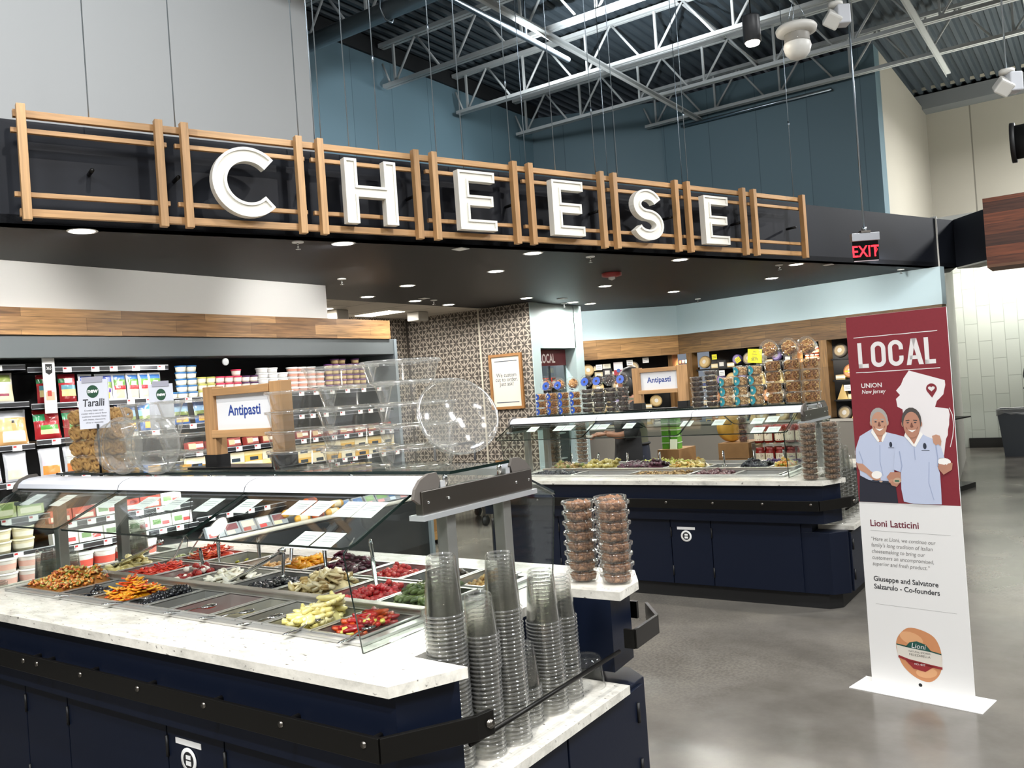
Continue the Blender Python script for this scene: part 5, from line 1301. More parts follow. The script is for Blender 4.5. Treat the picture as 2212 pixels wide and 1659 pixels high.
def dairy_tub(name, rt, rb, h, body, lid, lab=None, sq=False):
    r = thing(name, 'x', 'tub', (0, 0, 0)); ORG[r.name] = Vector((0, 0, 0))
    m = MB(); n = 16
    m.lathe([(0, 0), (rb, 0), (rt, h - .012)], n)
    if lab: m.lathe([(rb + (rt - rb) * .25 + .0006, h * .22), (rb + (rt - rb) * .75 + .0006, h * .62)], n, mi=1)
    part(m, 'tub_body', [M(body, .4), M(lab or body, .45)], r)
    part(MB().lathe([(rt, h - .013), (rt + .004, h - .012), (rt + .004, h - .001), (rt - .006, h), (rt - .009, h - .004), (0, h - .004)], n), 'tub_lid', M(lid, .35), r)
    return Proto(r)
def tub_wall(proto, x, ys, z, n, h, word, group, col='column'):
    for i, y in enumerate(ys):
        for L in range(n[i] if isinstance(n, (tuple, list)) else n):
            proto.at((x + R.uniform(-.004, .004), y + R.uniform(-.002, .002), z + .001 + L * (h + .0006)), '%s, %s layer, %s %s' % (word, LAYER[L], ORD[i], col), group)
tb = dairy_tub('dip_tub', .043, .037, .053, '#efe9d2', '#2f6aa3', '#f3eeda'); tub_wall(tb, -6.16, (4.19, 4.283), 1.712, 5, .053, 'cream tub with blue lid', 'blue lidded tubs')
tb.at((-6.17, 4.105, 1.713), 'single cream tub with blue lid at the shelf start', 'blue lidded tubs')
tb = dairy_tub('dip_tub', .04, .034, .056, '#efe9c8', '#b7b45c', '#f3efd6'); tub_wall(tb, -6.16, (4.377, 4.463), 1.712, 3, .056, 'cream tub with olive lid', 'olive lidded tubs')
tb = dairy_tub('dip_tub', .04, .034, .056, '#f0e3d6', '#cf3a5c', '#f5eee2'); tub_wall(tb, -6.16, (4.55, 4.64, 4.727), 1.712, (3, 3, 4), .056, 'cream tub with pink lid', 'pink lidded tubs')
tb = dairy_tub('dip_tub', .04, .034, .056, '#efe6d6', '#4a2350', '#f3eee4'); tub_wall(tb, -6.16, (4.815, 4.90), 1.712, 3, .056, 'cream tub with purple lid', 'purple lidded tubs')
tb = dairy_tub('yogurt_tub', .052, .046, .046, '#f0f0ee', '#f4f4f4', '#e6e4e4'); tub_wall(tb, -6.16, (5.0, 5.11, 5.222), 1.712, (5, 5, 4), .046, 'white tub behind the wooden sign', 'white tubs')
tb = dairy_tub('yogurt_tub', .05, .044, .046, '#f4ece6', '#f6f4f4', '#e3a08a'); tub_wall(tb, -6.16, (5.34, 5.45, 5.56, 5.67), 1.712, (5, 5, 5, 4), .046, 'white tub with orange print', 'printed yogurt tubs')
tb = dairy_tub('pudding_cup', .04, .034, .05, '#d6b48a', '#7a4a8a', '#e8d29a'); tub_wall(tb, -6.16, (5.79, 5.88, 5.97, 6.06, 6.15, 6.24), 1.712, (5, 6, 6, 5, 6, 5), .05, 'yellow pudding cup behind the clear tubs', 'pudding cups')
tb = dairy_tub('cream_cheese_tub', .066, .058, .078, '#efe3bd', '#f3ecd2', '#f6efdc'); tub_wall(tb, -5.955, (2.5, 2.645, 2.79), .77, 2, .078, 'cream tub low in the case by the frame edge', 'cream tubs on the low shelf')
tb2 = dairy_tub('spread_tub', .07, .06, .09, '#f4eee6', '#fbf8f4', '#e6b7a8'); tub_wall(tb2, -5.85, (2.47, 2.62, 2.77), .572, (2, 2, 2), .09, 'white spread tub on the case deck', 'white spread tubs on the deck')
tb3 = dairy_tub('spread_tub', .075, .066, .12, '#f0eee8', '#fbfbf8', '#d9584a'); tub_wall(tb3, -5.86, (3.12, 3.28, 3.44, 3.6), .572, (1, 1, 1, 1), .12, 'large white tub on the deck behind the guard posts', 'large white tubs on the deck')
def brick_pack(name, sz, cols, bands):
    """soft edged box pack facing +x with printed bands on its face"""
    w, h, th = sz; m = MB(); m.box(-th / 2, th / 2, -w / 2, w / 2, 0, h)
    for u0, u1, v0, v1, c in bands: m.box(th / 2, th / 2 + .0012, (u0 - .5) * w, (u1 - .5) * w, v0 * h, v1 * h, c)
    return mesh_of(m, name, [M(c, .3, coat=.3) for c in cols])
RP = brick_pack('sausage_pack', (.16, .085, .05), ['#c23a24', '#e8dccb', '#d9532f', '#8e1f1c'], [(.1, .9, .1, .45, 1), (.2, .5, .55, .9, 2), (.55, .9, .6, .85, 3)])
WPK = brick_pack('white_cheese_pack', (.17, .09, .06), ['#f2efe6', '#6f8f5a', '#c23f3f', '#e6e0cf'], [(.1, .5, .3, .7, 1), (.55, .9, .2, .5, 2)])
GPK = brick_pack('green_cheese_pack', (.17, .1, .05), ['#b9bf82', '#8aa05a', '#e9e4c6'], [(.1, .9, .55, .9, 1), (.1, .9, .15, .5, 2)])
for i, y in enumerate((3.05, 3.22, 3.39, 3.56, 3.73, 3.9)):
    put(RP if i % 3 < 2 else WPK, 'sausage_pack', -5.99, y, .90, '%s pack on the shelf behind the guard posts, %s from the shelf end' % (('red', 'white')[i % 3 == 2], ORD[i]), 'food pack', 'packs on the low shelf', .1)
for i, y in enumerate((3.05, 3.23, 3.41, 3.59, 3.77, 3.95)):
    put(WPK, 'white_cheese_pack', -5.94, y, .745, 'white cheese pack just over the large white tubs, %s from the shelf end' % ORD[i], 'cheese pack', 'white packs on the low shelf', .1)
for i, y in enumerate((2.5, 2.68, 2.86)):
    put(GPK, 'green_cheese_pack', -5.99, y, .985, 'pale green cheese pack by the frame edge, %s from the frame edge' % ORD[i], 'cheese pack', 'pale green packs', .1)
SAL = brick_pack('salami_pack', (.15, .07, .05), ['#8e3a34', '#c9b08a', '#e8e2d6', '#5a2a28'], [(.05, .5, .2, .8, 1), (.5, .95, .3, .7, 2)])
YEL = brick_pack('yellow_cheese_block', (.19, .085, .08), ['#e6b65a', '#2d3a46', '#f2dca0'], [(.3, .75, .08, .42, 1), (0, 1, .6, 1, 2)])
WHB = brick_pack('yellow_cheese_block', (.19, .085, .08), ['#f0e6c4', '#2d3a46', '#f8f2dc'], [(.3, .75, .08, .42, 1)])
for i in range(13):
    y = 4.2 + .185 * i
    put(SAL, 'salami_pack', -6.06, y, 1.28, 'reddish salami pack behind sign and clear tubs, %s along' % ORD[i], 'food pack', 'salami packs', .15, R.uniform(-.2, .2))
    for L in range(2):
        put((YEL, WHB)[(i + L) % 2], 'yellow_cheese_block', -6.08, y, 1.06 + .0865 * L, '%s cheese block, %s layer, %s along the bright shelf' % (('golden', 'cream')[(i + L) % 2], LAYER[L], ORD[i]), 'cheese block', 'cheese blocks', 0)
# deck: smoked sausages, snack packs, blue packs
def sausage_me(c, lab):
    m = MB(); m.tube([(0, -.075, 0), (0, -.068, 0), (0, -.05, 0), (0, .05, 0), (0, .068, 0), (0, .075, 0)], [.008, .024, .034, .034, .024, .008], 14, 0)
    m.lathe([(.0345, -.035), (.0345, .035)], 14, mi=1); k = len(m.v)
    for i in range(k - 28, k): p = m.v[i]; m.v[i] = Vector((p.x, p.z, p.y))
    return mesh_of(m, 'smoked_sausage', [M(c, .35, coat=.3), M(lab, .5)])
SO, SY = sausage_me('#c25a2a', '#7a3a35'), sausage_me('#d9a13a', '#e8d9b8')
for y, z, x, me, lb in [(5.06, .607, -5.83, SY, 'yellow sausage log in the bottom row'), (5.24, .607, -5.83, SO, 'orange sausage log in the bottom row'), (5.42, .607, -5.83, SY, 'yellow sausage log at the end of the bottom row'),
        (5.14, .668, -5.87, SO, 'orange sausage log in the second row'), (5.33, .668, -5.87, SO, 'second orange sausage log in the second row'), (5.22, .729, -5.90, SO, 'orange sausage log topping the pile'), (4.95, .668, -5.87, SY, 'yellow sausage log beside the wrapped packs'), (5.50, .668, -5.87, SY, 'yellow sausage log beside the blue packs')]:
    o = put(me, 'smoked_sausage', x, y, z, lb + ' on the case deck', 'sausage', 'smoked sausages', 0, R.uniform(-.25, .25))
DP = [brick_pack('deli_pack', (.15, .1, .04), ['#8a8f94', a, b], [(.1, .9, .4, .9, 1), (.1, .6, .05, .35, 2)]) for a, b in (('#e9e4da', '#c23f3f'), ('#6b2f38', '#d9c9a0'), ('#d9c6a8', '#8e3a34'), ('#3f6fa8', '#c9d6e6'), ('#7fa56a', '#d9a0a0'))]
for i, (y, k) in enumerate([(4.2, 0), (4.36, 1), (4.52, 2), (4.68, 0), (4.84, 1), (5.62, 3), (5.78, 3), (5.94, 4), (6.1, 4), (6.26, 3), (6.42, 4)]):
    put(DP[k], 'deli_pack', -5.86, y, .572, '%s deli pack on the case deck, %s along' % (('white', 'maroon', 'tan', 'blue', 'green')[k], ORD[i]), 'deli pack', 'deli packs', .5, R.uniform(-.2, .2))

# ------------------------------------------------------------------ crate and cart beyond the case
CR = planks('crate_wood', (0, 0, 1), '#a87c48', '#8a6236', 1.5, .095, .55, v=(.7, .7, 0), grain=.4)
t = thing('wooden_crate', 'slatted wooden crate with black corner brackets at the case end', 'crate', (-6.25, 6.95, 0))
FC = frame((-6.25, 6.93, 0), (1, -.09, 0), (.09, 1, 0))
a = .235
part(MB(FC).box(-a, a, -a, a, .08, .46), 'box_body', CR, t)
for z in (.055, .39): 
    m = MB(FC); m.prism([(-a - .018, -a - .018), (a + .018, -a - .018), (a + .018, a + .018), (-a - .018, a + .018)], z, z + .085, hole=[(-a, -a), (a, -a), (a, a), (-a, a)]); part(m, 'band', M('#b58a54', .55, var=.15, bscale=20), t, bevel=.002)
    for sx in (-1, 1):
        for sy in (-1, 1): part(MB(FC).box(sx * (a + .02) - .02, sx * (a + .02) + .02, sy * (a + .02) - .02, sy * (a + .02) + .02, z + .002, z + .083), 'corner_bracket', BLACK, t)
for sx in (-1, 1):
    for sy in (-1, 1): part(MB(FC).cyl((sx * .18 - .012, sy * .18, .028), (sx * .18 + .012, sy * .18, .028), .0275, 14), 'caster', BLACK, t)
t = thing('stock_cart', 'dark low cart on a swivel caster past the wooden crate', 'cart', (-6.5, 8.6, 0))
part(MB().box(-6.9, -6.05, 8.05, 8.95, .27, .36), 'deck', M('#22242a', .5), t, bevel=.006)
for x in (-6.8, -6.2):
    for y in (8.18, 8.82):
        k = part(MB().box(x - .02, x + .02, y - .02, y + .02, .12, .27), 'caster_fork', STEELDK, t)
        part(MB().cyl((x - .015, y, .062), (x + .015, y, .062), .0615, 18), 'wheel', BLACK, k)
for y in (8.1, 8.9): part(MB().cyl((-6.85, y, .36), (-6.85, y, .95), .015), 'push_post', M('#22242a', .5), t)
part(MB().cyl((-6.85, 8.1, .95), (-6.85, 8.9, .95), .015), 'push_bar', M('#22242a', .5), t)

# ------------------------------------------------------------------ tall printed stand
bd = Vector((.98367, -.18, 0)).normalized(); bo = Vector((-1.066, 4.497, 0)); bn = Vector((bd.y, -bd.x, 0))
BW = .474
t = thing('banner_stand', 'tall red and white LOCAL banner stand on a flat white foot', 'banner', tuple(bo + bd * BW / 2))
FB_ = frame(bo, bd, (0, 0, 1))
part(MB(FB_).box(0, BW, .004, 1.84, -.008, 0), 'panel', M('#e4e3e1', .55), t)
def BP(u, w, z): p = bo + bd * u + bn * w; return (p.x, p.y, z)
m = MB()
cv = [(-.008, .03), (-.004, .018), (.006, .009), (.03, .005), (.10, .004), (.10, .0005), (-.1, .0005), (-.1, .004), (-.008, .004)]
us = ((-.002, BW + .002),) * 4 + ((-.075, BW + .06),) * 4 + ((0, BW),)
a = [BP(us[i][0], cv[i][0], cv[i][1]) for i in range(9)]; b = [BP(us[i][1], cv[i][0], cv[i][1]) for i in range(9)]
m.add(a + b, [(i, (i + 1) % 9, 9 + (i + 1) % 9, 9 + i) for i in range(9)] + [tuple(range(8, -1, -1)), tuple(range(9, 18))])
part(m, 'foot_plate', M('#ecebe8', .4), t)
BRED, BWH = M('#7d1f2b', .6, var=.08, bscale=90), M('#e0dcdb', .6)
def flat(name, polys, mats, par=None, label=None):
    """printed layer: polys = [(points, layer, material index)] in banner coordinates"""
    m = MB(FB_)
    for pts, lay, mi in polys: m.poly([(p[0], p[1], .0004 * lay) for p in pts], mi)
    return part(m, name, mats, par or t, label)
red = flat('red_field', [([(0, .917), (BW, .917), (BW, 1.8395), (0, 1.8395)], 1, 0)], [BRED], label='deep red upper field')
def wav(u0, u1, z, w, n=14, sd=1):
    q = random.Random(sd); up = [(u0 + (u1 - u0) * i / n, z + w / 2 + q.uniform(-.0007, .0007)) for i in range(n + 1)]; dn = [(u, v - w + q.uniform(-.0007, .0007)) for u, v in up]
    return dn + up[::-1]
flat('rule', [(wav(.033, .428, 1.734, .0035), 2, 0), (wav(.033, .429, 1.560, .0035, sd=2), 2, 0)], [BWH], red)
# tall slab capitals of the heading
def bar(u0, v0, u1, v1): return [(u0, v0), (u1, v0), (u1, v1), (u0, v1)]
z0, z1 = 1.582, 1.707; hh = z1 - z0; P = []
P += [(bar(.049, z0, .069, z1), 2, 0), (bar(.049, z0, .099, z0 + .02), 2, 0)]
def ring(u0, u1, t_, gap=None):
    cu = (u0 + u1) / 2; rx = (u1 - u0 - t_) / 2; yt, yb = z1 - rx - t_ / 2, z0 + rx + t_ / 2; path = []
    if gap: path = [(cu + rx, yt - .012)] + [(cu + rx * math.cos(q), yt + rx * math.sin(q)) for q in [PI * i / 10 for i in range(11)]] + [(cu + rx * math.cos(q), yb + rx * math.sin(q)) for q in [PI + PI * i / 10 for i in range(11)]] + [(cu + rx, yb + .012)]
    return stroke(path, t_) if gap else None
def oval(u0, u1, t_):
    m = MB(FB_); cu = (u0 + u1) / 2; n = 28; out = []
    for k in (0, t_):
        rx = (u1 - u0) / 2 - k; yt, yb = z1 - (u1 - u0) / 2, z0 + (u1 - u0) / 2
        out.append([(cu + rx * math.cos(q), (yt if math.sin(q) >= 0 else yb) + rx * math.sin(q), .0008) for q in [2 * PI * i / n + .001 for i in range(n)]])
    m.add(out[0] + out[1], [(i, (i + 1) % n, n + (i + 1) % n, n + i) for i in range(n)])
    return m
P += [(ring(.197, .268, .02, True), 2, 0)]
A0, A1 = .28, .358; am = (A0 + A1) / 2
P += [([(A0, z0), (A0 + .021, z0), (am + .002, z1 - .03), (am + .011, z1), (am - .013, z1)], 2, 0), ([(A1 - .021, z0), (A1, z0), (am + .013, z1), (am - .011, z1), (am - .004, z1 - .03)], 2, 0), (bar(A0 + .016, z0 + .026, A1 - .016, z0 + .044), 2, 0)]
P += [(bar(.365, z0, .385, z1), 2, 0), (bar(.365, z0, .413, z0 + .02), 2, 0)]
for g_ in (P[0:2], P[2:3], P[3:6], P[6:8]): flat('lettering', g_, [BWH], red)
part(oval(.113, .185, .0205), 'lettering', BWH, red)
m = MB(FB_).text('UNION', .031, .053, 1.484, .0008, 'LEFT', bold=.0006); part(m, 'lettering', BWH, red)
m = MB(FB_).text('New Jersey', .0275, .053, 1.455, .0008, 'LEFT', shear=.2, sx=.9, bold=.0003); part(m, 'lettering', BWH, red)
NJ = [(.287, 1.556), (.445, 1.501), (.446, 1.479), (.438, 1.45), (.435, 1.436), (.416, 1.417), (.404, 1.406), (.394, 1.378), (.452, 1.368), (.456, 1.341), (.452, 1.318), (.45, 1.294), (.443, 1.27), (.441, 1.246), (.432, 1.228), (.427, 1.205), (.418, 1.151), (.396, 1.127), (.314, 1.114), (.252, 1.236), (.245, 1.372), (.222, 1.385), (.218, 1.423), (.238, 1.441), (.221, 1.463), (.246, 1.49), (.26, 1.52)]
flat('state_map', [(NJ[::-1], 2, 0)], [M('#e6e2e2', .6)], red)
flat('map_coast', [(stroke([(.456, 1.372), (.467, 1.34), (.47, 1.29), (.462, 1.24), (.448, 1.19)], .0035), 2, 0)], [BWH], red)
pc = (.384, 1.465)
pin = [(pc[0] + .024 * math.cos(q), pc[1] + .024 * math.sin(q)) for q in [math.radians(-35 + 250 * i / 20) for i in range(21)]] + [(pc[0], pc[1] - .043)]
heart = []
for i in range(28):
    q = 2 * PI * i / 28; heart.append((pc[0] + .00095 * 16 * math.sin(q) ** 3, pc[1] + .00085 * (13 * math.cos(q) - 5 * math.cos(2 * q) - 2 * math.cos(3 * q) - math.cos(4 * q))))
flat('map_pin', [(pin, 3, 0), (heart[::-1], 4, 1)], [BRED, BWH], red)
# the two printed men
SH, SHD, SK1, SK2, HR1, HR2, NV, CHS = [M(c, .6) for c in ('#bcc5dc', '#9aa6c4', '#bf8f76', '#b5826b', '#a5a29d', '#4a4542', '#20222f', '#e9e4dc')]
MEN = [SH, SHD, SK1, SK2, HR1, HR2, NV, CHS, M('#7a4d3e', .6), M('#f2efea', .6), M('#2a3140', .6), M('#3f6b52', .6), M('#c3a58c', .6)]
def el(cx, cz, rx, rz, a=0, n=18): return petal(cx, cz, a, rx, rz, n)
man1 = [([(.014, 1.048), (.058, 1.03), (.108, 1.022), (.158, 1.026), (.187, 1.0), (.193, .9185), (.004, .9185)], 5, 6),
        ([(.114, 1.235), (.092, 1.281), (.029, 1.245), (.004, 1.181), (.001, 1.116), (.014, 1.104), (.017, 1.049), (.058, 1.028), (.108, 1.021), (.158, 1.024), (.184, 1.062), (.193, 1.15), (.2, 1.187), (.262, 1.235), (.205, 1.252), (.157, 1.264), (.142, 1.237)], 6, 0),
        ([(.108, 1.29), (.098, 1.25), (.118, 1.215), (.142, 1.218), (.152, 1.25), (.15, 1.29)], 7, 2), ([(.094, 1.285), (.087, 1.262), (.118, 1.214), (.125, 1.222)], 8, 9), ([(.154, 1.278), (.163, 1.258), (.14, 1.214), (.134, 1.222)], 8, 9),
        ([(.003, 1.11), (.012, 1.078), (.048, 1.06), (.086, 1.024), (.118, 1.03), (.114, 1.046), (.072, 1.071), (.034, 1.108)], 8, 2), (el(.1, 1.054, .026, .019, .1), 9, 9),
        (stroke([(.02, 1.17), (.035, 1.12), (.03, 1.09)], .004), 7, 1), (stroke([(.125, 1.2), (.12, 1.12), (.13, 1.05)], .003), 7, 1), (stroke([(.075, 1.024), (.155, 1.02)], .009), 8, 10), (el(.118, 1.0215, .008, .004), 9, 12),
        (el(.178, 1.203, .007, .013), 8, 10), (bar(.165, 1.186, .193, 1.188), 8, 10)]
man2 = [([(.311, 1.23), (.322, 1.257), (.347, 1.241), (.386, 1.223), (.409, 1.187), (.42, 1.14), (.397, 1.139), (.386, 1.102), (.395, 1.066), (.395, .994), (.393, .9215), (.324, .919), (.265, .919), (.221, .927), (.213, .988), (.216, 1.069), (.183, 1.081), (.196, 1.175), (.209, 1.218), (.253, 1.247), (.268, 1.226), (.285, 1.196)], 9, 0),
        ([(.262, 1.275), (.256, 1.243), (.285, 1.197), (.31, 1.228), (.316, 1.275)], 10, 3), ([(.252, 1.262), (.245, 1.244), (.284, 1.193), (.29, 1.2)], 11, 9), ([(.32, 1.266), (.332, 1.25), (.293, 1.19), (.285, 1.197)], 11, 9), (stroke([(.287, 1.195), (.288, 1.13)], .003), 10, 1),
        (stroke([(.217, 1.17), (.224, 1.1), (.216, 1.07)], .005), 10, 1), (stroke([(.386, 1.2), (.39, 1.14), (.387, 1.1)], .005), 10, 1), (stroke([(.35, 1.12), (.342, 1.02), (.36, .94)], .003), 10, 1),
        ([(.392, 1.112), (.388, 1.09), (.411, 1.061), (.449, 1.085), (.454, 1.115), (.446, 1.118), (.429, 1.105)], 11, 3), (el(.418, 1.121, .029, .018, -.05), 10, 9),
        (el(.402, 1.097, .012, .006, .9), 12, 3), (el(.418, 1.099, .013, .006, .9), 12, 3), (el(.434, 1.105, .012, .006, .9), 12, 3),
        ([(.372, 1.243), (.39, 1.249), (.406, 1.244), (.412, 1.217), (.407, 1.196), (.396, 1.204), (.386, 1.198), (.376, 1.21)], 11, 2),
        ([(.147, 1.045), (.167, 1.068), (.214, 1.069), (.216, 1.028), (.193, .998), (.169, 1.004)], 11, 3), (el(.197, 1.028, .02, .014, .2), 12, 12), (bar(.186, 1.022, .206, 1.031), 13, 11), (el(.166, 1.026, .012, .006, .6), 12, 2),
        (el(.336, 1.195, .008, .015), 10, 10), (bar(.32, 1.174, .356, 1.1765), 10, 10)]
def face(cx, cz, rx, rz, tilt, hair, skin, dark, lay):
    return [(el(cx - rx * .98, cz - .004, .006, .013), lay, skin), (el(cx + rx * .98, cz - .004, .006, .013), lay, skin), (el(cx, cz + .012, rx * 1.06, rz * .95, tilt), lay + 1, hair), (el(cx, cz - .008, rx * .9, rz * .94, tilt, 24), lay + 2, skin),
            (stroke([(cx - rx * .62, cz + .012), (cx - rx * .2, cz + .014)], .005), lay + 3, dark), (stroke([(cx + rx * .2, cz + .014), (cx + rx * .62, cz + .012)], .005), lay + 3, dark),
            (el(cx - rx * .4, cz + .002, .006, .0028), lay + 3, 10), (el(cx + rx * .4, cz + .002, .006, .0028), lay + 3, 10), ([(cx - .008, cz - .018), (cx, cz - .022), (cx + .008, cz - .018), (cx + .002, cz + .002), (cx - .002, cz + .002)], lay + 3, 8),
            ([(cx - .02, cz - .031), (cx, cz - .044), (cx + .02, cz - .031), (cx, cz - .034)], lay + 3, 9), (stroke([(cx - .022, cz - .03), (cx - .027, cz - .018)], .0025), lay + 3, 8), (stroke([(cx + .022, cz - .03), (cx + .027, cz - .018)], .0025), lay + 3, 8)]
flat('printed_man', man1 + face(.13, 1.313, .041, .062, .05, 4, 2, 4, 8), MEN, red, 'printed man in pale polo shirt holding a white cheese')
flat('printed_man', man2 + face(.284, 1.305, .043, .066, -.03, 5, 3, 5, 12), MEN, red, 'printed man in pale polo shirt with an arm on his shoulder')
m = MB(FB_).text('Lioni Latticini', .0455, .047, .799, .0004, 'LEFT', bold=.0008, sx=.95); part(m, 'lettering', M('#6a1f30', .6), t)
GR = M('#6e6b68', .6); m = MB(FB_)
for i, s in enumerate(('\u201cHere at Lioni, we continue our', 'family\u2019s long tradition of Italian', 'cheesemaking to bring our', 'customers an uncompromised,', 'superior and fresh product.\u201d')):
    m.text(s, .0272, .045, .7275 - i * .0308, .0004, 'LEFT', shear=.2, sx=.86)
part(m, 'quote_lettering', GR, t)
m = MB(FB_).text('Giuseppe and Salvatore', .0345, .045, .5275, .0004, 'LEFT', bold=.0006, sx=.93).text('Salzarulo - Co-founders', .0345, .045, .4885, .0004, 'LEFT', bold=.0006, sx=.93); part(m, 'lettering', M('#222226', .6), t)
flat('rule', [(bar(.047, .776, .421, .7772), 1, 0), (bar(.047, .412, .424, .4132), 1, 0)], [M('#8f8d8b', .6)])
CX, CY = .237, .195
def smooth(p, k=4):
    out = []; n = len(p)
    for i in range(n):
        p0, p1, p2, p3 = [Vector(p[(i + j) % n]) for j in (-1, 0, 1, 2)]
        for q in range(k):
            u = q / k; v = .5 * (2 * p1 + (p2 - p0) * u + (2 * p0 - 5 * p1 + 4 * p2 - p3) * u * u + (3 * p1 - p0 - 3 * p2 + p3) * u ** 3); out.append((v.x, v.y))
    return out
flat('printed_cheese', [(smooth([(CX - .103 + .02, CY + .085), (CX - .04, CY + .12), (CX + .02, CY + .117), (CX + .075, CY + .092), (CX + .1, CY + .04), (CX + .104, CY - .03), (CX + .085, CY - .09), (CX + .04, CY - .128), (CX - .02, CY - .118), (CX - .075, CY - .075), (CX - .1, CY - .015), (CX - .104, CY + .04)])[::-1], 1, 0),
    (el(CX - .03, CY + .07, .055, .03, -.2), 2, 1), (el(CX + .03, CY - .085, .05, .025, .2), 2, 1),
    ([(CX - .104, CY + .032), (CX - .06, CY + .028), (CX + .06, CY + .022), (CX + .104, CY + .016), (CX + .105, CY - .05), (CX + .05, CY - .045), (CX - .05, CY - .037), (CX - .099, CY - .025)][::-1], 3, 2),
    ([(CX - .062, CY + .024), (CX - .04, CY + .05), (CX - .005, CY + .06), (CX + .035, CY + .05), (CX + .062, CY + .018)], 4, 3), (stroke([(CX - .103, CY + .032), (CX - .05, CY + .027)], .006), 4, 3), (stroke([(CX + .05, CY + .022), (CX + .104, CY + .014)], .006), 4, 3),
    ([(CX - .07, CY - .036), (CX - .03, CY - .075), (CX + .025, CY - .082), (CX + .07, CY - .048)], 4, 4), (stroke([(CX - .097, CY - .026), (CX - .05, CY - .038), (CX + .05, CY - .048), (CX + .104, CY - .052)], .012), 4, 4)],
    [M('#c98a5e', .5), M('#dba477', .5), M('#d8d2c6', .5), M('#1d4f45', .5), M('#8e2a2c', .5)], t, 'printed smoked cheese')
m = MB(FB_).text('Lioni', .034, CX, CY + .026, .0022, shear=.2, mi=0).text('NATURAL SMOKED', .0115, CX + .004, CY + .004, .0022, mi=1).text('MOZZARELLA', .0155, CX + .004, CY - .013, .0022, mi=1).text('NO rBST', .013, CX + .002, CY - .055, .0022, mi=0)
part(m, 'lettering', [BWH, M('#4a4640', .6)], t)
flat('bolt_hole', [(el(.234, .045, .0085, .0085), 1, 0)], [BLACK])

# ------------------------------------------------------------------ framed notice on the patterned wall
t = thing('framed_notice', 'oak framed white notice on the patterned wall', 'framed notice', (-6.475, 9.2, 1.35))
for a in ((-6.735, -6.70), (-6.25, -6.215)): part(MB().box(*a, 9.185, 9.217, 1.345, 2.07), 'frame_side', M('#8f6436', .5, var=.15, bscale=20), t)
for z in ((2.035, 2.07), (1.345, 1.38)): part(MB().box(-6.70, -6.25, 9.185, 9.217, *z), 'frame_rail', M('#8f6436', .5, var=.15, bscale=20), t)
part(MB().box(-6.70, -6.25, 9.205, 9.214, 1.38, 2.035), 'sheet', M('#cfc9bc', .6), t)
m = MB(frame((-6.475, 9.2045, 1.7), (1, 0, 0), (0, 0, 1)))
for i, s in enumerate(('We custom', 'cut to order.', 'Just ask!')): m.text(s, .074, 0, .068 - i * .058, bold=.0008, sx=.92)
part(m, 'lettering', M('#4a525c', .6), t)
for z in (1.974, 1.434): part(MB().box(-6.655, -6.295, 9.204, 9.2049, z - .006, z + .006), 'rule', M('#4a525c', .6), t)

# ------------------------------------------------------------------ small cooler in the niche
t = thing('niche_cooler', 'upright glass door cooler with dark red LOCAL header in the niche', 'cooler', (-6.5, 9.86, 0))
part(MB().box(-6.85, -6.82, 9.42, 10.32, 0, 2.1).box(-6.85, -6.25, 9.42, 9.45, 0, 2.1).box(-6.85, -6.25, 10.29, 10.32, 0, 2.1).box(-6.85, -6.25, 9.45, 10.29, 0, .5).box(-6.85, -6.25, 9.45, 10.29, 2.07, 2.1), 'cabinet', M('#3d4348', .4), t)
part(MB().box(-6.25, -6.225, 9.42, 10.32, 1.885, 2.1), 'header_panel', M('#5c1d22', .5), t)
m = MB(frame((-6.2245, 9.86, 1.955), (0, 1, 0), (0, 0, 1))).text('LOCAL', .17, -.02, -.03, sx=.72, bold=.004); part(m, 'lettering', M('#d8cfc9', .6), t)
d = part(MB().box(-6.25, -6.23, 9.44, 10.3, .5, 1.88), 'glass_door', GLASS, t)
part(MB().box(-6.235, -6.215, 9.86, 9.885, .5, 1.88), 'door_stile', M('#22262a', .4), d)
for z in (.6, .95, 1.3, 1.6): part(MB().box(-6.8, -6.28, 9.46, 10.28, z - .015, z), 'shelf', M('#b9bcbe', .4), t)
CAN = brick_pack('boxed_cup', (.1, .12, .1), ['#b33527', '#e8e2d8', '#2d2d2f'], [(.1, .9, .3, .6, 1), (.1, .9, .7, .9, 2)])
for z, nm in ((1.6, 'top'), (1.3, 'second'), (.95, 'third')):
    for i in range(6): put(CAN, 'boxed_cup', -6.4, 9.53 + .128 * i, z, 'red and white cup on the %s cooler shelf, %s from the pattern side' % (nm, ORD[i]), 'boxed cup', 'cups in the niche cooler', 0)
area((-6.35, 9.86, 2.05), .6, .05, 6, (1, 1, 1), (-6.5, 9.86, 1))

# ------------------------------------------------------------------ cheese wall behind the far counter
OAKP = planks('case_pillar_oak', (0, 0, 1), '#8f6c40', '#7a5a34', 1.6, .2, .5, v=tuple(d2), mortar=.001)
CASEB = M('#0b0b0d', .6)
GREYP = M('#6e6a62', .5)
def WP2(s, off, z, seg=2):
    d, o = (d2, H1) if seg == 2 else (d1, H0); nn = Vector((-d.y, d.x, 0)); p = o + d * s + nn * off
    return Vector((p.x, p.y, z))
def wbox(seg, s0, s1, o0, o1, z0, z1, mb=None, mi=0):
    d, o = (d2, H1) if seg == 2 else (d1, H0)
    m = mb or MB(); T = frame((o.x, o.y, 0), d, (-d.y, d.x, 0)); old = m.T; m.T = T; m.box(s0, s1, o0, o1, z0, z1, mi); m.T = old
    return m
t = thing('cheese_display_case', 'wood trimmed cheese wall case with black interior and grey front', 'display case', tuple(WP2(1.0, .2, 0)))
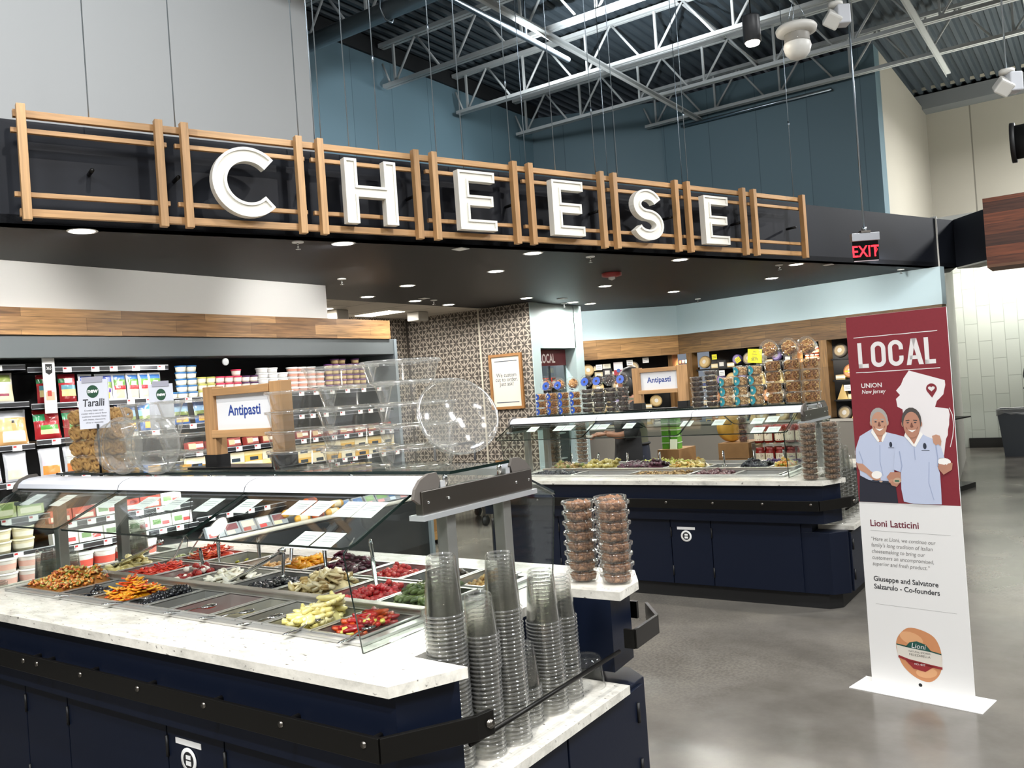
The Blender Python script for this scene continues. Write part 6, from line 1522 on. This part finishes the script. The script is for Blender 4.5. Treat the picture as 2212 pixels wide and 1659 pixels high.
m = wbox(2, .1, 3.64, .62, .66, 0, 2.3); wbox(1, -.3, 1.6, .62, .66, 0, 2.3, m); wbox(2, 3.62, 3.66, .03, .66, 0, 2.3, m); wbox(2, .1, 3.64, .05, .66, 2.26, 2.3, m); wbox(1, -.3, 1.5, .05, .66, 2.26, 2.3, m); part(m, 'black_interior', CASEB, t)
m = wbox(1, -.3, 1.42, -.28, -.2, .06, .90); part(m, 'grey_front', GREYP, t); m = wbox(2, -.12, 3.9, -.28, -.2, .06, .90); part(m, 'grey_front', GREYP, t)
m = wbox(1, -.3, 1.42, -.26, .6, 0, .06); wbox(2, -.05, 3.9, -.26, .6, 0, .06, m); part(m, 'plinth', BLACK, t)
m = wbox(1, -.3, 1.42, -.29, -.19, .9, .93); wbox(2, -.14, 3.9, -.29, -.19, .9, .93, m); part(m, 'front_ledge', M('#a5a097', .4), t)
m = wbox(1, -.3, 1.4, -.2, .6, .86, .875); wbox(2, -.05, 3.9, -.2, .6, .86, .875, m); part(m, 'deck', CASEB, t)
for s0, s1 in ((-.21, -.13), (.14, .24), (1.90, 1.98), (2.30, 2.41)): part(wbox(2, s0, s1, -.02, .12, .93, 1.957), 'oak_pillar', OAKP, t)
part(wbox(2, -.13, .14, .02, .06, .93, 1.70), 'oak_infill', OAKP, t); part(wbox(2, 1.98, 2.30, .02, .06, .93, 1.66), 'oak_infill', OAKP, t)
part(wbox(2, -.13, .14, .02, .3, 1.70, 1.735), 'niche_shelf', OAKP, t); part(wbox(2, 1.98, 2.30, .02, .3, 1.66, 1.69), 'niche_shelf', OAKP, t)
SHZ = (1.70, 1.42, 1.16)
for z in SHZ:
    for seg, s0, s1 in ((1, .02, 1.25), (2, .25, 1.89), (2, 2.42, 3.61)): part(wbox(seg, s0, s1, .06, .62, z - .02, z), 'shelf', CASEB, t)
for seg, s, L in ((1, .65, 1.1), (2, 1.05, 1.5), (2, 3.1, 1.2)):
    p = WP2(s, .08, 2.2, seg); area(p, L, .04, 45 if seg == 1 else 30, (1, .95, .86), WP2(s, .35, 1.3, seg)).rotation_euler.rotate_axis('Z', 0)
for s, z in ((0, 1.93), (2.14, 1.93)):
    p = WP2(s, .1, z); spot(p, 25, 2.2, .8, (1, .93, .82), WP2(s, .3, 1.5))
# cheeses
def wedge_me(c, rind, w=.13, h=.12, d=.1):
    m = MB(); m.prism([(-w / 2, -d / 2), (w / 2, -d / 2), (w * .4, d / 2), (-w * .4, d / 2)], 0, h * .55)
    m.prism([(-w / 2, -d / 2 - .001), (w / 2, -d / 2 - .001), (w / 2, -d / 2), (-w / 2, -d / 2)], h * .15, h * .45, 1)
    return mesh_of(m, 'cheese_wedge', [M(c, .5), M(rind, .6)])
def spike_me(c):
    m = MB(); m.add([(-.075, -.05, 0), (.075, -.05, 0), (.06, .06, 0), (-.06, .06, 0), (.0, -.03, .2), (.0, .03, .18)], [(3, 2, 1, 0), (0, 1, 4), (1, 2, 5, 4), (2, 3, 5), (3, 0, 4, 5)])
    return mesh_of(m, 'cheese_wedge', [M(c, .5)])
def wheel_me(c, face, r=.09, h=.06):
    m = MB(); m.lathe([(0, 0), (r, 0), (r + .004, h * .5), (r, h), (r * .8, h + .001)], 24); m.lathe([(r * .8, h + .001), (0, h + .001)], 24, mi=1); m.lathe([(r * .35, h + .002), (0, h + .002)], 16, mi=2)
    return mesh_of(m, 'round_cheese', [M(c, .5), M(face, .5), M('#d8d4cb', .5)])
def block_me(c, lab, w=.12, h=.07, d=.08):
    m = MB(); m.box(-w / 2, w / 2, -d / 2, d / 2, 0, h); m.box(-w * .3, w * .25, -d / 2 - .001, -d / 2, h * .2, h * .75, 1)
    return mesh_of(m, 'cheese_block', [M(c, .45), M(lab, .5)])
WED = [wedge_me('#d9c48f', '#e6dcc0'), wedge_me('#cbb07a', '#f0ece0'), spike_me('#e0c07a'), wedge_me('#e6d8ae', '#3c4a7a', .12, .16, .08)]
WHE = [wheel_me('#b79a66', '#c9ae7a'), wheel_me('#6b6258', '#b5a07a'), wheel_me('#a86a3c', '#c98a54'), wheel_me('#5a4a78', '#8a7aa6', .07)]
BLO = [block_me('#e3d6ae', '#f2efe6'), block_me('#efe9d6', '#d8d2c0'), block_me('#d9bf7c', '#3a4a6a'), block_me('#e9e2d0', '#8a2f34', .13, .09), block_me('#2f2d2e', '#d8d4cc', .14, .11)]
az = {1: math.atan2(d1.y, d1.x), 2: math.atan2(d2.y, d2.x)}
def wput(me, name, seg, s, off, z, label, cat, group, tilt=0.0):
    o = bpy.data.objects.new(name, me); C.objects.link(o); o.location = WP2(s, off, z + .001 + (.095 if tilt else 0), seg); o.rotation_euler = Euler((tilt, 0, az[seg]))
    return tag(o, label, cat, group)
cnt = 0
for seg, s0, s1, place in ((1, .1, 1.2, 'angled section'), (2, .34, 1.84, 'middle section'), (2, 2.5, 3.56, 'far section')):
    for zi, z in enumerate(SHZ + (.875,)):
        s = s0; i = 0
        while s < s1:
            r = R.random(); k = i
            if r < .4: me, nm, tl = R.choice(WED), 'cheese_wedge', 0
            elif r < .7: me, nm, tl = R.choice(BLO), 'cheese_block', 0
            else: me, nm, tl = R.choice(WHE), 'round_cheese', PI / 2 - .25
            off = .15 + R.uniform(0, .06)
            if k < 20:
                wput(me, nm, seg, s, off, z, '%s, %s along, on the %s shelf of the %s' % (nm.replace('_', ' '), ORD[k], ('top', 'second', 'third', 'bottom')[zi], place), 'cheese', 'cheeses of the ' + place, tl)
                if nm == 'cheese_block' and R.random() < .6:
                    wput(R.choice(BLO[:4]), nm, seg, s + R.uniform(-.01, .01), off, z + {True: .115}.get(me is BLO[4], .092), 'cheese block stacked on the %s piece, %s shelf of the %s' % (ORD[k], ('top', 'second', 'third', 'bottom')[zi], place), 'cheese', 'cheeses of the ' + place)
            s += R.uniform(.125, .16) if nm != 'round_cheese' else R.uniform(.16, .19); i += 1
def tagcard(seg, s, off, z, w, h, col, label, rot=0.0, txt=None):
    m = MB(frame(WP2(s, off, z, seg), (d2 if seg == 2 else d1) * math.cos(rot) + Vector((0, 0, math.sin(rot))), Vector((0, 0, math.cos(rot))) - (d2 if seg == 2 else d1) * math.sin(rot)))
    m.box(-w / 2, w / 2, 0, h, -.002, .002)
    if txt:
        for i, q in enumerate(txt): m.text(q, h * (.3 if i == 3 else .15), 0, h * (.76 - .2 * i), .0025, mi=1, sx=.8)
    else:
        for i in range(2): m.box(-w * .35, w * .35, h * (.3 + .3 * i), h * (.37 + .3 * i), .002, .0025, 1)
    single(m, 'price_sign', [M(col, .5), M('#5a5a50', .6)], label, 'price sign', 'price signs of the cheese wall')
tagcard(2, 1.28, .03, 1.73, .23, .20, '#d9d222', 'large tilted yellow sale sign hanging in the cheese wall', -.1, ('SALE', 'Cheddar', 'Cheese', '$8.99'))
tagcard(2, .56, .1, 1.83, .085, .075, '#e3dc2a', 'small yellow price sign beside the first oak pillar')
tagcard(2, .98, .1, 1.76, .085, .075, '#d3cc2c', 'small tilted yellow price sign before the large sale sign', .5)
tagcard(2, 1.80, .1, 1.80, .08, .075, '#e3dc2a', 'small yellow price sign beside the pillar with jars')
tagcard(2, 2.62, .1, 1.45, .09, .085, '#cfc81f', 'small yellow price sign in the dark far section')
for i, (sg, s, z) in enumerate([(1, .27, 1.80), (1, .75, 1.84), (1, 1.0, 1.86), (2, .5, 1.6), (2, .68, 1.58), (2, .98, 1.63), (2, 2.6, 1.27)]):
    tagcard(sg, s, .09, z, .095, .08, '#e8e8e6', 'white price sign of the cheese wall, %s from the niche column' % ORD[i])
PST = [brick_pack('poster_box', (.2, .24, .05), ['#e6e2e0', '#a8303c', '#4f6fae'], [(.0, 1, .0, .4, 1), (.3, .7, .2, .5, 2)])]
o = wput(mesh_of(wbox(1, 0, 0, 0, 0, 0, 0), 'x', CASEB), 'x', 1, 0, 0, 0, 'x', 'x', None); bpy.data.objects.remove(o)
m = MB(frame(WP2(.57, .1, 1.70, 1), d1, (0, 0, 1))); m.box(-.07, .07, 0, .2, -.01, 0, 0); m.box(-.07, .07, 0, .08, 0, .001, 1); m.lathe([(.0, .0015), (.03, .0015)], 12, (0, .07, 0), 2)
single(m, 'recipe_box', [M('#dcd8d8', .5), M('#9c2c38', .5), M('#4766a8', .5)], 'white and red box with blue spot on the angled cheese shelf', 'box')
for k, s in enumerate((-.09, -.03, .03, .09)):
    m = MB(frame(WP2(s, .12, 1.736), d2, (0, 0, 1))); m.box(-.022, .022, 0, .13, -.02, 0, 0); m.box(-.02, .02, .08, .125, 0, .001, 1)
    single(m, 'chocolate_box', [M('#1f1b1c', .4), M(('#b5523c', '#b5523c', '#4a9aa8', '#4a9aa8')[k], .4)], 'slim dark box with %s top in the pillar niche, %s along' % (('red', 'red', 'blue', 'blue')[k], ORD[k]), 'box', 'slim boxes in the pillar niche')
def jar_me():
    m = MB(); m.lathe([(0, 0), (.03, 0), (.032, .01), (.032, .07), (.026, .08)], 14); m.lathe([(.0325, .02), (.0325, .06)], 14, mi=1); m.lathe([(.027, .08), (.027, .095), (0, .095)], 14, mi=2)
    return mesh_of(m, 'preserve_jar', [M('#7a2f16', .15), M('#caa98a', .5), M('#d9d4cc', .35)])
JR = jar_me()
for i in range(4):
    for L in range(2): wput(JR, 'preserve_jar', 2, 2.03 + .073 * i, .14, 1.69 + L * .097, 'small red brown jar in the oak niche, %s row, %s along' % (('lower', 'upper')[L], ORD[i]), 'jar', 'preserve jars in the oak niche')

# ------------------------------------------------------------------ display table between far counter and cheese wall
t = thing('display_table', 'dark display table behind the far counter', 'table', (-3.05, 8.05, 0))
part(MB().box(-3.75, -2.05, 7.72, 8.42, .69, .73), 'table_top', M('#3a3128', .5), t)
for x in (-3.68, -2.12):
    for y in (7.78, 8.36): part(MB().box(x - .03, x + .03, y - .03, y + .03, 0, .69), 'leg', M('#26211c', .5), t)
BOXW = M('#8a673e', .55, var=.2, bscale=18)
def crate_box(x0, x1, y0, y1, z0, h, label):
    m = MB(); m.box(x0, x1, y0, y1, z0, z0 + h); m.box(x0 - .002, x1 + .002, y0 - .004, y0, z0 + h * .3, z0 + h * .32, 1)
    return single(m, 'wooden_riser', [BOXW, M('#5a4226', .6)], label, 'wooden box', 'wooden risers', bevel=.003)
crate_box(-3.78 + .02, -3.53, 7.88, 8.3, .7305, .16, 'plain wooden riser under the green packages')
crate_box(-3.13, -2.83, 7.9, 8.3, .7305, .21, 'plain wooden riser under the yellow cheese wheel')
GPK2 = mesh_of(MB().box(-.035, .035, -.05, .05, 0, .058).box(-.04, .04, -.055, .055, .058, .064, 1).box(-.03, .03, -.0515, -.05, .008, .05, 2), 'green_cup', [M('#5f9a32', .35), M('#d6dccf', .25), M('#4f8a2a', .35)])
for i, x in enumerate((-3.70, -3.60)):
    for L in range(6):
        o = bpy.data.objects.new('green_cup', GPK2); C.objects.link(o); o.location = (x, 8.0, .892 + L * .0645)
        tag(o, 'bright green boxed cup, %s layer, %s' % (LAYER[L], ('stack at the person side', 'stack at the jar side')[i]), 'boxed cup', 'green cups on the wooden riser')
single(MB(frame((-3.60, 7.915, .892), (1, 0, 0), (0, .2, 1))).box(-.038, .038, 0, .10, -.003, .003), 'info_card', M('#c9d2b4', .6), 'small pale green card before the green packages', 'card')
t = thing('upright_cheese', 'big yellow cheese wheel stood on edge on the wooden riser', 'cheese wheel', (-3.04, 8.1, .942))
m = MB(frame((-3.045, 8.05, .942 + .15), (.55, .83, 0), (0, 0, 1))); m.lathe([(0, -.045), (.13, -.045), (.15, -.02), (.15, .02), (.13, .045), (0, .045)], 30); part(m, 'cheese_body', M('#c9973a', .4), t)
DATE = tub_kind('date_tub', .05, .046, .06, ['#4a2418', '#6b3520', '#351a12'], 60, .022, 12, .95)
for L in range(5): DATE.at((-2.90, 7.975, .942 + L * .0603), 'clear tub of dark dates beside the yellow wheel, %s layer' % LAYER[L], 'date tubs')
def sauce_jar():
    r = thing('sauce_jar', 'x', 'jar', (0, 0, 0)); ORG[r.name] = Vector((0, 0, 0))
    part(MB().lathe([(0, 0), (.04, 0), (.044, .008), (.044, .12), (.034, .138), (.034, .142)], 18), 'jar_body', M('#7d1a12', .12, coat=.5), r)
    m = MB(); n = 14; R1 = .0446; m.add([(R1 * math.cos(-PI / 2 + (i / n - .5) * 2.6), R1 * math.sin(-PI / 2 + (i / n - .5) * 2.6), z) for z in (.02, .108) for i in range(n + 1)], [(i, i + 1, n + 2 + i, n + 1 + i) for i in range(n)])
    R2 = .045; c = [(R2 * math.cos(-PI / 2 + .55 * math.cos(q)), R2 * math.sin(-PI / 2 + .55 * math.cos(q)), .084 + .014 * math.sin(q)) for q in [2 * PI * i / 14 for i in range(14)]]
    m.add(c, [list(range(14))], 1); m.add([(R2 * math.cos(-PI / 2 + a), R2 * math.sin(-PI / 2 + a), z) for z in (.026, .034) for a in (-.6, -.2, .2, .6)], [(i, i + 1, 5 + i, 4 + i) for i in range(3)], 1)
    part(m, 'label', [M('#ddd3b8', .6), M('#6b1f1c', .6)], r)
    part(MB().lathe([(.037, .139), (.037, .158), (.034, .16), (0, .16)], 18), 'jar_lid', M('#8a1f18', .3), r)
    return Proto(r)
SJ = sauce_jar()
for tier, z in ((0, .7308), (1, .935)):
    for row, y in ((0, 7.93), (1, 8.04)):
        for i in range(7 if tier == 0 else 6):
            SJ.at((-2.73 + .096 * i + R.uniform(-.004, .004) + .04 * row, y, z + .001), 'red sauce jar, %s tier, %s row, %s from the cheese wheel' % (('lower', 'upper')[tier], ('front', 'rear')[row], ORD[i]), 'red sauce jars', (0, 0, R.uniform(-.5, .3)))
t = thing('acrylic_riser', 'clear acrylic shelf carrying the upper red sauce jars', 'riser', (-2.47, 8.0, .731))
part(MB().box(-2.79, -2.09, 7.86, 8.12, .922, .935), 'shelf_plate', GLASS, t)
for x in (-2.785, -2.10): part(MB().box(x - .005, x + .005, 7.86, 8.12, .731, .922), 'side_panel', GLASS, t)

# ------------------------------------------------------------------ items past the far counter's cup end
t = thing('checkout_bin', 'black box on a pale ledge with a folded paper bag past the far cups', 'box', (-1.6, 8.4, 0))
part(MB().box(-1.95, -1.25, 8.2, 8.8, .78, .82), 'ledge', M('#c9c6bd', .4), t)
part(MB().box(-1.9, -1.3, 8.25, 8.75, 0, .78), 'stand', M('#15161a', .5), t)
part(MB().box(-1.86, -1.5, 8.25, 8.6, .82, 1.06), 'black_box', M('#101114', .4), t, bevel=.006)
m = MB(); m.tube([(-1.82, 8.32, 1.065), (-1.72, 8.4, 1.09), (-1.6, 8.42, 1.12), (-1.55, 8.36, 1.14)], [.02, .06, .07, .02], 8, flat=.3); single(m, 'paper_bag', M('#a98760', .7), 'crumpled brown paper bag on the black box', 'paper bag')

# ------------------------------------------------------------------ waste bin at the tiled wall
t = thing('waste_bin', 'grey waste bin with clear liner by the tiled wall', 'bin', (-1.22, 15.6, 0))
m = MB(); x, y = -1.22, 15.6
def rr(w, d, z): return [(x - w, y - d, z), (x + w, y - d, z), (x + w, y + d, z), (x - w, y + d, z)]
a, b = rr(.2, .16, .001), rr(.27, .21, .74); c_ = rr(.255, .195, .74); d_ = rr(.19, .15, .02)
m.add(a + b + c_ + d_, [(3, 2, 1, 0)] + [(i, (i + 1) % 4, 4 + (i + 1) % 4, 4 + i) for i in range(4)] + [(4 + i, 4 + (i + 1) % 4, 8 + (i + 1) % 4, 8 + i) for i in range(4)] + [(8 + i, 8 + (i + 1) % 4, 12 + (i + 1) % 4, 12 + i) for i in range(4)] + [(12, 13, 14, 15)])
part(m, 'bin_body', M('#3b4046', .5), t)
m = MB(); q = random.Random(3); n = 24; vs = []
for k, (s, z) in enumerate(((.96, .62), (1.0, .752), (1.05, .75), (1.04, .66))):
    for i in range(n):
        a = 2 * PI * i / n; e = max(abs(math.cos(a)), abs(math.sin(a))); vs.append((x + .265 * s * math.cos(a) / e * (1 if k < 1 else 1.01), y + .205 * s * math.sin(a) / e, z + (q.uniform(-.03, .03) if k in (0, 3) else 0)))
m.add(vs, [(k * n + i, k * n + (i + 1) % n, (k + 1) * n + (i + 1) % n, (k + 1) * n + i) for k in range(3) for i in range(n)], 0, True); part(m, 'liner', clear('bin_liner', '#e4e6e8', .2, .08, .6, 3, .25), t)
t = thing('wall_cabinet', 'dark box with dangling cord above the waste bin', 'cabinet', (-.75, 16.0, .8))
part(MB().box(-1.06, -.3, 15.75, 16.4, .78, 1.36), 'cabinet_box', M('#3e4147', .5), t, bevel=.01)
part(MB().box(-1.0, -.36, 15.8, 16.35, 0, .78), 'stand', M('#2b2d31', .5), t)
part(MB().tube([(-1.065, 15.8, 1.34), (-1.1, 15.78, 1.36), (-1.12, 15.78, 1.25), (-1.09, 15.78, 1.12), (-1.13, 15.78, 1.04)], .008, 6), 'cord', BLACK, t)

# ------------------------------------------------------------------ person behind the far counter
def limb(pts, name, mat, parent, n=14):
    """smooth tapered limb from (point, radius) pairs, rounded ends"""
    P_ = [Vector(p) for p, r in pts]; Rr = [r for p, r in pts]; out, rad = [], []
    for i in range(len(P_) - 1):
        p0, p1, p2, p3 = P_[max(i - 1, 0)], P_[i], P_[i + 1], P_[min(i + 2, len(P_) - 1)]
        for k in range(5):
            u = k / 5; out.append(.5 * ((2 * p1) + (p2 - p0) * u + (2 * p0 - 5 * p1 + 4 * p2 - p3) * u * u + (3 * p1 - p0 - 3 * p2 + p3) * u ** 3)); rad.append(Rr[i] + (Rr[i + 1] - Rr[i]) * (u * u * (3 - 2 * u)))
    out.append(P_[-1]); rad.append(Rr[-1])
    return MB().tube(out, rad, n)
def person():
    base = Vector((-3.86, 7.56, 0)); fd = Vector((-.822, -.57, 0)); sd = Vector((-fd.y, fd.x, 0))   # fd: facing, sd: their left
    t = thing('person', 'person with dark hair, black apron, olive shirt and jeans behind the far counter', 'person', tuple(base))
    def Q(f, s, z): p = base + fd * f + sd * s; return Vector((p.x, p.y, z))
    skin = M('#9a6b52', .5)
    # one continuous body grown on a skeleton
    V = [(Q(0, 0, .90), .13), (Q(.01, 0, 1.08), .125), (Q(.0, 0, 1.27), .14), (Q(-.02, 0, 1.41), .09), (Q(.005, 0, 1.49), .052), (Q(.02, 0, 1.60), .085), (Q(.03, 0, 1.66), .08)]
    E_ = [(0, 1), (1, 2), (2, 3), (3, 4), (4, 5), (5, 6)]
    for s in (-1, 1):
        k = len(V); V += [(Q(-.01, .17 * s, 1.375), .06), (Q(.02, .21 * s, 1.11), .043), (Q(.16, .17 * s, 1.08), .036), (Q(.27, .11 * s, 1.105), .026)]; E_ += [(3, k), (k, k + 1), (k + 1, k + 2), (k + 2, k + 3)]
        k = len(V); V += [(Q(0, .095 * s, .82), .1), (Q(.02, .1 * s, .47), .062), (Q(-.02, .1 * s, .09), .045), (Q(.11, .11 * s, .03), .034)]; E_ += [(0, k), (k, k + 1), (k + 1, k + 2), (k + 2, k + 3)]
    me = bpy.data.meshes.new('body'); me.from_pydata([tuple(p - base) for p, r in V], E_, []); me.update(); me.materials.append(skin)
    o = bpy.data.objects.new('body', me); C.objects.link(o); o.parent = t; ORG[o.name] = base
    o.modifiers.new('skin', 'SKIN')
    if not me.skin_vertices: 
        bpy.context.view_layer.objects.active = o
        bpy.ops.mesh.customdata_skin_add()
    for i, (p, r) in enumerate(V): me.skin_vertices[0].data[i].radius = (r, r)
    me.skin_vertices[0].data[0].use_root = True
    o.modifiers.new('sub', 'SUBSURF').levels = 2; o.modifiers['sub'].render_levels = 2
    # hands: palm, five bent fingers
    for s in (-1, 1):
        w0 = Q(.27, .11 * s, 1.105); f1 = (fd * .9 - sd * .3 * s + Vector((0, 0, -.1))).normalized(); l = Vector((0, 0, 1)).cross(f1).normalized()
        m = MB(); m.tube([w0, w0 + f1 * .03, w0 + f1 * .075, w0 + f1 * .09], [.024, .036, .04, .03], 10, flat=.45)
        for k, ln in enumerate((.062, .072, .068, .052)):
            r0 = w0 + f1 * .085 + l * (.03 - .02 * k); m.tube([r0, r0 + f1 * ln * .45, r0 + f1 * ln * .8 + Vector((0, 0, -.014)), r0 + f1 * ln * .95 + Vector((0, 0, -.034))], [.0085, .0085, .008, .006], 7)
        th = w0 + f1 * .03 + l * .034 * -s; m.tube([th, th + f1 * .03 - l * .022 * s, th + f1 * .06 - l * .02 * s + Vector((0, 0, -.012))], [.011, .0105, .008], 7)
        part(m, 'hand', skin, t)
    # face: profile toward the chopping hand
    m = MB(); m.blob(Q(.045, 0, 1.60), (.07, .072, .1), tpl=ICO2); nz = Q(.125, 0, 1.595); m.blob(nz, (.016, .013, .02)); m.blob(Q(.108, 0, 1.545), (.012, .022, .008)); 
    for s in (-1, 1): m.blob(Q(.02, .085 * s, 1.595), (.014, .008, .024)); m.blob(Q(.103, .03 * s, 1.622), (.008, .012, .007), mi=1)
    part(m, 'face', [skin, M('#221a16', .3)], t)
    m = MB(); m.blob(Q(-.02, 0, 1.635), (.118, .118, .112), tpl=ICO2); m.blob(Q(-.045, 0, 1.52), (.1, .112, .13), tpl=ICO2); m.blob(Q(.02, .085, 1.55), (.06, .04, .11), tpl=ICO2); m.blob(Q(.02, -.085, 1.55), (.06, .04, .11), tpl=ICO2); part(m, 'hair', M('#0d0b0a', .45), t)
    # clothes
    olive, blackc, denim = M('#4a4b38', .8, bump=.1, bscale=60), M('#0c0c0e', .7), M('#141b2b', .75, bump=.05, bscale=200)
    def ring(z, a, b, n=22, f=0): return [Q(f + a * math.cos(2 * PI * i / n), b * math.sin(2 * PI * i / n), z) for i in range(n)]
    def loft(rings, mat, name):
        m = MB(); n = len(rings[0]); m.add([p for r in rings for p in r], [(k * n + i, k * n + (i + 1) % n, (k + 1) * n + (i + 1) % n, (k + 1) * n + i) for k in range(len(rings) - 1) for i in range(n)], 0, True); part(m, name, mat, t)
    m = MB(); loft([ring(.88, .155, .185), ring(.96, .15, .18), ring(1.1, .145, .165), ring(1.25, .155, .185), ring(1.36, .135, .19, f=-.01), ring(1.42, .095, .15, f=-.015), ring(1.455, .065, .075, f=-.005)], olive, 'shirt')
    for s in (-1, 1): part(limb([(Q(-.01, .15 * s, 1.385), .07), (Q(0, .195 * s, 1.26), .066), (Q(.025, .215 * s, 1.11), .058), (Q(.1, .2 * s, 1.085), .054)], '', None, None), 'sleeve', blackc, t)
    loft([ring(.80, .16, .19), ring(.90, .16, .19), ring(.99, .152, .183)], denim, 'jeans_waist')
    for s in (-1, 1):
        part(limb([(Q(0, .095 * s, .88), .105), (Q(.01, .1 * s, .66), .092), (Q(.02, .1 * s, .47), .074), (Q(0, .1 * s, .25), .065), (Q(-.01, .1 * s, .1), .06)], '', None, None), 'jeans_leg', denim, t)
        part(limb([(Q(-.05, .1 * s, .045), .044), (Q(.04, .105 * s, .043), .042), (Q(.13, .11 * s, .034), .033), (Q(.16, .112 * s, .032), .025)], '', None, None), 'shoe', blackc, t)
    m = MB(); k = 13; rows_ = []
    for z, a, b, sp in ((.55, .21, .225, 1.85), (.80, .2, .225, 1.85), (.96, .18, .208, 1.9), (1.1, .17, .192, 1.9), (1.26, .175, .20, 1.6), (1.36, .155, .19, 1.1)):
        rows_.append([Q(a * math.cos(sp * (2 * i / (k - 1) - 1)), b * math.sin(sp * (2 * i / (k - 1) - 1)), z) for i in range(k)])
    m.add([p for r in rows_ for p in r], [(q * k + i, q * k + i + 1, (q + 1) * k + i + 1, (q + 1) * k + i) for q in range(5) for i in range(k - 1)], 0, True); part(m, 'apron', blackc, t)
    for s in (-1, 1): part(limb([(Q(.13, .09 * s, 1.36), .012), (Q(.05, .1 * s, 1.43), .012), (Q(-.07, .06 * s, 1.44), .012)], '', None, None), 'apron_strap', blackc, t)
    part(MB().tube([Q(.16 * math.cos(q), .19 * math.sin(q), .99) for q in [1.2 + (2 * PI - 2.4) * i / 14 for i in range(15)]], .012, 6), 'apron_tie', blackc, t)
person()
p0 = Vector((-3.86, 7.56, 0)) + Vector((-.822, -.57, 0)) * .40
m = MB(); m.box(p0.x - .1, p0.x + .02, p0.y - .006, p0.y + .006, 1.075, 1.095, 0); single(m, 'cheese_wrap', M('#d8d4c8', .5), 'pale strip held in the hands of the person', 'wrapped cheese')
